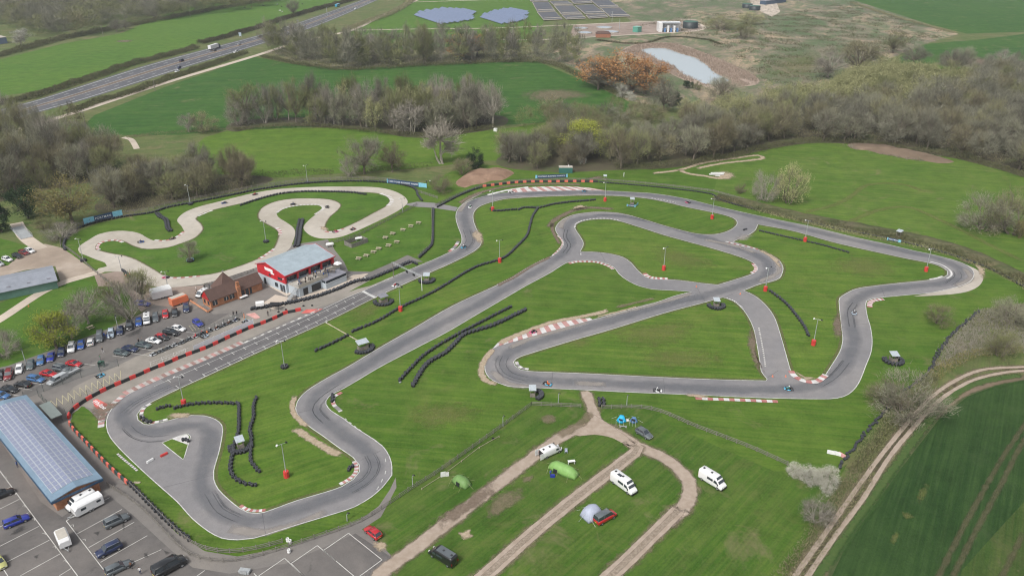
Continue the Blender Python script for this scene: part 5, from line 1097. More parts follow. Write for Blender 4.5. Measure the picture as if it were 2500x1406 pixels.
for kind, col, x, y, lab in (
    ('hatch', 'black', 2, 921, 'black hatchback cut off by the left edge in the upper row'), ('suv', 'darkred', 23, 920, 'dark red car second from the left in the upper row'),
    ('hatch', 'white', 49, 906, 'white car between a dark red and a grey green car in the upper row'), ('hatch', 'greygreen', 76, 896, 'grey green hatchback below the left lamp post'),
    ('hatch', 'midblue', 101, 885, 'mid blue hatchback beside the rally striped car'), ('coupe', 'royal', 125, 876, 'blue and white striped rally car in the upper row'),
    ('hatch', 'navy', 151, 865, 'very dark navy car below the yellow green tree'), ('suv', 'white', 176, 854, 'white car with roof rails right of the yellow green tree'),
    ('hatch', 'blue', 199, 847, 'bright blue hatchback between two white cars'), ('estate', 'white', 223, 838, 'white estate car parked nose to the lawn in the upper row'),
    ('mpv', 'grey', 245, 828, 'grey van like car beside people in blue'), ('estate', 'skyblue', 272, 819, 'pale silver blue car right of the people in blue'),
    ('saloon', 'navy', 294, 811, 'dark blue car below the right lamp post'), ('suv', 'black', 317, 800, 'black off roader next to the oil stained bay'),
    ('hatch', 'blue', 340, 791, 'bright blue small car left of the white van'), ('estate', 'grey', 381, 780, 'dark grey car right of the white van'),
    ('hatch', 'red', 405, 772, 'bright red hatchback in the upper row'), ('hatch', 'black', 427.5, 768, 'black hatchback right of the red hatchback'),
    ('suv', 'navy', 456, 757, 'dark off roader in front of the orange trailer')):
    fr = -1 if lab.startswith('white estate') else 1
    car(kind, col, (x, y), (-(3.5-x*0.009)*fr, 10*fr), lab, GU)
GL = 'cars parked in the lower row beside the pit fence'
for kind, col, x, y, dx, lab, rf in (
    ('hatch', 'midblue', 6, 970, 1, 'mid blue car cut off by the left edge in the lower row', None), ('saloon', 'black', 24, 955, 1, 'dark green black saloon second from the left in the lower row', None),
    ('saloon', 'black', 57, 943, -1, 'black saloon third from the left in the lower row', None), ('estate', 'midblue', 90, 930, 1, 'mid blue estate car in the lower row', None),
    ('saloon', 'red', 120, 917, 1, 'red car half hidden by the silver pickup', None), ('suv', 'grey', 152, 905, 1, 'dark grey off roader behind the small trailer', None),
    ('coupe', 'red', 182, 892, 1, 'red sports saloon at the right end of its row', None), ('hatch', 'greygreen', 298, 866, 1, 'grey green hatchback nearest the people with a pushchair', None),
    ('saloon', 'navy', 319, 856, 1, 'dark navy saloon between a grey green and a black car', None), ('saloon', 'greygreen', 351, 847, 1, 'dark green car parked left of the white coupe', None),
    ('coupe', 'white', 376, 836, 1, 'white coupe with a dark window in the lower row', None), ('hatch', 'black', 397, 828, 1, 'black hatchback with a bright red roof', 'red'),
    ('suv', 'black', 419, 817, 1, 'black off roader with a glass roof in the lower row', None), ('hatch', 'white', 437, 807, 1, 'white hatchback beside the hatched bay', None)):
    car(kind, col, (x, y), (10*dx, 1.8*dx), lab, GL, rf)
car('hatch', 'royal', (484, 793), (10, 7), 'dark blue hatchback parked alone by the mesh fence', GL)
GW = 'cars standing in the lower car park'
car('estate', 'black', (6, 1212), (10, -4), 'dark car cut off by the left edge of the lower car park', GW)
car('estate', 'royal', (42, 1277), (10, -4), 'bright royal blue estate car in the lower car park', GW)
car('suv', 'grey', (286, 1277), (10, -4.5), 'dark grey off roader with rails right of the caravan', GW)
car('suv', 'navy', (268, 1347), (-10, 4.8), 'black off roader with silver rails below the dark grey one', GW)
car('estate', 'grey', (291, 1391), (10, -4.8), 'slate grey car beside the person in brown', GW)
car('hatch', 'yellow', (0, 1378), (6, 8), 'pale yellow green car corner at the left edge', GW)
car('mpv', 'black', (416, 1390), (10, -5.5), 'long black van in the bottom left car park', GW, scale=1.22)
car('hatch', 'red', (911, 1305), (-10, -8), 'bright red hatchback on the grass beside the marked bays', None)
car('mpv', 'red', (1477, 1268), (10, -5.5), 'red camper with a dark roof beside the grey tent', None, 'grey', scale=1.02)
car('hatch', 'grey', (1572, 1063), (10, 6.3), 'dark blue grey car with its boot open on the campsite', None, scale=1.05)
GG = 'cars on the gravel yard by the bridge'
for kind, col, x, y, lab in (('hatch', 'silver', -2, 648, 'silver car cut off at the left edge of the gravel yard'), ('hatch', 'white', 19, 637, 'white hatchback at the left end of the gravel yard'),
    ('hatch', 'black', 43.5, 629, 'black hatchback on the gravel yard'), ('hatch', 'darkred', 59, 621, 'dark red hatchback on the gravel yard'), ('hatch', 'white', 74, 616, 'white hatchback nearest the bridge on the gravel yard')):
    car(kind, col, (x, y), (10, 3), lab, GG)
car('estate', 'royal', (350, 746), (10, 1), 'dark blue car half hidden behind the brown bare tree', None)
GH = 'vehicles driving on the dual carriageway'
ra = (10, -3.1)
for kind, col, x, y, dx, lab in (('hatch', 'black', 524, 126, 1, 'dark car overtaking alongside the white lorry'), ('mpv', 'navy', 444, 151, 1, 'dark van in the far carriageway of the road'),
    ('hatch', 'navy', 437, 168, -1, 'dark car in the near carriageway of the road'), ('hatch', 'white', 433, 177, -1, 'white car beside the dark car in the near carriageway'),
    ('hatch', 'silver', 585, 110, 1, 'silver car following ahead of the white lorry'), ('mpv', 'white', 576, 130, -1, 'white van in the near carriageway of the road'),
    ('saloon', 'black', 636, 91, 1, 'black car right of the road sign'), ('hatch', 'white', 868, 23, -1, 'white car far along the near carriageway'), ('hatch', 'navy', 874, 2, 1, 'dark car at the top edge of the road'), ('hatch', 'white', 742, 64, -1, 'white car behind the telephone mast')):
    car(kind, col, (x, y), (ra[0]*dx, ra[1]*dx), lab, GH, name='car')
for k in VK:
    if k not in USED: bpy.data.objects.remove(PV[k])
def van(label, p, q, L=6.0, W=2.05, H=2.55, col='white', roof=None, windows=True, doors=False, bars=False, cat='van', name='van', hi=True):
    e = empty(name, label=label, cat=cat); g = G(*p); e.location = (g.x, g.y, 0.1); e.rotation_euler = (0, 0, head(p, (p[0]+q[0], p[1]+q[1])))
    w = W/2; X = lambda f: (f-0.5)*L; mb = MB()
    prof = [(0, .90, H*.93), (.015, .97, H*.97), (.10, 1, H), (.58, 1, H*1.0), (.70, .99, H*.985), (.80, .97, H*.80), (.885, .95, H*.52), (.96, .93, H*.46), (.99, .86, H*.38), (1, .76, H*.30)]
    mb.loft([[Vector(v) for v in ((X(f), -w*k*.96, .32), (X(f), -w*k, .6), (X(f), -w*k*(.985 if z > 1.6 else .97), z*.72), (X(f), -w*k*(.90 if z > 1.6 else .88), z*.965), (X(f), -w*k*.80, z), (X(f), w*k*.80, z), (X(f), w*k*(.90 if z > 1.6 else .88), z*.965), (X(f), w*k*(.985 if z > 1.6 else .97), z*.72), (X(f), w*k, .6), (X(f), w*k*.96, .32))] for f, k, z in prof])
    mb.build('body', CC[col], e, True)
    mb = MB(); a = X(.715); b = X(.875); mb.add([(a, -w*.76, H*.975), (a, w*.76, H*.975), (b, w*.86, H*.555), (b, -w*.86, H*.555)], [(0, 1, 2, 3)]); mb.v = [(x+.05, y, z+.035) for x, y, z in mb.v]; mb.build('windscreen', M_glass, e)
    for s in (-1, 1):
        mb = MB(); mb.add([(X(.66), s*w*1.01, H*.52), (X(.845), s*w*.99, H*.50), (X(.765), s*w*.985, H*.76), (X(.66), s*w*.995, H*.78)], [(0, 1, 2, 3)]); mb.build('side_window', M_glass, e)
        if windows: mb = MB(); mb.add([(X(.38), s*w*1.012, H*.54), (X(.62), s*w*1.012, H*.54), (X(.62), s*w*1.0, H*.76), (X(.38), s*w*1.0, H*.76)], [(0, 1, 2, 3)]); mb.build('side_window', M_glass, e)
        mb = MB(); mb.box(X(.98), X(1.0)+.02, s*w*.62-.18, s*w*.62+.16, .75, .98); mb.build('headlight', M_lens, e)
        mb = MB(); mb.box(X(0)-.02, X(.01), s*w*.85-.07, s*w*.85+.07, .8, 1.3); mb.build('tail_light', M_tail, e)
        mb = MB(); mb.box(X(.83), X(.855), s*(w+.16)-.10, s*(w+.16)+.10, 1.25, 1.6); mb.build('wing_mirror', M_blk, e)
        for f in (.17, .83): wheel(e, X(f), s*(w-.11), .35, .24)
    mb = MB(); mb.box(X(.96), X(1)+.05, -w*.85, w*.85, .28, .62); mb.build('bumper', M_blk, e)
    mb = MB()
    for fx in (.12, .45): mb.box(X(fx)-.2, X(fx)+.2, -.22, .22, H, H+.09)
    mb.build('roof_vent', M_blk, e)
    if roof: mb = MB(); mb.box(X(.06), X(.66), -w*.78, w*.78, H*1.002, H*1.03); mb.build('roof', CC[roof], e)
    if bars: mb = MB(); mb.box(X(.25), X(.42), -w*.55, w*.1, H+.02, H+.06); mb.build('solar_panel', M_glass, e)
    if doors:
        for s in (-1, 1): mb = MB(); mb.box(X(0)-.95, X(0)-.02, s*w*.98-.03, s*w*.98+.03, .4, H*.93); mb.build('door', CC[col], e)
        mb = MB(); mb.box(X(0)-.012, X(0)+.002, -w*.82, w*.82, .45, H*.88); mb.build('load_opening', M_dark, e)
    return e
van('white van with open rear doors on the campsite track', (1344, 1108), (10, -4.6), 5.2, 1.95, 2.0, doors=True, windows=False)
van('white campervan with a dark windscreen and a roof solar panel', (1522, 1190), (10, 7.3), 6.3, 2.05, 2.65, bars=True, name='campervan', cat='campervan')
van('white campervan with a clear windscreen nearest the field edge', (1738, 1180), (10, 6.1), 6.0, 2.05, 2.6, name='campervan', cat='campervan')
van('black camper van with a pale grey roof near the bottom edge', (1082, 1366), (-10, -6.2), 5.9, 2.0, 2.35, 'black', 'grey', name='campervan', cat='campervan')
van('white van in the upper row between a blue and a grey car', (360, 786), (-0.4, 10), 5.2, 1.95, 2.05)
van('white van parked behind the left gable of the brick cafe', (494, 722), (-9, 6), 4.6, 1.85, 1.85, windows=False)
van('white van tucked between the brick wall and the caravan', (200, 1232), (-10, 5.2), 5.6, 2.0, 2.3, windows=False)
def box_vehicle(name, label, cat, p, q, L, W, H, col, roofc=None, z0=0.45, hitch=True, rounded=0.25, win=(), wheels=(.5,), stripe=None, open_top=False):
    e = empty(name, label=label, cat=cat); g = G(*p); e.location = (g.x, g.y, 0.1); e.rotation_euler = (0, 0, head(p, (p[0]+q[0], p[1]+q[1]))); w = W/2; h = L/2
    if open_top:
        for nm, a in (('floor', (-h, h, -w, w, z0, z0+.06)), ('side_panel', (-h, h, -w, -w+.04, z0+.06, H)), ('side_panel', (-h, h, w-.04, w, z0+.06, H)), ('tailboard', (-h, -h+.04, -w+.04, w-.04, z0+.06, H)), ('front_board', (h-.04, h, -w+.04, w-.04, z0+.06, H))):
            mb = MB(); mb.box(*a); mb.build(nm, M_galv, e)
    else:
        mb = MB(); c = rounded
        secs = [[Vector((x, y*(1-s2), z)) for x, y, z in ((-h+dx, -w, z0), (-h+dx, -w, H-c), (-h+dx, -w+c, H), (-h+dx, w-c, H), (-h+dx, w, H-c), (-h+dx, w, z0))] for dx, s2 in ((0, .04), (.15, 0), (L-.5, 0))]
        secs.append([Vector((h, y*.96, z)) for y, z in ((-w, z0+.15), (-w, H-c-.55), (-w+c, H-.5), (w-c, H-.5), (w, H-c-.55), (w, z0+.15))])
        mb.loft(secs); mb.build('body', CC[col], e, False)
        if roofc: mb = MB(); mb.box(-h+.2, h-.6, -w*.8, w*.8, H+.002, H+.03); mb.build('roof', roofc, e)
    for f0, f1, za, zb in win:
        for s in (-1, 1): mb = MB(); mb.box(-h+L*f0, -h+L*f1, s*w-.015, s*w+.015, za, zb); mb.build('window', M_glass, e)
    for f in wheels:
        for s in (-1, 1): wheel(e, -h+L*f, s*(w-.08), .32, .2)
    if hitch: mb = MB(); mb.tube([(h-.2, -w*.5, .5), (h+1.1, 0, .5)], .05, 4); mb.tube([(h-.2, w*.5, .5), (h+1.1, 0, .5)], .05, 4); mb.box(h+.95, h+1.2, -.08, .08, .25, .6); mb.build('tow_bar', M_galv, e)
    return e
box_vehicle('caravan', 'white touring caravan with rounded roof beside the brick gable', 'caravan', (217, 1244), (-10, 5.2), 5.6, 2.25, 2.55, 'white', M_felt if False else None, win=((.1, .25, 1.4, 1.9), (.62, .8, 1.3, 1.85)), wheels=(.42, .53))
box_vehicle('caravan', 'boxy white trailer caravan standing alone in the lower car park', 'caravan', (158, 1327), (4.4, 10), 3.8, 2.1, 2.3, 'white', M_pave, win=((.5, .65, 1.3, 1.8),), wheels=(.5,))
box_vehicle('trailer', 'large flat white exhibition trailer behind the gravel yard', 'trailer', (395, 725), (-10, 2.5), 6.0, 3.6, 2.9, 'white', M_white, wheels=(.4, .55))
box_vehicle('kiosk_trailer', 'orange catering trailer with a pale roof', 'trailer', (438, 742), (10, -3.6), 5.2, 2.3, 2.7, 'orange', M_pave, hitch=False, wheels=(.45, .58), win=())
box_vehicle('trailer', 'small open grey trailer behind the silver pickup', 'trailer', (180, 911), (-10, 5), 3.0, 1.6, .95, 'grey', open_top=True)
def pickup(label, p, q):
    e = empty('pickup_truck', label=label, cat='pickup'); g = G(*p); e.location = (g.x, g.y, 0.1); e.rotation_euler = (0, 0, head(p, (p[0]+q[0], p[1]+q[1]))); L = 5.2; w = .92; X = lambda f: (f-.5)*L
    mb = MB(); mb.loft([section(X(f), w*k, .38, z*.86, z) for f, k, z in ((0, .92, .98), (.02, .98, 1.02), (.4, 1, 1.02), (.62, 1, 1.04), (.75, .99, 1.02), (.94, .94, .92), (1, .8, .74))]); mb.build('body', CC['silver'], e, True)
    mb = MB(); mb.loft([[Vector(v) for v in ((X(.42), -w*.9, 1.0), (X(.78), -w*.9, 1.0), (X(.78), w*.9, 1.0), (X(.42), w*.9, 1.0))], [Vector(v) for v in ((X(.43), -w*.75, 1.66), (X(.64), -w*.75, 1.66), (X(.64), w*.75, 1.66), (X(.43), w*.75, 1.66))]]); mb.build('window', M_glass, e)
    mb = MB(); mb.box(X(.42), X(.645), -w*.78, w*.78, 1.662, 1.73); mb.build('roof', CC['silver'], e)
    mb = MB(); mb.loft([[Vector(v) for v in ((X(.01), -w*.9, 1.03), (X(.41), -w*.9, 1.03), (X(.41), w*.9, 1.03), (X(.01), w*.9, 1.03))], [Vector(v) for v in ((X(.05), -w*.8, 1.62), (X(.41), -w*.8, 1.70), (X(.41), w*.8, 1.70), (X(.05), w*.8, 1.62))]]); mb.build('load_cover', CC['silver'], e)
    for f in (.2, .8):
        for s in (-1, 1): wheel(e, X(f), s*(w-.1), .38, .24)
    for s in (-1, 1):
        mb = MB(); mb.box(X(1)-.08, X(1)+.01, s*.6-.15, s*.6+.15, .62, .8); mb.build('headlight', M_lens, e)
pickup('silver pickup truck towing the small open grey trailer', (142, 932), (-10, 5.4))
def lorry(label, p, q, L, boxcol, cabcol, bus=False):
    e = empty('bus' if bus else 'lorry', label=label, cat='bus' if bus else 'lorry', group=GH); g = G(*p); e.location = (g.x, g.y, 0.1); e.rotation_euler = (0, 0, head(p, (p[0]+q[0], p[1]+q[1])))
    h = L/2; mb = MB(); mb.box(-h, h-(0 if bus else 2.7), -1.27, 1.27, .5 if bus else 1.15, 3.0 if bus else 4.0); mb.build('body' if bus else 'cargo_box', CC[boxcol], e)
    if not bus:
        mb = MB(); mb.loft([[Vector(v) for v in ((x, -1.2, .5), (x, -1.22, 2.2), (x, -1.1, z), (x, 1.1, z), (x, 1.22, 2.2), (x, 1.2, .5))] for x, z in ((h-2.3, 3.7), (h-1.4, 3.5), (h-.3, 2.9), (h, 2.5))]); mb.build('cab', CC[cabcol], e)
        mb = MB(); mb.box(h-.12, h+.03, -1.05, 1.05, 1.7, 2.5); mb.build('windscreen', M_glass, e)
        mb = MB(); mb.box(-h+.2, h-2.4, -.5, .5, .8, 1.13); mb.build('chassis', M_blk, e)
    else:
        for s in (-1, 1): mb = MB(); mb.box(-h+.5, h-.5, s*1.285-.01, s*1.285+.01, 1.5, 2.5); mb.build('window', M_glass, e)
    for f in ((.1, .2, .3, .78, .95) if not bus else (.2, .82)):
        for s in (-1, 1): wheel(e, -h+L*f, s*1.05, .5, .3)
lorry('white articulated lorry on the far carriageway', (524, 121), ra, 15.0, 'white', 'navy'); lorry('bright blue bus on the far carriageway near the top edge', (824, 17), (10, -4), 11, 'cyan', 'cyan', True)
# ---------------- people ----------------
def skin_mesh(name, J, E, R):
    me = bpy.data.meshes.new(name); me.from_pydata(J, E, []); o = bpy.data.objects.new(name, me); link(o)
    m = o.modifiers.new('s', 'SKIN'); 
    if not me.skin_vertices: bm = bmesh.new(); bm.from_mesh(me); bm.verts.layers.skin.verify(); bm.to_mesh(me); bm.free()
    for i, r in enumerate(R): me.skin_vertices[0].data[i].radius = (r, r); me.skin_vertices[0].data[i].use_root = (i == 0)
    s = o.modifiers.new('d', 'SUBSURF'); s.levels = 1; s.render_levels = 1
    dg = bpy.context.evaluated_depsgraph_get(); out = bpy.data.meshes.new_from_object(o.evaluated_get(dg)); bpy.data.objects.remove(o); out.name = name; return out
M_skin = plain('skin', (0.45, 0.27, 0.19), 0.6, 0.05)
def fingers(J, E, R, wrist, d, side):
    """five short chains rooted in the palm"""
    palm = len(J); J.append(tuple(Vector(wrist)+Vector(d)*0.05)); E.append((J.index(wrist), palm)); R.append(0.028)
    up = Vector(side)
    for k, L in enumerate((0.07, 0.085, 0.09, 0.082, 0.065)):
        a = Vector(J[palm])+up*(k-2)*0.018; dd = Vector(d)*L if k else (Vector(d)*0.03+up*-0.05)
        J.append(tuple(a+dd*0.6)); R.append(0.009); E.append((palm, len(J)-1)); J.append(tuple(a+dd+Vector((0.012, 0, -0.006)))); R.append(0.008); E.append((len(J)-2, len(J)-1))
def person_mesh(pose):
    if pose == 'stand' or pose == 'walk':
        k = 0.16 if pose == 'walk' else 0.03
        J = [(0, 0, .95), (0, 0, 1.15), (0.01, 0, 1.38), (0.01, 0, 1.50), (0.02, 0, 1.62), (0.02, 0, 1.74),
             (0, .10, .90), (k, .11, .50), (k*.4 if pose == 'stand' else k*1.3, .11, .08), (k*.4+.14 if pose == 'stand' else k*1.3+.14, .11, .03),
             (0, -.10, .90), (-k*.6, -.11, .50), (-k*1.5, -.11, .10), (-k*1.5+.14, -.11, .04),
             (0, .19, 1.42), (-.03-k*.5, .25, 1.14), (.05-k, .26, .88), (0, -.19, 1.42), (.0+k*.5, -.25, 1.14), (.10+k, -.26, .90)]
        R = [.125, .115, .125, .05, .085, .07, .085, .06, .042, .03, .085, .06, .042, .03, .055, .042, .03, .055, .042, .03]
    else:
        J = [(0, 0, .22), (-.06, 0, .42), (-.08, 0, .62), (-.06, 0, .72), (-.04, 0, .83), (-.03, 0, .94),
             (.04, .10, .22), (.42, .16, .38), (.78, .12, .18), (.86, .12, .25), (.04, -.10, .22), (.42, -.16, .38), (.78, -.12, .18), (.86, -.12, .25),
             (-.07, .19, .66), (.10, .27, .48), (.34, .16, .50), (-.07, -.19, .66), (.10, -.27, .48), (.34, -.16, .50)]
        R = [.125, .115, .125, .05, .085, .075, .085, .06, .042, .03, .085, .06, .042, .03, .055, .042, .03, .055, .042, .03]
    E = [(0, 1), (1, 2), (2, 3), (3, 4), (4, 5), (0, 6), (6, 7), (7, 8), (8, 9), (0, 10), (10, 11), (11, 12), (12, 13), (2, 14), (14, 15), (15, 16), (2, 17), (17, 18), (18, 19)]
    fd = (0, 0, -1) if pose != 'sit' else (0.8, 0, -0.5)
    fingers(J, E, R, J[16], fd, (1, 0, 0) if pose != 'sit' else (0, 1, 0)); fingers(J, E, R, J[19], fd, (1, 0, 0) if pose != 'sit' else (0, -1, 0))
    me = skin_mesh('person_'+pose, J, E, R)
    for i in range(3): me.materials.append(M_skin)
    for p in me.polygons:
        c = p.center
        if pose == 'sit': p.material_index = 0 if c.z > .74 or (c.x > .35 and abs(c.y) < .30 and .46 < c.z < .56) else (1 if c.x < .30 and c.z > .30 else 2)
        else: p.material_index = 0 if c.z > 1.53 or (abs(c.y) > .20 and c.z < .88 and c.z > .6) else (1 if c.z > .98 or abs(c.y) > .19 else 2)
        p.use_smooth = True
    return me
PM = {k: person_mesh(k) for k in ('stand', 'walk', 'sit')}
def cap_mesh(name, c, r, m, low=-0.35):
    mb = MB(); prof = [(r*cos(t), r*sin(t)) for t in [low+i*(pi/2-low)/6 for i in range(7)]]; mb.lathe([(a if a > .001 else .001, b) for a, b in prof], 10, c); me = mb.mesh(name, m); return me
HM = {'stand': cap_mesh('hair', (0.0, 0, 1.70), .115, CC['black'], -.2), 'sit': cap_mesh('helmet', (-.035, 0, .88), .14, CC['white'], -.9)}; HM['walk'] = HM['stand']
cloth = {k: plain('cloth_'+k, c, 0.85, 0.2, 3) for k, c in dict(black=(.018, .018, .022), blue=(.04, .10, .35), navy=(.02, .03, .09), red=(.42, .04, .05), orange=(.75, .18, .03), white=(.6, .6, .6), grey=(.15, .15, .16), denim=(.07, .11, .20), brown=(.16, .07, .04), tan=(.35, .27, .18), green=(.06, .16, .09), pink=(.5, .15, .22)).items()}
HAIR = [plain('hair_dark', (.02, .014, .01), .7), plain('hair_brown', (.08, .045, .025), .7), plain('hair_fair', (.25, .17, .08), .7)]
def person(pose, loc, rz, top, legs, label, group=None, headcol=None, helmet=None):
    e = empty('person', loc, rz, label, 'person', group)
    o = link(bpy.data.objects.new('body', PM[pose]), e)
    for i, m in ((1, cloth[top]), (2, cloth[legs])): o.material_slots[i].link = 'OBJECT'; o.material_slots[i].material = m
    h = link(bpy.data.objects.new('helmet' if pose == 'sit' else 'hair', HM[pose]), e); h.material_slots[0].link = 'OBJECT'; h.material_slots[0].material = CC[helmet] if helmet else random.choice(HAIR)
    return e
# ---------------- karts ----------------
def make_kart():
    e = empty('go_kart', label='kart', cat='go kart')
    mb = MB(); mb.box(-.55, .75, -.30, .30, .06, .10); mb.tube([(-.75, -.45, .1), (.55, -.50, .1), (.85, -.30, .1), (.85, .30, .1), (.55, .50, .1), (-.75, .45, .1), (-.75, -.45, .1)], .03, 5); mb.build('chassis', M_blk, e)
    mb = MB(); mb.loft([[Vector(v) for v in ((x, -w, .08), (x, -w*.95, z), (x, w*.95, z), (x, w, .08))] for x, w, z in ((.62, .50, .22), (.85, .55, .30), (1.02, .42, .20))]); mb.build('front_bumper', CC['white'], e, True)
    for s in (-1, 1): mb = MB(); mb.loft([[Vector(v) for v in ((x, s*a, .08), (x, s*a, z), (x, s*b, z), (x, s*b, .08))] for x, a, b, z in ((-.42, .46, .66, .20), (-.2, .44, .70, .27), (.35, .44, .68, .25), (.48, .44, .58, .16))]); mb.build('side_pod', CC['white'], e, True)
    mb = MB(); mb.box(-.98, -.88, -.62, .62, .12, .30); mb.build('rear_bumper', M_blk, e)
    mb = MB(); mb.box(-.35, .05, -.20, .20, .12, .17); mb.box(-.42, -.34, -.20, .20, .12, .60); mb.build('seat', M_blk, e)
    mb = MB(); mb.tube([(.62, 0, .12), (.36, 0, .50)], .02, 5); mb.lathe([(.13, -.012), (.16, 0), (.13, .012)], 10, M=Matrix.Translation((.36, 0, .50)) @ Matrix.Rotation(radians(-60), 4, 'Y'), closed=True); mb.build('steering_wheel', M_blk, e)
    mb = MB(); mb.box(-.45, -.10, -.56, -.26, .12, .42); mb.build('engine', M_galv, e)
    for x, y, r, wd in ((-.62, .58, .14, .20), (-.62, -.58, .14, .20), (.55, .58, .13, .13), (.55, -.58, .13, .13)): wheel(e, x, y, r, wd)
    return e
KP = make_kart(); KUSED = False
def kart(p, q, label, col='white', driver=None, group=None, dlabel='', helmet='white', z=Z['tar']+0.03):
    global KUSED
    o = KP if not KUSED else copy_tree(KP); KUSED = True
    g = G(*p); rz = head(p, (p[0]+q[0], p[1]+q[1])); o.location = (g.x, g.y, z); o.rotation_euler = (0, 0, rz); o.scale = (1.12, 1.12, 1.12); tag(o, label, 'go kart', group)
    for ch in o.children:
        if ch.name.split('.')[0] in ('front_bumper', 'side_pod'): ch.material_slots[0].link = 'OBJECT'; ch.material_slots[0].material = CC[col]
    if driver: person('sit', (g.x, g.y, z+.0), rz, driver, driver, dlabel, 'drivers sitting in karts', helmet=helmet).scale = (1.08,)*3
GK = 'karts racing on the main circuit'
for (x, y), q, c, dr, hm, wh in (((1250, 471), (10, -1), 'white', 'black', 'white', 'at the left end of the top striped kerb'), ((1427, 468), (-10, 0), 'cyan', 'black', 'white', 'at the right end of the top striped kerb'),
    ((1679, 496), (-10, -2.5), 'pink', 'black', 'white', 'alone on the long upper straight'), ((1148, 507), (-4, 10), 'white', 'green', 'white', 'in the bend beside the access road'), ((1132, 605), (-10, 4), 'cyan', 'grey', 'white', 'at the foot of the esses near the kerb'),
    ((965, 698), (-10, 4.3), 'white', 'red', 'white', 'under the lamp beyond the gantry'), ((1301, 812), (-10, 3.5), 'pink', 'black', 'red', 'riding over the big striped kerb'), ((1337, 939), (10, 3), 'cyan', 'orange', 'orange', 'at the exit of the hairpin'),
    ((1605, 955), (10, 1), 'white', 'black', 'white', 'in the middle of the lower straight'), ((1925, 951), (-10, -1), 'cyan', 'green', 'white', 'below the curved kerb on the right'), ((2085, 766), (1, 10), 'skyblue', 'grey', 'white', 'in the right hand kink')):
    kart((x, y), q, f'kart with {"pale" if c == "white" else "coloured"} pods {wh}', c, dr, GK, f'driver in {dr} on the kart {wh}', hm)
GK2 = 'karts on the concrete practice track'
for (x, y), q, c, dr, hm, wh in (((344, 592), (10, -1), 'blue', 'navy', 'navy', 'on the first left hand curve'), ((421, 584), (-10, 3), 'black', 'tan', 'yellow', 'beside the curved kerb in the dip'), ((548, 497), (-10, 2), 'blue', 'black', 'white', 'on the upper left stretch'),
    ((623, 476), (-10, 2), 'black', 'red', 'red', 'below the tree line'), ((716, 500), (-10, 1), 'black', 'navy', 'black', 'on top of the inner bulb'), ((799, 507), (2, 10), 'black', 'black', 'white', 'on the right of the inner bulb'),
    ((862, 561), (10, -4), 'darkred', 'black', 'red', 'leaving the lower hairpin'), ((819, 567), (10, -2), 'pink', 'red', 'red', 'at the kerb of the lower hairpin'), ((405, 679), (-10, 0), 'pink', 'pink', 'red', 'by the kerb near the white trailer')):
    kart((x, y), q, f'{c} kart {wh} of the practice track', c, dr, GK2, f'driver in {dr} on the practice kart {wh}', hm)
kart((312, 672), (8, 5), 'orange kart parked beside the rubber wall by the practice track', 'orange', None, None)
kart((245, 919), (10, -4), 'blue kart parked alone beside the yellow hatching', 'cyan', None, None)
GP = 'karts parked in the pit lane row'
pitk = [(376, 866), (395, 858), (412, 850.5), (428, 843.5), (446, 837), (462.5, 829.5), (478, 823), (494, 816), (512, 809), (529, 803), (545, 796), (560, 790), (576, 783.5)]
ordn = ['first', 'second', 'third', 'fourth', 'fifth', 'sixth', 'seventh', 'eighth', 'ninth', 'tenth', 'eleventh', 'twelfth', 'thirteenth']
for i, (x, y) in enumerate(pitk):
    dr = {6: 'red', 7: 'black', 8: 'grey', 9: 'brown', 10: 'grey', 11: 'brown', 12: 'navy'}.get(i)
    kart((x, y), (-10, 4.4), f'{ordn[i]} kart from the left in the pit lane row', 'silver' if i % 3 == 0 else 'grey', dr, GP, f'driver in {dr} in the {ordn[i]} kart of the pit row', 'white' if i > 7 else 'red')
kart((500, 823), (10, -4.4), 'kart with a marshal in orange beside it in the pit lane', 'skyblue', None, None); kart((601, 787), (10, -4.4), 'kart waiting at the pit exit end', 'skyblue', 'grey', None, 'person in grey sitting in the kart at the pit exit end', 'cyan')
def at(x, y, z=0.1): g = G(x, y); return (g.x, g.y, z)
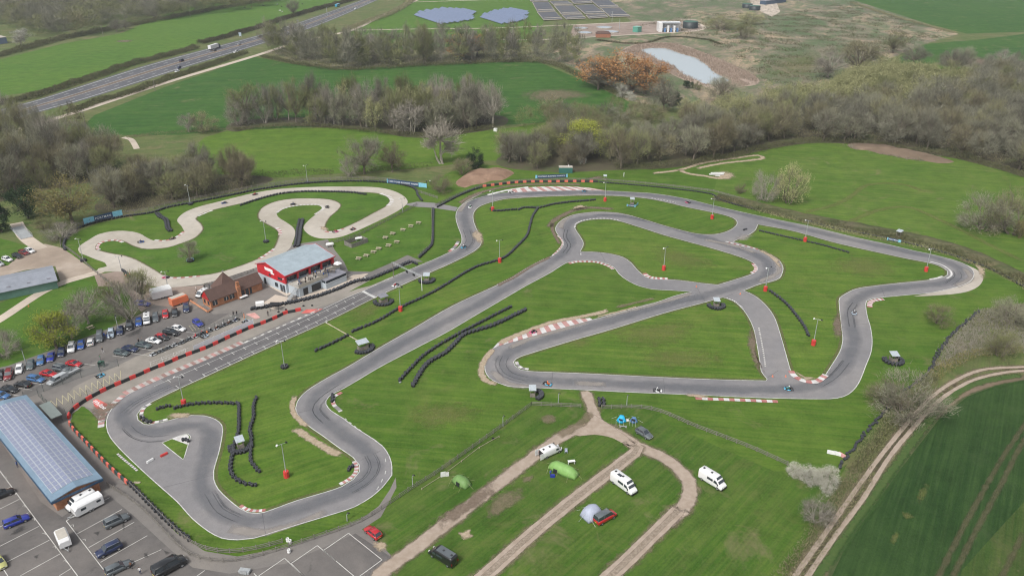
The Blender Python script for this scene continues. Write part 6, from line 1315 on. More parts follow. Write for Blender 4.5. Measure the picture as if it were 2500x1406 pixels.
for pose, x, y, top, legs, lab in (
    ('stand', 507, 820, 'orange', 'black', 'person in bright orange top leaning by the pit lane kart'), ('stand', 597, 778, 'orange', 'orange', 'person in orange overalls standing by the pit exit kart'),
    ('walk', 571, 773, 'black', 'black', 'person in black walking beside the mesh fence'), ('stand', 579, 772, 'black', 'grey', 'person in black crouched over gear by the mesh fence'),
    ('walk', 252, 862, 'black', 'white', 'person in black top and pale trousers crossing the car park'), ('stand', 256, 825, 'blue', 'blue', 'person in blue on the left of the group by the grey car'),
    ('stand', 262, 828, 'blue', 'denim', 'person in blue in the middle of the group by the grey car'), ('stand', 270, 829, 'navy', 'black', 'person in navy on the right of the group by the grey car'),
    ('stand', 340, 840, 'black', 'black', 'person in black with a pushchair behind the dark cars'), ('stand', 348, 838, 'grey', 'black', 'person in grey beside the pushchair behind the dark cars'),
    ('stand', 246, 880, 'green', 'grey', 'person in dark green by the pit gate'), ('stand', 322, 1389, 'brown', 'black', 'person in rust brown beside the slate grey car'), ('stand', 344, 1402, 'white', 'navy', 'person in white at the bottom edge of the car park'),
    ('stand', 1318, 1116, 'black', 'black', 'person in black at the open doors of the white van'), ('stand', 1042, 450, 'black', 'black', 'person in black by the earth mound, left one'), ('stand', 1050, 449, 'white', 'black', 'person in white by the earth mound, right one'),
    ('stand', 480, 712, 'white', 'black', 'person in white watching over the rubber wall behind the cafe'), ('stand', 500, 708, 'black', 'black', 'person in black watching over the rubber wall behind the cafe'), ('stand', 512, 706, 'navy', 'black', 'person in navy watching over the rubber wall behind the cafe'),
    ('walk', 878, 693, 'black', 'grey', 'person in black walking on the path by the control box'), ('walk', 892, 687, 'white', 'black', 'person in white walking on the path by the control box'),
    ('stand', 44, 1141, 'cyan' if False else 'blue', 'navy', 'person in blue leaning on the side wall of the solar roofed building'), ('stand', 724, 733, 'grey', 'black', 'person in grey below the outside stairs'), ('stand', 655, 772, 'black', 'black', 'person in black by the pit wall flag box'),
    ('stand', 1344, 1163, 'blue', 'navy', 'person in blue sitting by the bright green tent')):
    person(pose, at(x, y), random.uniform(0, 6.28), top, legs, lab)
# ---------------- tyres, barriers, fences ----------------
def tyre_prof(r, h, z): return [(r*.58, z+h*.18), (r*.64, z+h*.02), (r*.88, z), (r, z+h*.25), (r, z+h*.75), (r*.88, z+h), (r*.64, z+h*.98), (r*.58, z+h*.82)]
def tyre_stack_mesh(n=3, r=.335, h=.25, mats=None, name='tyre_stack'):
    mb = MB()
    for k in range(n): mb.lathe(tyre_prof(r, h*.97, k*h), 12, mi=(2 if k == n-1 and len(mats or [0]*3) == 3 else k % 2), closed=True)  # top tyre is paler: its ring highlight is put into the colour
    mb.lathe([(r*.55, .02), (.001, .02)], 8, mi=0)
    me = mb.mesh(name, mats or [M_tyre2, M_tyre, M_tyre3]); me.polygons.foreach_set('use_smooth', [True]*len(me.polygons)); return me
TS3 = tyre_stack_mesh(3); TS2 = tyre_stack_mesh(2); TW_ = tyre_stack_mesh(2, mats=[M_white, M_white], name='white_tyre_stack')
def tyre_wall(s, label, rows=1, mesh=None, sp=.70, jit=.07, group='tyre walls round the circuit', sm=True):
    pts = smooth(toG(s), step=1) if sm else toG(s); pts = resample(pts, sp); c = pts[len(pts)//2]; mesh = mesh or TS3
    e = empty('tyre_wall', (c.x, c.y, Z['isle']), 0, label, 'tyre wall', group); P_ = []
    for r in range(rows):
        q = offs(pts, (r-(rows-1)/2)*.70)
        for i, p in enumerate(offs(q, .13)): p2 = p if i % 2 else q[i].lerp(p, -1.0); P_.append((p2.x-c.x+random.uniform(-jit, jit)+(0.3*(r % 2)), p2.y-c.y+random.uniform(-jit, jit)))
    P_.sort(key=lambda a: (a[1]))
    for x, y in P_[:100]:
        o = link(bpy.data.objects.new('tyre_stack', mesh), e); o.location = (x, y, 0); o.rotation_euler = (0, 0, random.random()*6)
    if len(P_) > 100:
        mb = MB(); vv = [v.co.copy() for v in mesh.vertices]; ff = [tuple(p.vertices) for p in mesh.polygons]; mm = [p.material_index for p in mesh.polygons]
        for x, y in P_[100:]:
            n = len(mb.v); mb.v += [(v.x+x, v.y+y, v.z) for v in vv]; mb.f += [tuple(i+n for i in f) for f in ff]; mb.m += mm
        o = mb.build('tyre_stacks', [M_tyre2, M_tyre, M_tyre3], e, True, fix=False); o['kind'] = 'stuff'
    return e
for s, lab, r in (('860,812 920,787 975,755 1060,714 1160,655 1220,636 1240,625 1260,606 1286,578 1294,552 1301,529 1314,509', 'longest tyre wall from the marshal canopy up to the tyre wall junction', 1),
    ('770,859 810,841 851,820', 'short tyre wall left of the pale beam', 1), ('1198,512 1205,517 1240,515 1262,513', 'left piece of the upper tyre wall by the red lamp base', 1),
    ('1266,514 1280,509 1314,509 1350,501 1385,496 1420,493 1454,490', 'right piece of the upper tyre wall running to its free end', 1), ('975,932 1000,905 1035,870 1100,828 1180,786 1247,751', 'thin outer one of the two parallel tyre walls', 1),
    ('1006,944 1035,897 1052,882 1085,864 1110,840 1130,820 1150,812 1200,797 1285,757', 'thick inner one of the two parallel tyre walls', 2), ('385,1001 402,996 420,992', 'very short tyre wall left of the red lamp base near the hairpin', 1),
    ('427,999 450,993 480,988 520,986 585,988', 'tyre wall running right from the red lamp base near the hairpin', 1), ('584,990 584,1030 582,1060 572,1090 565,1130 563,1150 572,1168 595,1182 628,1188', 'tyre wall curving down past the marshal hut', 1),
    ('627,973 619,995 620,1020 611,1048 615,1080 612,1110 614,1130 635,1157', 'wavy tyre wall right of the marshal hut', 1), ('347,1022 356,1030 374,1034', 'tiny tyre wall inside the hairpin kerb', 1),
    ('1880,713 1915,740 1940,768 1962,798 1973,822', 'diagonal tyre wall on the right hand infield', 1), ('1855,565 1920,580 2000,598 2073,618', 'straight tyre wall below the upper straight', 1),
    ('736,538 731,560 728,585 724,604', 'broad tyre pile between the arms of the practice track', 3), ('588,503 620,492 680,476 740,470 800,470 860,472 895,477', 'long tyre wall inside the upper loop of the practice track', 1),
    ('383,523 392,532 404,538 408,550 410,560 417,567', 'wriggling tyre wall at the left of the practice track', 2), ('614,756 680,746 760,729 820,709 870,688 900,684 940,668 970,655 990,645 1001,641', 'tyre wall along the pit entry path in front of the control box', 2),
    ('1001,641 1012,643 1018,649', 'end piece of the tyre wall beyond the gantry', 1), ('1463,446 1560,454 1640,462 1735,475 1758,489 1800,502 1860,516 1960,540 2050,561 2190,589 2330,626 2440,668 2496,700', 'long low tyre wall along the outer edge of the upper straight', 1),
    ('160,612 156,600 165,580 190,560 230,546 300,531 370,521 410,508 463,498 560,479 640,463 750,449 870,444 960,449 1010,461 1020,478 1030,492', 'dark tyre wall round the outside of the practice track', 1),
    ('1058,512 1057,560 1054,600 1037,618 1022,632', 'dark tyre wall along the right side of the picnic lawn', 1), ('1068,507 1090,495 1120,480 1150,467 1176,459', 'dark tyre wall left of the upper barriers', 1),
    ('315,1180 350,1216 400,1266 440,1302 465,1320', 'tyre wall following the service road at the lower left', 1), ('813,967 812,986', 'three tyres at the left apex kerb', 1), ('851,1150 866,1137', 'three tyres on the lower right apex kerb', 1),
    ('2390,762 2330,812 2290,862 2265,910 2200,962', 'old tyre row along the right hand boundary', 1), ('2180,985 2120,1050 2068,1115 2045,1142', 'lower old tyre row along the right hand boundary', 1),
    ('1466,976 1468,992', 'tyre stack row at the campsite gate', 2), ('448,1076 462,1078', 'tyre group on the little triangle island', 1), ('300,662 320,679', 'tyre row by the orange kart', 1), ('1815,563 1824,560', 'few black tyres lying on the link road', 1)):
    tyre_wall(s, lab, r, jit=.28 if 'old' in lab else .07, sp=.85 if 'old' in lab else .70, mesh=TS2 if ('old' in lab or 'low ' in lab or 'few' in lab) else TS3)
def barrier_mesh(L=1.95):
    mb = MB(); secs = [[Vector(v) for v in ((x, -.26*k, 0), (x, -.24*k, .35), (x, -.15*k, .82), (x, .15*k, .82), (x, .24*k, .35), (x, .26*k, 0))] for x, k in ((-L/2, .8), (-L/2+.12, 1), (L/2-.12, 1), (L/2, .8))]
    mb.loft(secs); me = mb.mesh('barrier_block', M_redp); return me
BM = barrier_mesh()
def barrier_row(s, n, group, where, cols, z=Z['yard']+0.03, first='red'):
    L = smooth(toG(s), step=.5); tot = plen(L); st = tot/n; R = resample(L, st/2+1e-6); k = 0
    for i in range(n):
        a = R[min(2*i, len(R)-1)]; m = R[min(2*i+1, len(R)-1)]; b = R[min(2*i+2, len(R)-1)]; d = b-a
        if d.length < .1: continue
        c = cols[i % len(cols)]
        o = link(bpy.data.objects.new('plastic_barrier', BM)); o.location = (m.x, m.y, z); o.rotation_euler = (0, 0, atan2(d.y, d.x)); o.scale = (st/2.0*.86, 1.12, 1.15) if i % 2 == 0 else (st/2.0*1.16, .92, .98)
        o.material_slots[0].link = 'OBJECT'; o.material_slots[0].material = c[1]; tag(o, f'{c[0]} plastic barrier block in the row {where}', 'barrier', f'{c[0]} barrier blocks {where}')
barrier_row('167,1024 174,1008 195,990 227,970 263,951 300,935 337,919 373,903 407,890 438,876 470,864 500,853 529,840 556,827 585,814 612,802 642,791 671,779 699,766 714,763 736,758', 37, '', 'between the pit lane and the straight', (('red', M_redp), ('black', M_blk)))
barrier_row('170,1034 180,1050 205,1076 235,1108 268,1142 313,1182', 23, '', 'down the outside of the first bend', (('red', M_redf), ('dark green', plain('dark_green_plastic', (.03, .06, .055), .6, .2))))
barrier_row('1178,457 1204,454 1246,449 1288,446 1347,445.6 1409,445 1459,445.8', 28, '', 'beneath the long banner at the top bend', (('bright red', M_redf), ('charcoal', M_blk)), Z['site']+.01)
def rail_fence(s, label, h=1.15, sp=2.4, m=None, rails=3, group='timber post and rail fences', sm=False):
    m = m or M_wood; pts = smooth(toG(s), step=1.2) if sm else resample(toG(s), 1.0); P_ = resample(pts, sp); c = P_[len(P_)//2]; e = empty('post_and_rail_fence', (c.x, c.y, 0), 0, label, 'fence', group)
    def posts(ps):
        mb = MB()
        for p in ps: mb.box(p.x-c.x-.07, p.x-c.x+.07, p.y-c.y-.07, p.y-c.y+.07, 0, h+.1)
        return mb
    if len(P_) <= 100:
        for p in P_: posts([p]).build('post', m, e)
    else:
        P2 = sorted(P_, key=lambda p: p.y)
        for p in P2[:99]: posts([p]).build('post', m, e)
        o = posts(P2[99:]).build('posts', m, e); o['kind'] = 'stuff'
    for k in range(rails):
        mb = MB(); z = h*(k+.75)/rails; 
        for a, b in zip(P_, P_[1:]):
            d = (b-a).normalized(); nn = Vector((-d.y, d.x, 0))*.09; a2, b2 = a-c+nn, b-c+nn
            mb.add([(a2.x-nn.x*.4, a2.y-nn.y*.4, z-.07), (b2.x-nn.x*.4, b2.y-nn.y*.4, z-.07), (b2.x-nn.x*.4, b2.y-nn.y*.4, z+.07), (a2.x-nn.x*.4, a2.y-nn.y*.4, z+.07), (a2.x, a2.y, z-.07), (b2.x, b2.y, z-.07), (b2.x, b2.y, z+.07), (a2.x, a2.y, z+.07)],
                   [(0, 1, 2, 3), (4, 5, 6, 7), (3, 2, 6, 7), (0, 1, 5, 4)])
        mb.build('rail', m, e)
    return e
M_gf = plain('silvered_timber', (.19, .175, .155), .85, .25, 1.5)
for s, lab in (('1297,990 1440,996', 'short weathered fence left of the campsite gate'), ('1468,998 1587,1001 1700,1045 1830,1095 1925,1138', 'weathered fence running right from the campsite gate to the blossom'), ('1297,990 1225,1043 1135,1108 1060,1160 1000,1198 935,1242 880,1275 800,1305 700,1338 620,1362 560,1372 500,1368 458,1352 420,1318 370,1265 320,1222 250,1178', 'long weathered fence between the service road and the campsite'),
    ('690,1325 620,1343 560,1350 500,1341 455,1318 400,1266 315,1182', 'inner fence between the service road and the lower turf'), ('160,606 190,628 220,655 240,672 262,690 280,702', 'fence between the gravel yard and the practice track'),
    ('1018,502 975,525 920,553 870,578 830,590 780,602', 'fence between the practice track and the picnic lawn'), ('1020,470 1045,478 1075,488', 'short fence right of the blue corner banner'), ('500,700 560,684 625,662', 'fence behind the brick cafe'), ('1054,512 1052,600 1034,616 1018,632', 'pale fence along the right side of the picnic lawn')):
    rail_fence(s, lab, m=M_gf, sm=True)
rail_fence('1063,503 1120,476 1176,455 1250,444 1345,440 1460,440 1560,448 1640,456 1740,468 1900,512', 'low fence behind the upper tyre wall and barriers', .9, m=M_gf)
rail_fence('150,606 148,590 165,570 190,553 230,540 300,524 370,514 410,501 463,491 560,472 640,456 750,442 870,437 960,442 1015,455', 'fence round the back of the practice track', 1.3, m=M_gf)
rail_fence('1030,1195 1100,1150 1160,1100 1235,1058', 'low pale timber bars lying parallel to the long fence', .35, 6.0, M_woodp, 1)
def mesh_fence(s, label, h=1.9, sp=3.0, m=None, panel=None, pm=None):
    m = m or plain('dark_green_steel', (.05, .07, .065), .5, .2); pts = resample(toG(s), sp); c = pts[len(pts)//2]; e = empty('mesh_fence', (c.x, c.y, 0), 0, label, 'fence', 'steel mesh fences in the paddock')
    for p in pts: mb = MB(); mb.box(p.x-c.x-.035, p.x-c.x+.035, p.y-c.y-.035, p.y-c.y+.035, 0, h+.15); mb.build('post', m, e)
    for a, b in zip(pts, pts[1:]):
        mb = MB(); a2, b2 = a-c, b-c
        if pm: mb.add([(a2.x, a2.y, .15), (b2.x, b2.y, .15), (b2.x, b2.y, h), (a2.x, a2.y, h)], [(0, 1, 2, 3)]); mb.build('mesh_panel', pm, e)
        else:
            for z in (.1, h*.35, h*.68, h): mb.tube([(a2.x, a2.y, z), (b2.x, b2.y, z)], .018, 3, cap=False)
            for k in range(1, 8): q = a2.lerp(b2, k/8); mb.tube([(q.x, q.y, .1), (q.x, q.y, h)], .008, 3, cap=False)
            mb.build('mesh_panel', m, e)
    return e
m, nt, b = newmat('see_through_mesh'); b.inputs['Base Color'].default_value = (.22, .24, .24, 1); b.inputs['Alpha'].default_value = .38; M_thru = m
m, nt, b = newmat('pale_see_through_mesh'); b.inputs['Base Color'].default_value = (.80, .84, .88, 1); b.inputs['Alpha'].default_value = 1.0; M_thru2 = m
mesh_fence('478,822 520,805 560,788 608,770', 'grey mesh fence between the parked cars and the pit lane', pm=M_thru)
mesh_fence('370,900 403,886 440,872 476,858', 'white framed empty hoarding frames behind the barriers', 1.9, 3.2, M_white)
mesh_fence('474,858 511,841 558,820 598,802 624,791', 'pale hoarding panels behind the barriers', 1.8, 3.2, M_white, pm=M_thru2)
mesh_fence('60,975 130,948 200,922 296,892', 'tall thin mesh fence above the yellow hatching', 2.2, 4.5, pm=M_thru)
mesh_fence('160,1010 180,985 215,967 260,945 320,920', 'mesh fence behind the barriers at the yellow hatching', 1.7, 4.0)
mesh_fence('95,968 125,1000 158,1032', 'mesh fence at the end of the solar roofed building', 2.0, 3.0)
# ---------------- lamps, huts, banners ----------------
def lamp(p, label, base='red', H=8.0, heads=2, rz=0.3, group='floodlight masts round the circuits'):
    g = G(*p); e = empty('floodlight_mast', (g.x, g.y, Z['isle']), rz, label, 'lamp post', group)
    mb = MB(); mb.tube([(0, 0, 0), (0, 0, H*.5), (0, 0, H)], [.12, .09, .06], 8); mb.build('pole', M_galv, e)
    mb = MB(); w = 1.0 if heads > 1 else .5; mb.tube([(-w if heads > 1 else 0, 0, H-.02), (w, 0, H-.02)], .035, 5); mb.build('crossbar', M_galv, e)
    for s in ((-1, 1) if heads > 1 else (1,)):
        f = MB(); M = Matrix.Translation((s*w, 0, H+.02)) @ Matrix.Rotation(radians(35*s), 4, 'Y'); f.box(-.22, .22, -.2, .2, -.1, .1, M=M); ff = f.build('floodlight', M_blk if s > 0 else M_white, e)
        l_ = MB(); l_.box(-.19, .19, -.17, .17, -.115, -.102, M=M); l_.build('lens', M_lens, ff)
    if base == 'red':
        mb = MB(); mb.lathe([(.62, 0), (.62, 1.5), (.58, 1.58), (.001, 1.58)], 8); mb.build('padded_base', M_redp, e)
    elif base == 'tyres':
        for k in range(7):
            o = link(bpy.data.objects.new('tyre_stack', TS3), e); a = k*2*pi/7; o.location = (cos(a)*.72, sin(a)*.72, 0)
    return e
for i, (x, y, b_, w_) in enumerate(((1203, 515, 'red', 'at the left end of the upper tyre wall'), (1477, 492, 'red', 'at the right end of the upper tyre wall'), (1738, 535, 'red', 'on the island inside the link loop'), (1965, 590, 'red', 'on the straight tyre wall below the upper straight'),
    (2260, 663, 'red', 'on the far right point of the infield'), (1220, 641, 'red', 'on the bend of the longest tyre wall'), (1620, 660, 'red', 'in the middle of the leaf shaped island'), (1868, 711, 'red', 'at the crossing of the tracks'),
    (978, 760, 'red', 'on the longest tyre wall near the start'), (1985, 843, 'red', 'in the tongue of turf on the right'), (700, 1165, 'red', 'standing alone in the lower infield'), (450, 990, 'red', 'at the hairpin tyre wall'),
    (695, 898, 'tyres', 'with a ring of tyres beside the straight'), (465, 500, 'tyres', 'on the perimeter wall behind the practice track'), (751, 448, 'tyres', 'rising above the pasture hedge'), (204, 638, 'tyres', 'by the gate of the practice track'), (650, 592, 'tyres', 'inside the practice track near the red roofed hall'))):
    lamp((x, y), f'floodlight mast {"with a red padded base" if b_ == "red" else "with a tyre base"} {w_}', b_, 8.0 if i != 10 else 8.6, rz=random.uniform(-.5, .8))
lamp((983, 518), 'thin floodlight mast at the right bend of the practice track', None, 5.5); lamp((297, 661), 'thin floodlight mast by the orange parked kart', None, 5.0); lamp((411, 706), 'floodlight mast at the corner of the white exhibition trailer', None, 6.0)
lamp((66, 896), 'slim street lamp behind the grey green hatchback', None, 5.5, 1, -1, 'street lamps on the lawn'); lamp((291, 812), 'slim street lamp behind the dark blue car', None, 5.5, 1, -1, 'street lamps on the lawn')
lamp((1008, 1188), 'short lamp post on the long campsite fence', None, 2.6, 1, 1, 'short path lamps'); lamp((1228, 1041), 'short lamp post at the upper end of the long fence', None, 2.6, 1, 1, 'short path lamps'); lamp((848, 1272), 'short lamp post on the verge by the lower bend', None, 1.6, 1, 1, 'short path lamps')
lamp((1363, 985), 'short thin post with white sign left of the campsite gate', None, 2.6, 1, 1, 'short path lamps'); lamp((1530, 990), 'short thin post with white sign right of the campsite gate', None, 2.6, 1, 1, 'short path lamps')
def hut(p, q, label, wd=1.6, dp=1.6, h=2.3, tyres='left', roof=None, banner=False, rz=None):
    g = G(*p); e = empty('marshal_hut', (g.x, g.y, Z['isle']), head(p, (p[0]+q[0], p[1]+q[1])), label, 'hut', 'marshal huts round the circuit')
    a, d = wd/2, dp/2
    for x in (-a, a):
        for y in (-d, d): mb = MB(); mb.box(x-.05, x+.05, y-.05, y+.05, 0, h-.1); mb.build('post', M_wood, e)
    mb = MB(); mb.box(-a, a, -d-.03, -d+.03, .15, 1.1); mb.box(-a-.03, -a+.03, -d, d, .15, 1.1); mb.box(a-.03, a+.03, -d, d, .15, 1.1); mb.build('side_panel', M_wood, e)
    mb = MB(); mb.box(-a, a, -d, d, .05, .14); mb.build('floor', M_woodp, e)
    mb = MB(); mb.loft([[Vector((x, -d-.35, h-.22)), Vector((x, d+.35, h+.08)), Vector((x, d+.35, h+.14)), Vector((x, -d-.35, h-.16))] for x in (-a-.3, a+.3)]); mb.build('roof', roof or plain('pale_roof_sheet', (.38, .42, .45), .5, .15), e)
    return e
def tyre_ring(p, label, pts, mesh=None):
    g = G(*p); e = empty('tyre_pile', (g.x, g.y, Z['isle']), 0, label, 'tyre pile', 'tyre piles round the marshal huts')
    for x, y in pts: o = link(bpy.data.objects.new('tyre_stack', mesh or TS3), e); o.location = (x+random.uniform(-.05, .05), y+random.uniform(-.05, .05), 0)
def arc(r, a0, a1, n): return [(r*cos(radians(a0+(a1-a0)*i/(n-1))), r*sin(radians(a0+(a1-a0)*i/(n-1)))) for i in range(n)]
for x, y, w_, wd, a0, a1, rf in ((1042, 686, 'below the gantry', 1.5, 180, 380, None), (936, 738, 'beside the start line', 2.2, 180, 380, M_felt), (886, 852, 'at the end of the pale beam', 2.6, 230, 400, None), (1748, 748, 'at the crossing of the tracks', 1.3, 170, 380, None),
    (1300, 966, 'below the hairpin', 1.2, -60, 60, None), (2180, 882, 'on the outfield at the right', 1.5, 150, 400, None), (588, 1092, 'between the two lower tyre walls', 1.3, 180, 380, None)):
    hut((x, y), (10, -3 if x < 1000 else 0), f'timber marshal hut {w_}', wd, 1.6, 2.3, roof=rf); tyre_ring((x, y), f'tyre pile round the marshal hut {w_}', arc(1.9 if wd < 2 else 2.3, a0, a1, 11)+arc(2.5 if wd < 2 else 2.9, a0+8, a1-8, 12))
hut((1543, 500), (10, 0), 'pale marshal shelter inside the small blue banner box on the upper infield', 1.2, 1.2, 2.6); hut((2193, 582), (10, 3), 'timber marshal shelter behind the blue banner near the rough bank', 1.3, 1.3, 2.9)
hut((1477, 441), (10, 0), 'small marshal stand behind the end of the upper barriers', .9, .9, 2.2)
def text_mesh(txt, size, m, parent, M, name='lettering', bold=0.012, shear=0.0):
    cu = bpy.data.curves.new('t', 'FONT'); cu.body = txt; cu.size = size; cu.align_x = 'CENTER'; cu.align_y = 'CENTER'; cu.extrude = 0.012; cu.offset = bold; cu.shear = shear; cu.space_character = 1.12
    o = bpy.data.objects.new('t', cu); link(o); dg = bpy.context.evaluated_depsgraph_get(); me = bpy.data.meshes.new_from_object(o.evaluated_get(dg)); bpy.data.objects.remove(o)
    me.materials.clear(); me.materials.append(m); me.name = name; t = link(bpy.data.objects.new(name, me), parent); t.matrix_local = M; return t
M_lett = plain('white_lettering', (.75, .75, .75), .5, .03)
def banner(p, q, h, label, txt, tsize, ends=(.14, .14), z0=.15, lean=0.0, tf=(.5, .5)):
    a, b = G(*p), G(*q); d = b-a; L = d.length; rz = atan2(d.y, d.x); e = empty('banner', (a.x, a.y, 0.05), rz, label, 'banner', None)
    X = lambda f: f*L
    for x0, x1, m, nm in ((0, ends[0], M_skyb, 'end_panel'), (ends[0], 1-ends[1], M_navyb, 'centre_panel'), (1-ends[1], 1, M_skyb, 'end_panel')):
        mb = MB(); mb.box(X(x0)+.01, X(x1)-.01, -.03, .03, z0, z0+h); c_ = mb.build(nm, m, e)
        if nm == 'centre_panel':
            text_mesh(txt, tsize, M_lett, c_, Matrix.Translation((X(tf[0]), -.035, z0+h*.5)) @ Matrix.Rotation(radians(90), 4, 'X'))
    n = max(2, int(L/3))
    for i in range(n+1): mb = MB(); x = L*i/n; mb.box(x-.04, x+.04, .035, .11, 0, z0+h); mb.build('post', M_wood, e)
    return e
banner((206, 549), (300, 527), 2.3, 'long blue banner lettered PORTMAN left of the practice track', 'PORTMAN', 1.15, (.27, .25))
banner((945, 448), (1042, 460), 1.9, 'blue banner with a pale end panel at the upper right of the practice track', 'TAKE YOUR BUSINESS AHEAD', .95, (.02, .2), tf=(.41, .5))
banner((1307, 437), (1386, 434), 1.5, 'blue banner above the red and charcoal barriers', 'PORTMAN BUSINESS FINANCE', .80, (.06, .05))
banner((1530, 505), (1551, 507), .9, 'small blue banner in front of the pale marshal shelter', 'PORTMAN', .45, (.1, .12)); banner((1551, 507), (1558, 500), .9, 'short pale blue side banner of the pale marshal shelter', 'PF', .3, (.4, .4))
banner((2165, 587), (2199, 594), 1.0, 'low blue banner below the timber marshal shelter by the rough bank', 'PORTMAN', .6, (.08, .2), tf=(.45, .5))
# lettering on the red mat
a, b_ = G(231, 981), G(254, 996); t = text_mesh('Whilton', 1.5, M_lett, None, Matrix.Translation(((a.x+b_.x)/2, (a.y+b_.y)/2, Z['mark']+.03)) @ Matrix.Rotation(atan2(b_.y-a.y, b_.x-a.x), 4, 'Z'), 'painted_lettering', .02, .3); t['kind'] = 'structure'
# gantry
e = empty('gantry', (0, 0, 0), 0, 'white lattice gantry spanning the straight with dark screens', 'gantry'); A, B = G(957, 640.5, 5.2), G(1030, 674.5, 5.2)
e.location = (A.x, A.y, 0); d = (B-A); d.z = 0; L = d.length; e.rotation_euler = (0, 0, atan2(d.y, d.x)); mb = MB()
for y in (-.2, .2):
    for z in (5.0, 5.4): mb.tube([(0, y, z), (L, y, z)], .03, 4)
for i in range(int(L)): mb.tube([(i, -.2, 5.0), (i+.5, .2, 5.4), (i+1, -.2, 5.0)], .025, 3)
mb.build('beam', M_galv, e)
for x in (.3, L-.3): mb = MB(); mb.tube([(x, 0, 0), (x, 0, 5.1)], .12, 6); mb.build('post', M_white if x > 1 else M_wood, e)
for f in (.52, .75): mb = MB(); mb.box(L*f-.6, L*f+.6, -.25, -.21, 4.1, 5.0); mb.build('screen', M_blk, e)
# pale beam lying across the turf
A, B = G(798, 790), G(876, 834); L = (B-A).length; e = empty('timing_beam', (A.x, A.y, Z['isle']), atan2((B-A).y, (B-A).x), 'low pale beam crossing the turf to the marshal canopy', 'beam')
mb = MB(); mb.box(0, L, -.10, .10, 0, .18); mb.build('beam', M_woodp, e); mb = MB(); mb.box(-.25, 0.0, -.14, .14, 0, .9); mb.build('post', M_white, e)
# picnic benches
def make_bench():
    e = empty('picnic_bench', cat='picnic bench', label='bench')
    mb = MB(); mb.box(-.9, .9, -.38, .38, .72, .78); mb.build('tabletop', M_woodp, e)
    for s in (-1, 1): mb = MB(); mb.box(-.9, .9, s*.78-.13, s*.78+.13, .42, .47); mb.build('seat', M_woodp, e)
    for s in (-1, 1):
        for k in (-1, 1): mb = MB(); mb.tube([(s*.6, k*.72, 0), (s*.6, k*.22, .72)], .05, 4); mb.build('leg', M_woodp, e)
        mb = MB(); mb.box(s*.6-.03, s*.6+.03, -.85, .85, .37, .42); mb.build('bearer', M_woodp, e)
    return e
bp = make_bench()
for i, (x, y) in enumerate(((1022, 547), (1003, 555), (984, 564), (959, 573), (941, 583), (969, 593.5), (949, 602), (925, 610), (912, 618), (894.4, 627), (876, 634))):
    o = bp if i == 0 else copy_tree(bp); g = G(x, y); o.location = (g.x, g.y, Z['isle']); o.rotation_euler = (0, 0, radians(random.uniform(-14, -6)))
    col = 'upper' if i < 5 else 'lower'; k = i if i < 5 else i-5
    tag(o, f'pale picnic bench, {ordn[k]} from the right in the {col} line on the picnic lawn', 'picnic bench', 'picnic benches on the lawn')
o = copy_tree(bp); g = G(221, 803); o.location = (g.x, g.y, .1); tag(o, 'grey picnic bench under the grey bare tree in the car park lawn', 'picnic bench'); o.rotation_euler = (0, 0, 1.0)
# ---------------- buildings ----------------
class Frame:
    """local axes of a building from three eave corners seen at height h: front left, front right, back left"""
    def __init__(s, name, fl, fr, bl, h, label, cat='building'):
        a, b, c = G(*fl, h), G(*fr, h), G(*bl, h); u = (b-a); u.z = 0; s.L = u.length; u.normalize(); v = Vector((-u.y, u.x, 0)); s.W = abs((c-a).dot(v))
        s.e = empty(name, (a.x, a.y, 0.08), atan2(u.y, u.x), label, cat)
    def box(s, nm, x0, x1, y0, y1, z0, z1, m, parent=None):
        mb = MB(); mb.box(x0, x1, y0, y1, z0, z1); return mb.build(nm, m, parent or s.e)
def gable_roof(fr, nm, x0, x1, y0, y1, ze, zr, m, th=.12, ridge=.5, parent=None):
    ym = y0+(y1-y0)*ridge; mb = MB(); secs = []
    for x in (x0, x1): secs.append([Vector((x, y0, ze)), Vector((x, ym, zr)), Vector((x, y1, ze)), Vector((x, y1, ze+th)), Vector((x, ym, zr+th)), Vector((x, y0, ze+th))])
    mb.loft(secs); return mb.build(nm, m, parent or fr.e)
def gable_wall(fr, nm, x0, x1, y0, y1, ze, zr, m, ridge=.5, zb=0):
    ym = y0+(y1-y0)*ridge; mb = MB(); mb.loft([[Vector((x, y0, zb)), Vector((x, y1, zb)), Vector((x, y1, ze)), Vector((x, ym, zr)), Vector((x, y0, ze))] for x in (x0, x1)]); return mb.build(nm, m, fr.e)
# club house with red upper storey
f = Frame('club_house', (694.6, 674), (816, 625.5), (630, 642), 6.2, 'large red and grey club house with a pale sheet roof and a balcony'); L, W = f.L, f.W; R_ = 8.0; rg = .62
for nm, x0, x1, y0, y1 in (('lower_wall', .2, L-.2, .25, W-.2),): f.box(nm, x0, x1, y0, y1, 0, 3.2, M_greyw)
gable_wall(f, 'gable_wall', .15, .5, .2, W-.15, 6.1, R_-.1, M_redw, rg, 3.2); gable_wall(f, 'gable_wall', L-.5, L-.15, .2, W-.15, 6.1, R_-.1, M_redw, rg, 3.2)
f.box('back_wall', .5, L-.5, W-.5, W-.18, 3.2, 6.1, M_redw); f.box('recess_wall', .5, L-.5, 2.2, 2.4, 3.2, 6.1, M_dark)
roof = gable_roof(f, 'roof', -.1, L+.1, -.25, W+.2, 6.1, R_, M_roofg, .14, rg)
mb = MB(); ym = -.25+(W+.45)*rg
for x in (-.18, L+.12):
    for a, b in (((x, -.3, 6.15), (x, ym, R_+.08)), ((x, ym, R_+.08), (x, W+.25, 6.15))): mb.tube([a, b], .14, 4)
mb.build('verge_trim', CC['red'], roof)
f.box('gutter', -.1, L+.1, -.42, -.26, 5.95, 6.22, CC['red'], roof)
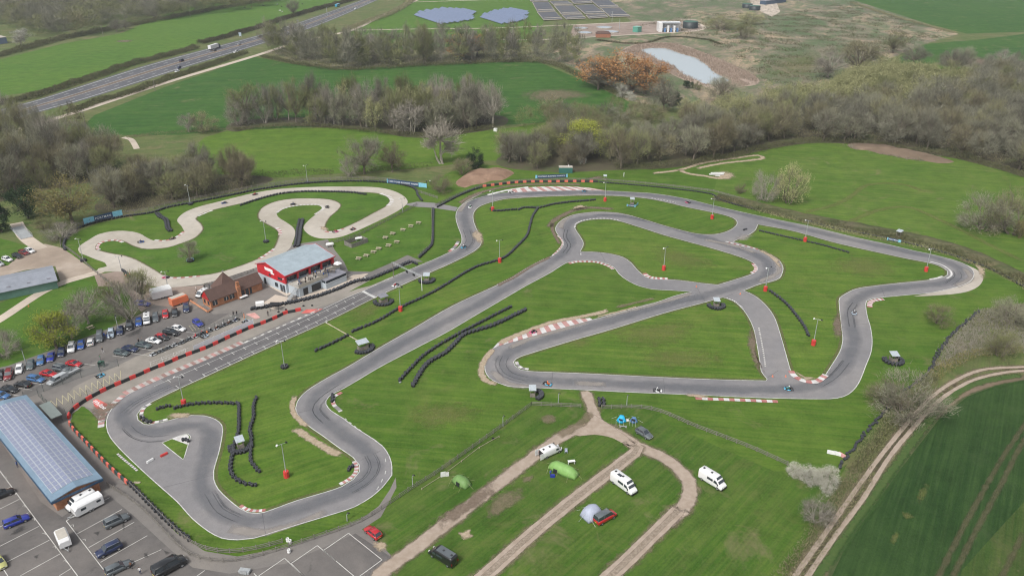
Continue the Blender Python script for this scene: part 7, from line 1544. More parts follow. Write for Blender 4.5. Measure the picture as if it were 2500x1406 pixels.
f.box('fascia', .5, L-.5, .2, .35, 5.3, 6.0, M_redw)
nb = 4
for i in range(nb+1): x = .55+(L-1.1)*i/nb; f.box('pier', x-.35, x+.35, .36, .72, 3.2, 5.95, M_redw)
for i in range(nb):
    x0 = .55+(L-1.1)*i/nb+.45; x1 = .55+(L-1.1)*(i+1)/nb-.45; o = f.box('glazed_bay', x0, x1, 1.2, 1.26, 3.25, 5.4, M_glass)
    for k in range(1, 4): x = x0+(x1-x0)*k/4; f.box('mullion', x-.04, x+.04, 1.1, 1.19, 3.25, 5.4, M_blk, o)
# gable end details
for y0, y1, z0, z1, m, nm in ((W*.12, W*.27, 3.9, 4.7, M_glass, 'window'), (W*.52, W*.58, 3.7, 4.5, M_glass, 'window'), (W*.30, W*.40, .9, 2.3, M_glass, 'window'), (W*.14, W*.22, .1, 2.4, M_glass, 'door'), (W*.06, W*.12, .1, 2.4, M_glass, 'door'), (W*.72, W*.79, .1, 2.3, M_dark, 'door')): f.box(nm, .10, .145, y0, y1, z0, z1, m)
sg = f.box('sign_panel', .06, .12, W*.42, W*.70, 5.35, 6.35, M_lett); f.box('sign_panel', .06, .12, W*.38, W*.50, 4.75, 5.25, M_lett)
f.box('lamp', -.05, .1, W*.05, W*.08, 4.7, 4.95, M_lens)
# balcony wing: lower storey that runs out to the front
bx0, bx1, by = 1.0, L*.62, -5.2
f.box('terrace_wing', bx0, bx1, by, .2, 0, 3.05, M_greyw); f.box('terrace_wing', bx1+.01, L-.3, -2.6, .2, 0, 3.05, M_greyw); f.box('terrace_floor', bx0-.15, bx1+.15, by-.15, .2, 3.06, 3.2, M_pave); f.box('terrace_floor', bx1+.16, L-.2, -2.7, .2, 3.06, 3.2, M_pave)
M_bal = plain('beige_board', (.42, .38, .32), .8, .1, 1)
for x0, x1, y0, y1 in ((bx0-.1, bx1+.1, by-.1, by-.02), (bx1+.16, L-.25, -2.66, -2.58)):
    n = max(2, int((x1-x0)/1.6))
    for i in range(n): a = x0+(x1-x0)*i/n; f.box('balustrade_panel', a+.05, a+(x1-x0)/n-.05, y0, y1, 3.25, 4.15, M_bal)
mb = MB()
for i in range(5): mb.tube([(bx0-.06, by+i*1.2, 3.2), (bx0-.06, by+i*1.2, 4.2)], .03, 4)
mb.tube([(bx0-.06, by, 4.2), (bx0-.06, 0, 4.2)], .03, 4); mb.tube([(bx0-.06, by, 3.7), (bx0-.06, 0, 3.7)], .02, 4); mb.build('railing', M_galv, f.e)
wl = bx1-bx0
for x0, x1, m, nm in ((bx0+wl*.13, bx0+wl*.29, M_dark, 'garage_door'), (bx0+wl*.42, bx0+wl*.74, M_dark, 'garage_door'), (bx0+wl*.84, bx0+wl*.93, M_glass, 'door')):
    f.box(nm, x0, x1, by-.04, by+.02, .1, 2.4, m)
mb = MB()
for i in range(12): mb.box(-2.9+i*.32, -2.9+(i+1)*.32+.03, by+.3, by+1.6, i*.26, i*.26+.10)
for y in (by+.3, by+1.6): mb.tube([(-2.9, y, .0), (.95, y, 3.2)], .06, 4); mb.tube([(-2.9, y, 1.0), (.95, y, 4.2)], .035, 4); [mb.tube([(-2.9+k*.95, y, k*.8), (-2.9+k*.95, y, k*.8+1)], .025, 4) for k in range(5)]
mb.build('outside_stair', M_galv, f.e)
mb = MB()
for i in range(12): mb.box(bx1+3.6-i*.3, bx1+3.9-i*.3, -4.4, -3.2, i*.26, i*.26+.1)
mb.tube([(bx1+3.9, -4.4, 1), (bx1+.3, -4.4, 4.1)], .035, 4); mb.build('outside_stair', M_galv, f.e)
CL = f
def onf(x, y, z): return CL.e.matrix_basis @ Vector((x, y, z))
CL.e.matrix_basis  # (location and turn set above)
CM = Matrix.Translation(CL.e.location) @ Matrix.Rotation(CL.e.rotation_euler.z, 4, 'Z')
tc = ['black', 'navy', 'black', 'white', 'denim', 'black', 'tan', 'black', 'black', 'blue', 'grey', 'black', 'navy', 'white']
spots = [(1.6, -4.6), (2.1, -4.9), (2.6, -4.4), (1.9, -3.9), (3.4, -2.2), (6.0, -4.7), (8.8, -2.4), (9.4, -2.0), (10.0, -2.6), (11.2, -4.6), (12.3, -4.2), (13.0, -3.2), (13.5, -3.7), (14.2, -3.0), (13.9, -2.3), (4.6, -.9), (17.4, -1.5), (20.2, -1.7), (2.9, -3.3), (5.4, -2.9), (7.4, -1.6), (8.2, -4.4), (12.8, -4.9), (10.6, -1.4), (15.6, -1.2), (3.9, -4.9), (11.9, -2.1)]
for i, (x, y) in enumerate(spots):
    p = CM @ Vector((x, y, 3.12)); person('stand', tuple(p), random.uniform(0, 6), tc[i % len(tc)], 'black' if i % 2 else 'denim', 'person standing among the spectators on the club house terrace', 'spectators on the club house terrace')
def prop(name, cat, label, m, x, y, z, boxes, group=None, M=CM, rz=0):
    p = M @ Vector((x, y, z)); e = empty(name, tuple(p), rz, label, cat, group)
    for nm, a in boxes: mb = MB(); mb.box(*a); mb.build(nm, m, e)
    return e
TB = [('tabletop', (-.8, .8, -.35, .35, .70, .76)), ('leg', (-.7, -.62, -.3, .3, 0, .70)), ('leg', (.62, .7, -.3, .3, 0, .70)), ('seat', (-.8, .8, -.8, -.55, .42, .46)), ('seat', (-.8, .8, .55, .8, .42, .46))]
for i, (x, y, l) in enumerate(((4.2, -3.8, 'timber table on the terrace nearest the outside stair'), (7.2, -3.0, 'timber table second from the stair on the terrace'), (11.0, -3.0, 'timber table in the middle of the terrace'), (15.2, -4.0, 'timber table at the right corner of the terrace'), (18.6, -1.4, 'timber table on the narrow end of the terrace'))):
    prop('terrace_table', 'table', l, M_wood, x, y, 3.2, TB, 'tables on the terrace')
# white umbrella-like canopy and control box beside the club house
g = Frame('control_box', (795, 687), (845, 666), (779, 677), 2.9, 'grey flat roofed control box with a dark window band'); l, w_ = g.L, max(3.0, min(g.W, 5.5))
g.box('wall', 0, l, 0, w_, 0, 1.9, M_greyw); g.box('window_band', .08, l-.08, .08, w_-.08, 1.9, 2.8, M_glass); g.box('roof', -.15, l+.15, -.2, w_+.1, 2.81, 3.0, M_felt); g.box('sill', -.04, l+.04, -.08, -.002, 1.82, 1.95, M_lett); g.box('corner_post', -.02, .14, -.02, .14, 1.9, 2.8, M_greyw)
mb = MB()
for a in range(5): mb.poly([(2*cos(a*1.256), 2*sin(a*1.256), 2.0), (2*cos((a+1)*1.256), 2*sin((a+1)*1.256), 2.0), (0, 0, 2.9)])
p = CM @ Vector((L-1.2, -2.9, 3.1)); e = empty('parasol', tuple(p), 0, 'white parasol at the far end of the club house terrace', 'parasol'); mb.build('canopy', M_white, e, fix=False); mb = MB(); mb.tube([(0, 0, 0), (0, 0, 2.8)], .04, 5); mb.build('pole', M_galv, e); e.scale = (.75, .75, .85)
# gas tank
gt = G(806, 603); e = empty('gas_tank', (gt.x, gt.y, .1), radians(18), 'white horizontal gas tank by the club house', 'tank'); mb = MB()
M = Matrix.Rotation(radians(90), 4, 'Y'); mb.lathe([(.001, -1.5), (.45, -1.3), (.58, -1.0), (.58, 1.0), (.45, 1.3), (.001, 1.5)], 14, M=Matrix.Translation((0, 0, .95)) @ M); mb.build('vessel', M_white, e, True)
for x in (-.8, .8): mb = MB(); mb.box(x-.1, x+.1, -.35, .35, 0, .5); mb.build('leg', M_galv, e)
g = Frame('timber_enclosure', (858, 597), (898, 583), (852, 585), 1.5, 'open timber enclosure round a small tank beside the picnic lawn', 'enclosure'); l, w_ = g.L, g.W
for a in ((0, l, 0, .08), (0, l, w_-.08, w_), (0, .08, .09, w_-.09), (l-.08, l, .09, w_-.09)): g.box('fence_panel', a[0], a[1], a[2], a[3], 0, 1.6, M_gf)
gt = G(876, 588); e = empty('gas_tank', (gt.x, gt.y, .1), radians(18), 'pale tank inside the timber enclosure', 'tank'); mb = MB(); mb.lathe([(.001, -1.5), (.4, -1.3), (.5, -1.0), (.5, 1.0), (.4, 1.3), (.001, 1.5)], 12, M=Matrix.Translation((0, 0, .9)) @ M); mb.build('vessel', M_white, e, True)
for x in (-.8, .8): mb = MB(); mb.box(x-.1, x+.1, -.3, .3, 0, .5); mb.build('leg', M_galv, e)
# brick cafe
f = Frame('brick_cafe', (513, 738), (643, 690), (493, 724), 2.5, 'low orange brick cafe with a brown tiled roof and a pyramid turret'); L, W = f.L, max(f.W, 5.5); ze, zr = 2.5, 5.2
f.box('wall', .3, L-.3, .5, W-.3, 0, 2.55, M_brick); roof = gable_roof(f, 'roof', 0, L, 0, W, ze, zr, M_tile, .14)
mb = MB(); mb.add([(.02, .4, 2.6), (.02, W-.4, 2.6), (.02, W/2, zr-.05)], [(0, 1, 2)]); mb.add([(.3, .4, 2.6), (.3, W-.4, 2.6), (.3, W/2, zr-.05)], [(0, 1, 2)]); mb.build('gable_panel', CC['red'], f.e)
for x0, x1, z0, z1, nm in ((.9, 2.5, .7, 2.2, 'window'), (L*.26, L*.34, .9, 2.1, 'window'), (L*.36, L*.45, .8, 2.2, 'window'), (L*.66, L*.72, .1, 2.2, 'door'), (L*.74, L*.78, .1, 2.2, 'door')):
    o = f.box(nm, x0, x1, .44, .49, z0, z1, M_glass)
    if nm == 'window': f.box('frame', (x0+x1)/2-.05, (x0+x1)/2+.05, .40, .435, z0, z1, M_white, o)
for y0, y1 in ((1.2, 2.2), (3.4, 4.4)): f.box('window', .24, .29, y0, y1, .8, 2.1, M_glass)
f.box('serving_panel', L*.52, L*.64, .38, .43, .5, 2.2, M_blk); f.box('serving_shelf', L*.51, L*.65, -1.1, .2, .55, .72, M_lett); f.box('red_board', L*.515, L*.645, .28, .37, .2, .5, CC['red'])
text_mesh('CAFE', .45, M_lett, f.e, Matrix.Translation((L*.58, .37, 1.9)) @ Matrix.Rotation(radians(90), 4, 'X'), 'sign_lettering') if False else None
ch = f.box('chimney_breast', L*.50, L*.56, -.25, .75, 0, 4.2, M_brick); f.box('chimney_top', L*.50+.1, L*.56-.1, .0, .7, 4.21, 5.6, M_brick, ch)
mb = MB(); cx, cy = L*.49, W+1.2; s_ = 3.3
mb.loft([[Vector((cx-s_, cy-s_, 2.4)), Vector((cx+s_, cy-s_, 2.4)), Vector((cx+s_, cy+s_, 2.4)), Vector((cx-s_, cy+s_, 2.4))], [Vector((cx-.05, cy-.05, 7.2)), Vector((cx+.05, cy-.05, 7.2)), Vector((cx+.05, cy+.05, 7.2)), Vector((cx-.05, cy+.05, 7.2))]]); tr = mb.build('turret_roof', M_tile, f.e)
f.box('turret_wall', cx-2.8, cx+2.8, W-.25, cy+2.8, 0, 2.39, M_brick); mb = MB(); mb.tube([(cx, cy, 7.1), (cx, cy, 7.8)], .06, 4); mb.box(cx-.3, cx+.3, cy-.02, cy+.02, 7.6, 7.8); mb.build('weather_vane', M_galv, tr)
# low brick planter walls in front
e = empty('planter_wall', (0, 0, 0.09), 0, 'low brick wall round the yard at the left end of the brick cafe', 'wall'); mb = MB()
pl = resample(toG('466,737 508,764'), 2)+resample(toG('508,764 524,752'), 2)
for a, b in zip(pl, pl[1:]): mb.tube([(a.x, a.y, .35), (b.x, b.y, .35)], .35, 4)
mb.build('wall', M_brick, e)
# solar roofed building
f = Frame('workshop', (135, 1229), (244.5, 1168), (-6, 1050), 3.2, 'long low brick workshop roofed with rows of solar panels'); fr_, br_, fl_ = G(244.5, 1168, 3.2), G(61, 967, 3.2), G(135, 1229, 3.2); v_ = br_-fr_; W = v_.length; v_.normalize(); u_ = Vector((v_.y, -v_.x, 0)); L = abs((fl_-fr_).dot(u_)); f.e.location = (fr_.x-u_.x*L, fr_.y-u_.y*L, .08); f.e.rotation_euler.z = atan2(u_.y, u_.x)
f.box('wall', .35, L-.35, .45, W-.2, 0, 3.0, M_brick); M_bluer = ribbed('blue_sheet_roof', (.17, .25, .33), 5, .05)
mb = MB(); mb.loft([[Vector((x, y, z)) for y, z in ((-.3, 3.0), (W+.3, 3.0), (W+.3, 3.22), (-.3, 3.22))] if False else [Vector((x0, y, zb)) for x0, y, zb in ((x, -.3, z), (x, W+.3, z), (x, W+.3, z+.2), (x, -.3, z+.2))] for x, z in ((-.4, 3.05), (L/2, 3.9), (L+.4, 3.05))]); roof = mb.build('roof', M_bluer, f.e)
mb = MB(); gb = [[Vector((x, y, 3.0)), Vector((x2, y, z2))] for x, x2, z2, y in ((.35, L/2, 3.85, .45),)]; mb.loft([[Vector((.4, y, 2.99)), Vector((L-.4, y, 2.99)), Vector((L/2, y, 3.86))] for y in (.5, .7)]); mb.build('gable_wall', M_brick, f.e)
mb = MB(); mb.box(-.42, L+.42, -.42, -.31, 2.6, 3.12); mb.build('fascia', plain('navy_fascia', (.03, .07, .13), .5), roof); f.box('fascia', -.52, -.41, -.31, W+.3, 2.6, 3.1, MATS['navy_fascia'], roof)
for k in range(5): f.box('window', .29, .34, 3+k*8, 5+k*8, 1.2, 2.3, M_glass) if 5+k*8 < W else None
f.box('door', .29, .34, W*.5, W*.5+3, 0, 2.3, plain('teal_door', (.04, .22, .25), .5))
m, nt, b = newmat('solar_cell'); bt = nt.nodes.new('ShaderNodeTexBrick'); bt.offset = 0; bt.inputs['Scale'].default_value = 1; bt.inputs['Brick Width'].default_value = .16; bt.inputs['Row Height'].default_value = .16; bt.inputs['Mortar Size'].default_value = .004
for k, c in (('Color1', (.19, .215, .31)), ('Color2', (.21, .235, .33)), ('Mortar', (.28, .31, .38))): bt.inputs[k].default_value = (*c, 1)
nt.links.new(pos(nt, objc=True), bt.inputs['Vector']); nt.links.new(bt.outputs[0], b.inputs['Base Color']); b.inputs['Roughness'].default_value = .25; M_cell = m
M_alu = plain('aluminium_frame', (.62, .64, .66), .4, .05, metal=.3)
pw, pl_ = 1.0, 1.62; cols = int((L-1.0)/pw); rws = int((W-2.2)/pl_); x00 = (L-cols*pw)/2; P_ = []
for r in range(rws):
    for c in range(cols): P_.append((x00+c*pw, 1.9+r*pl_))
def panel(mb, x, y):
    zz = lambda t: 3.27+ (0.85*(1-abs(t-L/2)/(L/2+.4))); x1, y1 = x+pw-.05, y+pl_-.05
    mb.add([(x, y, zz(x)+.03), (x1, y, zz(x1)+.03), (x1, y1, zz(x1)+.03), (x, y1, zz(x)+.03)], [(0, 1, 2, 3)], 1); i = .065
    mb.add([(x+i, y+i, zz(x+i)+.05), (x1-i, y+i, zz(x1-i)+.05), (x1-i, y1-i, zz(x1-i)+.05), (x+i, y1-i, zz(x+i)+.05)], [(0, 1, 2, 3)], 0)
for x, y in P_[:99]: mb = MB(); panel(mb, x, y); mb.build('solar_panel', [M_cell, M_alu], f.e, fix=False)
mb = MB(); [panel(mb, x, y) for x, y in P_[99:]]; o = mb.build('solar_panels', [M_cell, M_alu], f.e, fix=False); o['kind'] = 'stuff'
f.box('service_yard_roof', L+1.2, L+3.6, W-13, W-5, 2.1, 2.3, plain('green_grey_roof', (.17, .20, .19), .7, .1), f.e)
# barn on the left
f = Frame('barn', (0, 716), (141, 686), (-10, 678), 2.6, 'long barn with a grey corrugated roof and green side wall'); L, W = f.L, f.W; f.box('wall', -12, L-.3, .3, W-.2, 0, 2.6, M_grnw); gable_roof(f, 'roof', -12, L, -.1, W+.2, 2.6, 4.2, M_asb, .12)
for k in range(3): f.box('skylight', 2+k*5.5, 3+k*5.5, 1.6, 2.6, 3.22, 3.30, M_felt)
# green hut by the top bend
f = Frame('green_hut', (1365, 410), (1398, 410), (1365, 404), 2.6, 'dark green shipping container hut with a pale roof frame', 'hut'); L, W = f.L, 2.6; f.box('body', 0, L, 0, W, 0, 2.5, plain('dark_green_steel_box', (.03, .13, .11), .6, .12)); f.box('roof', -.05, L+.05, -.05, W+.05, 2.51, 2.75, M_pave); f.box('chimney', L*.7, L*.7+.3, W*.5, W*.5+.3, 2.76, 3.5, M_white)
# small sheds at the far left and the bridge
f = Frame('shed', (-60, 100), (15, 92), (-60, 84), 5, 'blue grey shed roof at the top left edge', 'shed'); f.box('wall', 0, f.L, 0, 14, 0, 5, plain('blue_grey_wall', (.12, .16, .24), .6)); f.box('roof', -.3, f.L+.3, -.3, 14.3, 5.01, 5.3, M_pave)
a, b_ = G(40, 556), G(66, 582); e = empty('footbridge', ((a.x+b_.x)/2, (a.y+b_.y)/2, .1), atan2(b_.y-a.y, b_.x-a.x), 'small grey bridge at the left edge leading to the gravel yard', 'bridge'); l = (b_-a).length/2
mb = MB(); mb.box(-l, l, -2, 2, 0, .2); mb.build('deck', M_galv, e)
for y in (-1.95, 1.95):
    mb = MB(); [mb.tube([(x*l, y, .2), (x*l, y, 1.3)], .05, 4) for x in (-1, -.5, 0, .5, 1)]; mb.tube([(-l, y, 1.25), (l, y, 1.25)], .05, 4); mb.tube([(-l, y, .75), (l, y, .75)], .04, 4); mb.build('railing', M_galv, e)
# sewage works
M_bed = paving('bed_water', (.028, .034, .05), (.045, .048, .062), (.075, .055, .05), .06, rough=.35); M_bedw = plain('concrete_wall', (.30, .27, .23), .9, .2, .3)
beds = ['1300,8 1339,8 1355,30 1312,31', '1312,33 1356,32 1373,50 1328,52', '1342,6 1385,5 1399,14 1352,15', '1353,17 1399,17 1421,37 1371,38', '1372,40 1421,39 1430,48 1383,50', '1388,-2 1435,-3 1446,10 1402,12', '1404,16 1448,14 1477,36 1429,37', '1431,40 1478,38 1484,45 1438,48', '1440,1 1484,1 1510,20 1463,21', '1466,23 1513,22 1538,43 1490,44', '1291,-6 1335,-8 1338,5 1296,6']
posn = ['upper left', 'lower left', 'upper middle', 'central', 'lower middle', 'top', 'middle right', 'lower right', 'far upper right', 'far lower right', 'top left']
for s, w_ in zip(beds, posn):
    P4 = toG(s); c = sum(P4, Vector())/4; e = empty('filter_bed', (c.x, c.y, 0), 0, f'dark rectangular filter bed, the {w_} one of the grid', 'filter bed', 'filter beds of the sewage works')
    mb = MB(); mb.poly([(p.x-c.x, p.y-c.y, 1.2) for p in P4]); mb.build('water', M_bed, e)
    for i in range(4): a, b_ = P4[i]-c, P4[(i+1) % 4]-c; mb = MB(); mb.tube([(a.x, a.y, .9), (b_.x, b_.y, .9)], .5, 4); mb.build('wall', M_bedw, e)
    mb = MB(); a, b_ = (P4[3]-c), (P4[2]-c); mb.tube([(a.x*.94, a.y*.94+.6, 2.3), (b_.x*.94, b_.y*.94+.6, 2.3)], .35, 4); mb.build('distributor_arm', M_pave, e)
def cyl(name, label, x, y, r, h, m, mt, cat='tank', group=None, top=True):
    g = G(x, y); e = empty(name, (g.x, g.y, 0), 0, label, cat, group); mb = MB(); mb.lathe([(r, 0), (r, h), (r*.95, h), (r*.95, h*.85 if not top else h+.01)], 28); mb.build('wall', m, e, True); mb = MB(); mb.lathe([(r*.97, h+.02 if top else h*.85), (.001, h+(.7 if top else -.15*h))], 28); mb.build('lid' if top else 'water', mt, e, True)
    if not top: mb = MB(); mb.box(-r, r, -.3, .3, h, h+.25); mb.build('bridge', M_galv, e)
M_wat = plain('settled_water', (.42, .48, .55), .25, .1)
for x, y, r, l in ((1418, 71, 6.5, 'round settling tank, back left of four'), (1475, 69, 7.5, 'round settling tank, back right of four'), (1428, 82, 6.5, 'round settling tank, front left of four'), (1492, 80, 7, 'round settling tank, front right behind the brick pump house')): cyl('settling_tank', l, x, y, r, 1.0, M_bedw, M_wat, 'tank', 'settling tanks', False)
M_nav = plain('dark_tank_steel', (.02, .028, .03), .5, .2); M_grl = plain('green_lid', (.05, .12, .09), .7, .15)
cyl('storage_tank', 'large black storage tank with a green lid', 1685, 69, 7.2, 6.0, M_nav, M_grl); cyl('storage_tank', 'left one of the twin black tanks at the top edge', 1824, 20, 5.8, 4.5, M_nav, M_grl); cyl('storage_tank', 'right one of the twin black tanks at the top edge', 1842, 25, 6.2, 4.5, M_nav, M_grl)
f = Frame('treatment_plant', (1609, 60), (1665, 60), (1603, 52), 7, 'pale treatment plant building with pipes and silos'); L, W = f.L, 12
f.box('wall', 0, 3.5, 0, W, 0, 8, M_white); f.box('back_wall', 3.6, L, W-2, W, 0, 8, M_lett); f.box('roof_frame', 3.6, L, 3, W-2.1, 7.2, 7.6, M_galv)
for k in range(5): f.box('silo', 5+k*2.9, 6.6+k*2.9, -1, 1.4, 0, 3.4+2.2*(k % 2), M_white if k % 2 else plain('blue_steel', (.10, .20, .38), .5))
for k in range(8): mb = MB(); mb.tube([(4+k*2.4, 2.5, 0), (4+k*2.4, 2.5, 7.3)], .14, 5); mb.tube([(4+k*2.4, 2.5, 2+k % 3*1.5), (6+k*2.4, 2.5, 2+k % 3*1.5)], .2, 5); mb.build('pipe', M_galv, f.e)
f = Frame('pump_house', (1455, 84), (1492, 84), (1455, 76), 3.2, 'small brick pump house with a dark hipped roof'); L, W = f.L, 7
f.box('wall', .3, L-.3, .3, W-.3, 0, 3.4, plain('red_brickwork', (.33, .14, .085), .9, .15, .8)); mb = MB(); mb.loft([[Vector((0, 0, 3.41)), Vector((L, 0, 3.41)), Vector((L, W, 3.41)), Vector((0, W, 3.41))], [Vector((2, 3, 5.2)), Vector((L-2, 3, 5.2)), Vector((L-2, 4, 5.2)), Vector((2, 4, 5.2))]]); mb.build('roof', M_tile, f.e)
f = Frame('green_kiosk', (1545, 68), (1553, 69), (1536, 63), 4, 'bright green steel kiosk in the sewage works', 'kiosk'); f.box('body', 0, f.L+2, 0, 6, 0, 4.6, plain('turquoise_steel', (.09, .30, .23), .5)); f.box('roof', -.15, f.L+2.15, -.15, 6.15, 4.61, 4.9, plain('turquoise_roof', (.20, .42, .34), .5))
f = Frame('yard_shed', (1870, 4), (1920, -2), (1870, -4), 4, 'low dark shed by the twin tanks at the top edge', 'shed'); f.box('body', 0, f.L, 0, 8, 0, 4, plain('dark_blue_wall', (.05, .08, .13), .6)); f.box('roof', -.2, f.L+.2, -.2, 8.2, 4.01, 4.3, M_felt)
# solar farm
M_sol = plain('solar_glass', (.14, .18, .28), .3, .12, .3)
def array(rows, label):
    a0 = G(*rows[0][:2]); e = empty('solar_array', (a0.x, a0.y, 0), 0, label, 'solar array', 'solar arrays of the solar farm')
    for x0, y0, x1, y1 in rows:
        a, b_ = G(x0, y0)-a0, G(x1, y1)-a0; u = (b_-a).normalized(); v = Vector((-u.y, u.x, 0))*3.6
        if v.y < 0: v = -v
        mb = MB(); mb.loft([[Vector((q.x, q.y, .7)), Vector((q.x+v.x, q.y+v.y, 2.6)), Vector((q.x+v.x, q.y+v.y, 2.7)), Vector((q.x, q.y, .8))] for q in (a, b_)]); mb.build('panel_row', M_sol, e)
        mb = MB(); n = max(2, int((b_-a).length/8)); [mb.tube([a.lerp(b_, k/n)+v*.5, a.lerp(b_, k/n)+v*.5+Vector((0, 0, 1.6))], .08, 4) for k in range(n+1)]; mb.build('frame', M_galv, e)
array([(1010, 39, 1078, 61.5), (1021, 37, 1092, 60), (1018, 32.5, 1104, 57.5), (1036, 33, 1118, 57), (1034, 29, 1128, 54), (1050, 29, 1142, 53), (1055, 26.5, 1152, 50), (1070, 26, 1150, 46), (1072, 23.5, 1135, 40), (1090, 24.5, 1150, 40), (1106, 25.5, 1150, 37), (1122, 26.5, 1157, 35)], 'left solar array of tilted blue grey panels')
array([(1171, 44, 1225, 61), (1180, 42, 1240, 60), (1176, 38, 1252, 57.5), (1192, 38, 1262, 56), (1190, 34, 1270, 53), (1206, 34, 1280, 51), (1200, 30, 1284, 47), (1214, 29, 1276, 42), (1222, 26, 1286, 38.5), (1238, 25, 1284, 34)], 'right solar array of tilted blue grey panels')
# poles and masts
def pole(x, y, hp, label, name='utility_pole', m=M_wood, arm=True, cat='utility pole'):
    g = G(x, y); h = hgt(x, y, hp); e = empty(name, (g.x, g.y, 0), .4, label, cat); mb = MB(); mb.tube([(0, 0, 0), (0, 0, h)], [.22, .14], 6); mb.build('pole', m, e)
    if arm: mb = MB(); mb.box(-1.2, 1.2, -.08, .08, h-.5, h-.3); mb.build('crossarm', m, e)
pole(252, 88, 26, 'timber utility pole on the far hedge of the left meadow'); pole(379, 222, 28, 'timber utility pole between the farm track and the dark green field'); pole(465, 42, 18, 'utility pole in the far hedge right of the grey tree'); pole(210, 310, 36, 'timber utility pole at the end of the left wood')
pole(732, 95, 46, 'grey telephone mast beside the dual carriageway', 'telephone_mast', M_galv, True, 'mast'); pole(799, 40, 22, 'thin road lamp by the blue bus', 'road_lamp', M_galv, False, 'lamp post'); pole(1494, 54, 26, 'slim lamp by the filter beds', 'yard_lamp', M_galv, True, 'lamp post'); pole(1512, 73, 27, 'slim lamp behind the settling tanks', 'yard_lamp', M_galv, False, 'lamp post')
g = G(587, 92); e = empty('road_sign', (g.x, g.y, 0), -.3, 'blue and white road sign beside the carriageway', 'sign'); mb = MB(); mb.box(-1.3, 1.3, -.06, .06, 1.2, 4.2); mb.build('sign_plate', CC['skyblue'], e); mb = MB(); [mb.tube([(x, .1, 0), (x, .1, 4)], .08, 5) for x in (-1, 1)]; mb.build('post', M_galv, e)
# cows
def cow(x, y, col, label, rz):
    g = G(x, y); me = COW; e = empty('cow', (g.x, g.y, .02), rz, label, 'cow', 'cows grazing in the far pasture'); o = link(bpy.data.objects.new('body', me), e); o.material_slots[0].link = 'OBJECT'; o.material_slots[0].material = col
COW = skin_mesh('cow', [(0, 0, 1.0), (-.75, 0, 1.02), (.65, 0, 1.05), (1.05, 0, .85), (1.4, 0, .35), (1.6, 0, .18), (-.75, .2, .6), (-.85, .2, .3), (-.8, .2, .03), (-.75, -.2, .6), (-.6, -.2, .3), (-.6, -.2, .03), (.65, .2, .55), (.65, .2, .03), (.65, -.2, .55), (.8, -.2, .03), (-1.05, 0, 1.0), (-1.1, 0, .5)],
    [(0, 1), (0, 2), (2, 3), (3, 4), (4, 5), (1, 6), (6, 7), (7, 8), (1, 9), (9, 10), (10, 11), (2, 12), (12, 13), (2, 14), (14, 15), (1, 16), (16, 17)], [.38, .34, .36, .22, .15, .09, .13, .08, .06, .13, .08, .06, .11, .06, .11, .06, .04, .03]); COW.materials.append(CC['black'])
for i, (x, y, c, l) in enumerate(((643, 16, 'black', 'black cow at the left of the grazing herd'), (677, 13, 'silver', 'pale cow by the left black cow'), (688, 18, 'black', 'black cow in the middle of the herd'), (684, 28, 'white', 'white faced cow nearest the lone tree'), (690, 31, 'white', 'pale cow lowest in the herd'), (738, 12, 'black', 'black cow right of the lone tree'), (597, 21, 'black', 'lone dark cow far left'), (614, 19, 'darkred', 'brown cow far left'))): cow(x, y, CC[c], l, i*1.1)
# tents
def arch_tent(p, q, L, W, H, col, label, n=5, name='tent', door=None):
    g = G(*p); e = empty(name, (g.x, g.y, .06), head(p, (p[0]+q[0], p[1]+q[1])), label, 'tent'); m = plain('fabric_'+col[0], col[1], .6, .12, 1.2); secs = []
    for i in range(n*3+1):
        t = i/(n*3); s = (1-.55*(2*t-1)**4)*(1-.03*(i % 3 != 0)) if n > 1 else max(.02, cos((2*t-1)*pi/2)**.6); secs.append([Vector((-L/2+L*t, W/2*cos(a)*max(s, .75 if n > 1 else s), H*sin(a)**.85*s if 0 < a < pi else 0)) for a in [k*pi/10 for k in range(11)]])
    mb = MB(); mb.loft(secs); mb.build('fly_sheet', m, e, True); mb = MB()
    for s in (-1, 1):
        for x in (-.45, -.1, .3): mb.tube([(L*x, s*W*.42, H*.55), (L*x+.3, s*(W*.5+1.1), 0)], .018, 3)
        mb.tube([(s*L*.45, 0, H*.6), (s*(L*.5+1.2), .2, 0)], .018, 3)
    mb.build('guy_rope', M_yel if 'green' in col[0] else M_lett, e)
    if door:
        mb = MB(); x, y = door; mb.box(x-.45, x+.45, y-.03, y+.03, .15, 1.2); mb.build('door_panel', M_dark, e)
    return e
arch_tent((1376, 1152), (10, 4.4), 6.6, 2.9, 2.0, ('bright_green', (.18, .34, .09)), 'long bright green tunnel tent on the campsite', 5, door=(-1.2, -1.58))
arch_tent((1127, 1180), (10, 6), 4.0, 2.7, 1.7, ('olive_green', (.13, .24, .07)), 'small olive green tent beside the long fence', 3, door=(.2, -1.36))
arch_tent((1444, 1259), (10, -5.4), 3.9, 3.6, 2.5, ('pale_grey', (.34, .37, .46)), 'grey awning tent joined to the red camper', 2, door=(.2, -1.78))
arch_tent((1517, 1028), (10, 2), 2.4, 2.3, 1.7, ('cyan', (.02, .40, .70)), 'bright cyan pop up tent by the campsite fence', 1, door=(0, -.95)); arch_tent((1547, 1029), (10, 2), 2.0, 1.9, 1.3, ('steel_blue', (.10, .20, .38)), 'steel blue dome tent right of the cyan tent', 1, door=(0, -.75))
I_ = Matrix.Identity(4)
def gp(x, y): g = G(x, y); return (g.x, g.y, .07)
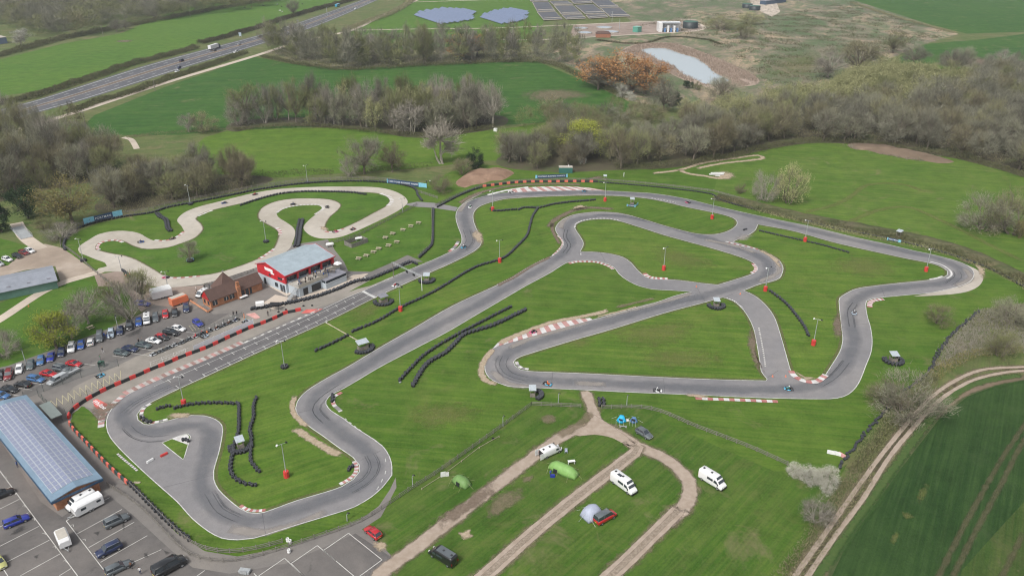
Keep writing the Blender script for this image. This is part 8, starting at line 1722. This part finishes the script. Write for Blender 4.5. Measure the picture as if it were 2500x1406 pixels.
for x, y, nm, cat, l, m, bx in ((1395, 1132, 'folding_table', 'table', 'white folding table behind the bright green tent', M_white, TB[:3]), (1382, 1105, 'camping_chair', 'chair', 'grey camping chair beside the white van', MATS['fabric_pale_grey'], [('seat', (-.3, .3, -.3, .3, .4, .45)), ('backrest', (-.3, .3, .3, .36, .45, .95)), ('leg', (-.28, -.22, -.28, .28, 0, .4)), ('leg', (.22, .28, -.28, .28, 0, .4))]),
    (1086, 1163, 'windbreak', 'windbreak', 'white and blue folded windbreak against the fence', M_white, [('panel', (-.9, .2, -.05, .0, 0, 1.3)), ('panel', (.22, .9, -.15, -.1, 0, 1.1))]), (1532, 1028, 'camp_bag', 'bag', 'white bag between the two blue tents', M_white, [('bag', (-.3, .3, -.2, .2, 0, .4)), ('handle', (-.1, .1, -.03, .03, .41, .5))]),
    (1521, 1044, 'bicycle_heap', 'bicycle', 'small pale bundle on the grass below the cyan tent', M_galv, [('frame', (-.7, .7, -.06, .06, .25, .5)), ('wheel', (-.85, -.45, -.03, .03, 0, .55)), ('wheel', (.45, .85, -.03, .03, 0, .55))]), (1349, 1164, 'camp_gear', 'bag', 'blue heap of gear at the end of the bright green tent', CC['royal'], [('bag', (-.5, .5, -.3, .3, 0, .5)), ('lid', (-.4, .4, -.25, .25, .51, .6))]),
    (636, 752, 'kart_trolley', 'trolley', 'white topped trolley standing on the tyre wall by the yard', M_white, [('body', (-1.2, 1.2, -.9, .9, 1.0, 1.9)), ('drawbar', (1.25, 2.2, -.1, .1, 1.1, 1.2))]), (249, 895, 'steel_cage', 'bin', 'dark green steel cage by the pit gate', M_grl, [('side_panel', (-.7, -.66, -.5, .5, 0, 1.5)), ('side_panel', (.66, .7, -.5, .5, 0, 1.5)), ('back_panel', (-.65, .65, .46, .5, 0, 1.5)), ('lid', (-.5, .2, -.4, .2, 1.51, 1.58))]),
    (1750, 428, 'sculpture_frame', 'sculpture', 'cow patterned object on the small meadow track, built as white boards', M_white, [('board', (-3.5, 3, -.6, .2, .3, .6)), ('board', (-2.5, 3.6, .9, 1.3, .5, .9)), ('board', (-1, 1, -1.8, -1.4, .1, .4))]), (1210, 321, 'hay_bale', 'bale', 'small white wrapped bale at the edge of the pasture', M_white, [('bale', (-.9, .9, -.8, .8, 0, 1.5)), ('net', (-.95, -.91, -.6, .6, .2, 1.2))]),  # white boards stand in for the cow patterned object
    (1523, 434, 'ramp_board', 'board', 'white tilted board on legs right of the banner', M_white, [('board', (-.1, .1, -1.6, .4, 1.2, 2.2)), ('leg', (-.05, .05, .3, .4, 0, 1.2))]), (672, 757, 'timing_stand', 'stand', 'small flag stand with a dark canopy at the pit exit', M_blk, [('canopy', (-1.4, 1.4, -.9, .9, 2.0, 2.15)), ('post', (-1.3, -1.2, -.8, -.7, 0, 2)), ('post', (1.2, 1.3, -.8, -.7, 0, 2)), ('counter', (-1.2, 1.2, .5, .8, .8, .95))]),
    (598, 1397, 'feeder_frame', 'stand', 'white and blue crate below the long fence at the bottom edge', M_galv, [('frame', (-1, 1, -.5, .5, .1, .6)), ('panel', (-.6, .6, -.6, -.52, .1, 1.0))]), (332, 1180, 'skip_box', 'box', 'pile of boards by the workshop corner', M_woodp, [('board', (-.8, .8, -.1, .1, 0, .2)), ('board', (-.5, .9, .15, .3, 0, .25))])):
    prop(nm, cat, l, m, *gp(x, y), bx, M=I_, rz=random.uniform(-.3, .3))
# loose tyres, cones, blocks
for i, (x, y, l) in enumerate(((703, 1322, 'white painted tyre stack at the end of the inner fence, left one'), (709, 1326, 'white painted tyre stack at the end of the inner fence, right one'), (706, 1349, 'white painted tyre stack on the long fence'))):
    g = G(x, y); o = link(bpy.data.objects.new('tyre_stack', TW_)); o.location = (g.x, g.y, .1); o.scale = (1, 1, 1.6); tag(o, l, 'tyre stack')
for x, y, l in ((741, 748, 'single tyre lying right of the flag stand, nearer one'), (762, 747, 'single tyre lying right of the flag stand, farther one'), (698, 757, 'single tyre lying left of the flag stand'), (680, 763, 'single tyre lying at the end of the barriers'), (989, 909, 'single tyre leaning right of the outer tyre wall'), (977, 934, 'pale tyre at the lower end of the outer tyre wall'), (1204, 1072, 'old tyre on the grass near the long fence')):
    g = G(x, y); o = link(bpy.data.objects.new('tyre', tyre_stack_mesh(1, mats=[M_tyre2 if 'pale' not in l else M_galv, M_tyre], name='tyre'))); o.location = (g.x, g.y, .1); tag(o, l, 'tyre')
cm = MB(); cm.box(-.2, .2, -.2, .2, 0, .04); cm.lathe([(.15, .04), (.04, .6), (.001, .62)], 8); CONE = cm.mesh('traffic_cone', CC['orange'])
for x, y, l in ((1886, 920, 'orange cone left of the curved kerb, left one'), (1918, 920, 'orange cone left of the curved kerb, right one'), (1700, 701, 'orange cone on the link road by the crossing'), (1807, 719, 'orange cone right of the crossing'), (70, 749, 'orange cone on the stone path left of the car park'), (1418, 622, 'white marker on the link road')):
    g = G(x, y); o = link(bpy.data.objects.new('traffic_cone', CONE)); o.location = (g.x, g.y, .11); tag(o, l, 'cone')
    if 'white' in l: o.material_slots[0].link = 'OBJECT'; o.material_slots[0].material = M_white
for (x, y), q, m, l in (((401, 1112), (10, -5), M_redp, 'red barrier block lying on the tarmac by the triangle island'), ((367, 1127), (10, -6), M_white, 'white barrier block lying on the tarmac in the wide bend'), ((2028, 1108), (10, 2), M_white, 'white barrier block by the right hand boundary, left one'), ((2043, 1111), (10, 3), M_white, 'white barrier block by the right hand boundary, middle one'), ((2055, 1115), (10, 6), plain('pink_plastic', (.6, .3, .3), .6), 'pinkish barrier block by the right hand boundary')):
    g = G(x, y); o = link(bpy.data.objects.new('plastic_barrier', BM)); o.location = (g.x, g.y, .11); o.rotation_euler = (0, 0, head((x, y), (x+q[0], y+q[1]))); o.scale = (.85, .8, .6 if x < 500 else 1); o.material_slots[0].link = 'OBJECT'; o.material_slots[0].material = m; tag(o, l, 'barrier')
e = tyre_ring((465, 639), 'tyre ring round the little tree in the practice track', arc(.8, 0, 320, 8)); g = G(465, 637); mb = MB(); mb.lathe([(1.22, .1), (1.22, .62), (1.19, .62), (1.19, .1)], 14, closed=True); o = mb.build('tree_band', M_skyb); o.location = (g.x, g.y, .1); tag(o, 'pale blue banner wrapped round the tyre ring of the little tree', 'banner')
# ---------------- haze ----------------
HZ = MB(); HZ.box(-1600, 1600, -60, 2300, -1.0, 118.0); hz = HZ.build('haze', newmat('haze_air')[0]); hz['kind'] = 'stuff'
nt = hz.data.materials[0].node_tree; nt.nodes.clear(); pv = nt.nodes.new('ShaderNodeVolumePrincipled'); pv.inputs['Density'].default_value = 0.00013; pv.inputs['Color'].default_value = (.80, .86, .92, 1); pv.inputs['Anisotropy'].default_value = 0.2
mo = nt.nodes.new('ShaderNodeOutputMaterial'); nt.links.new(pv.outputs[0], mo.inputs['Volume']); SC.cycles.volume_bounces = 0
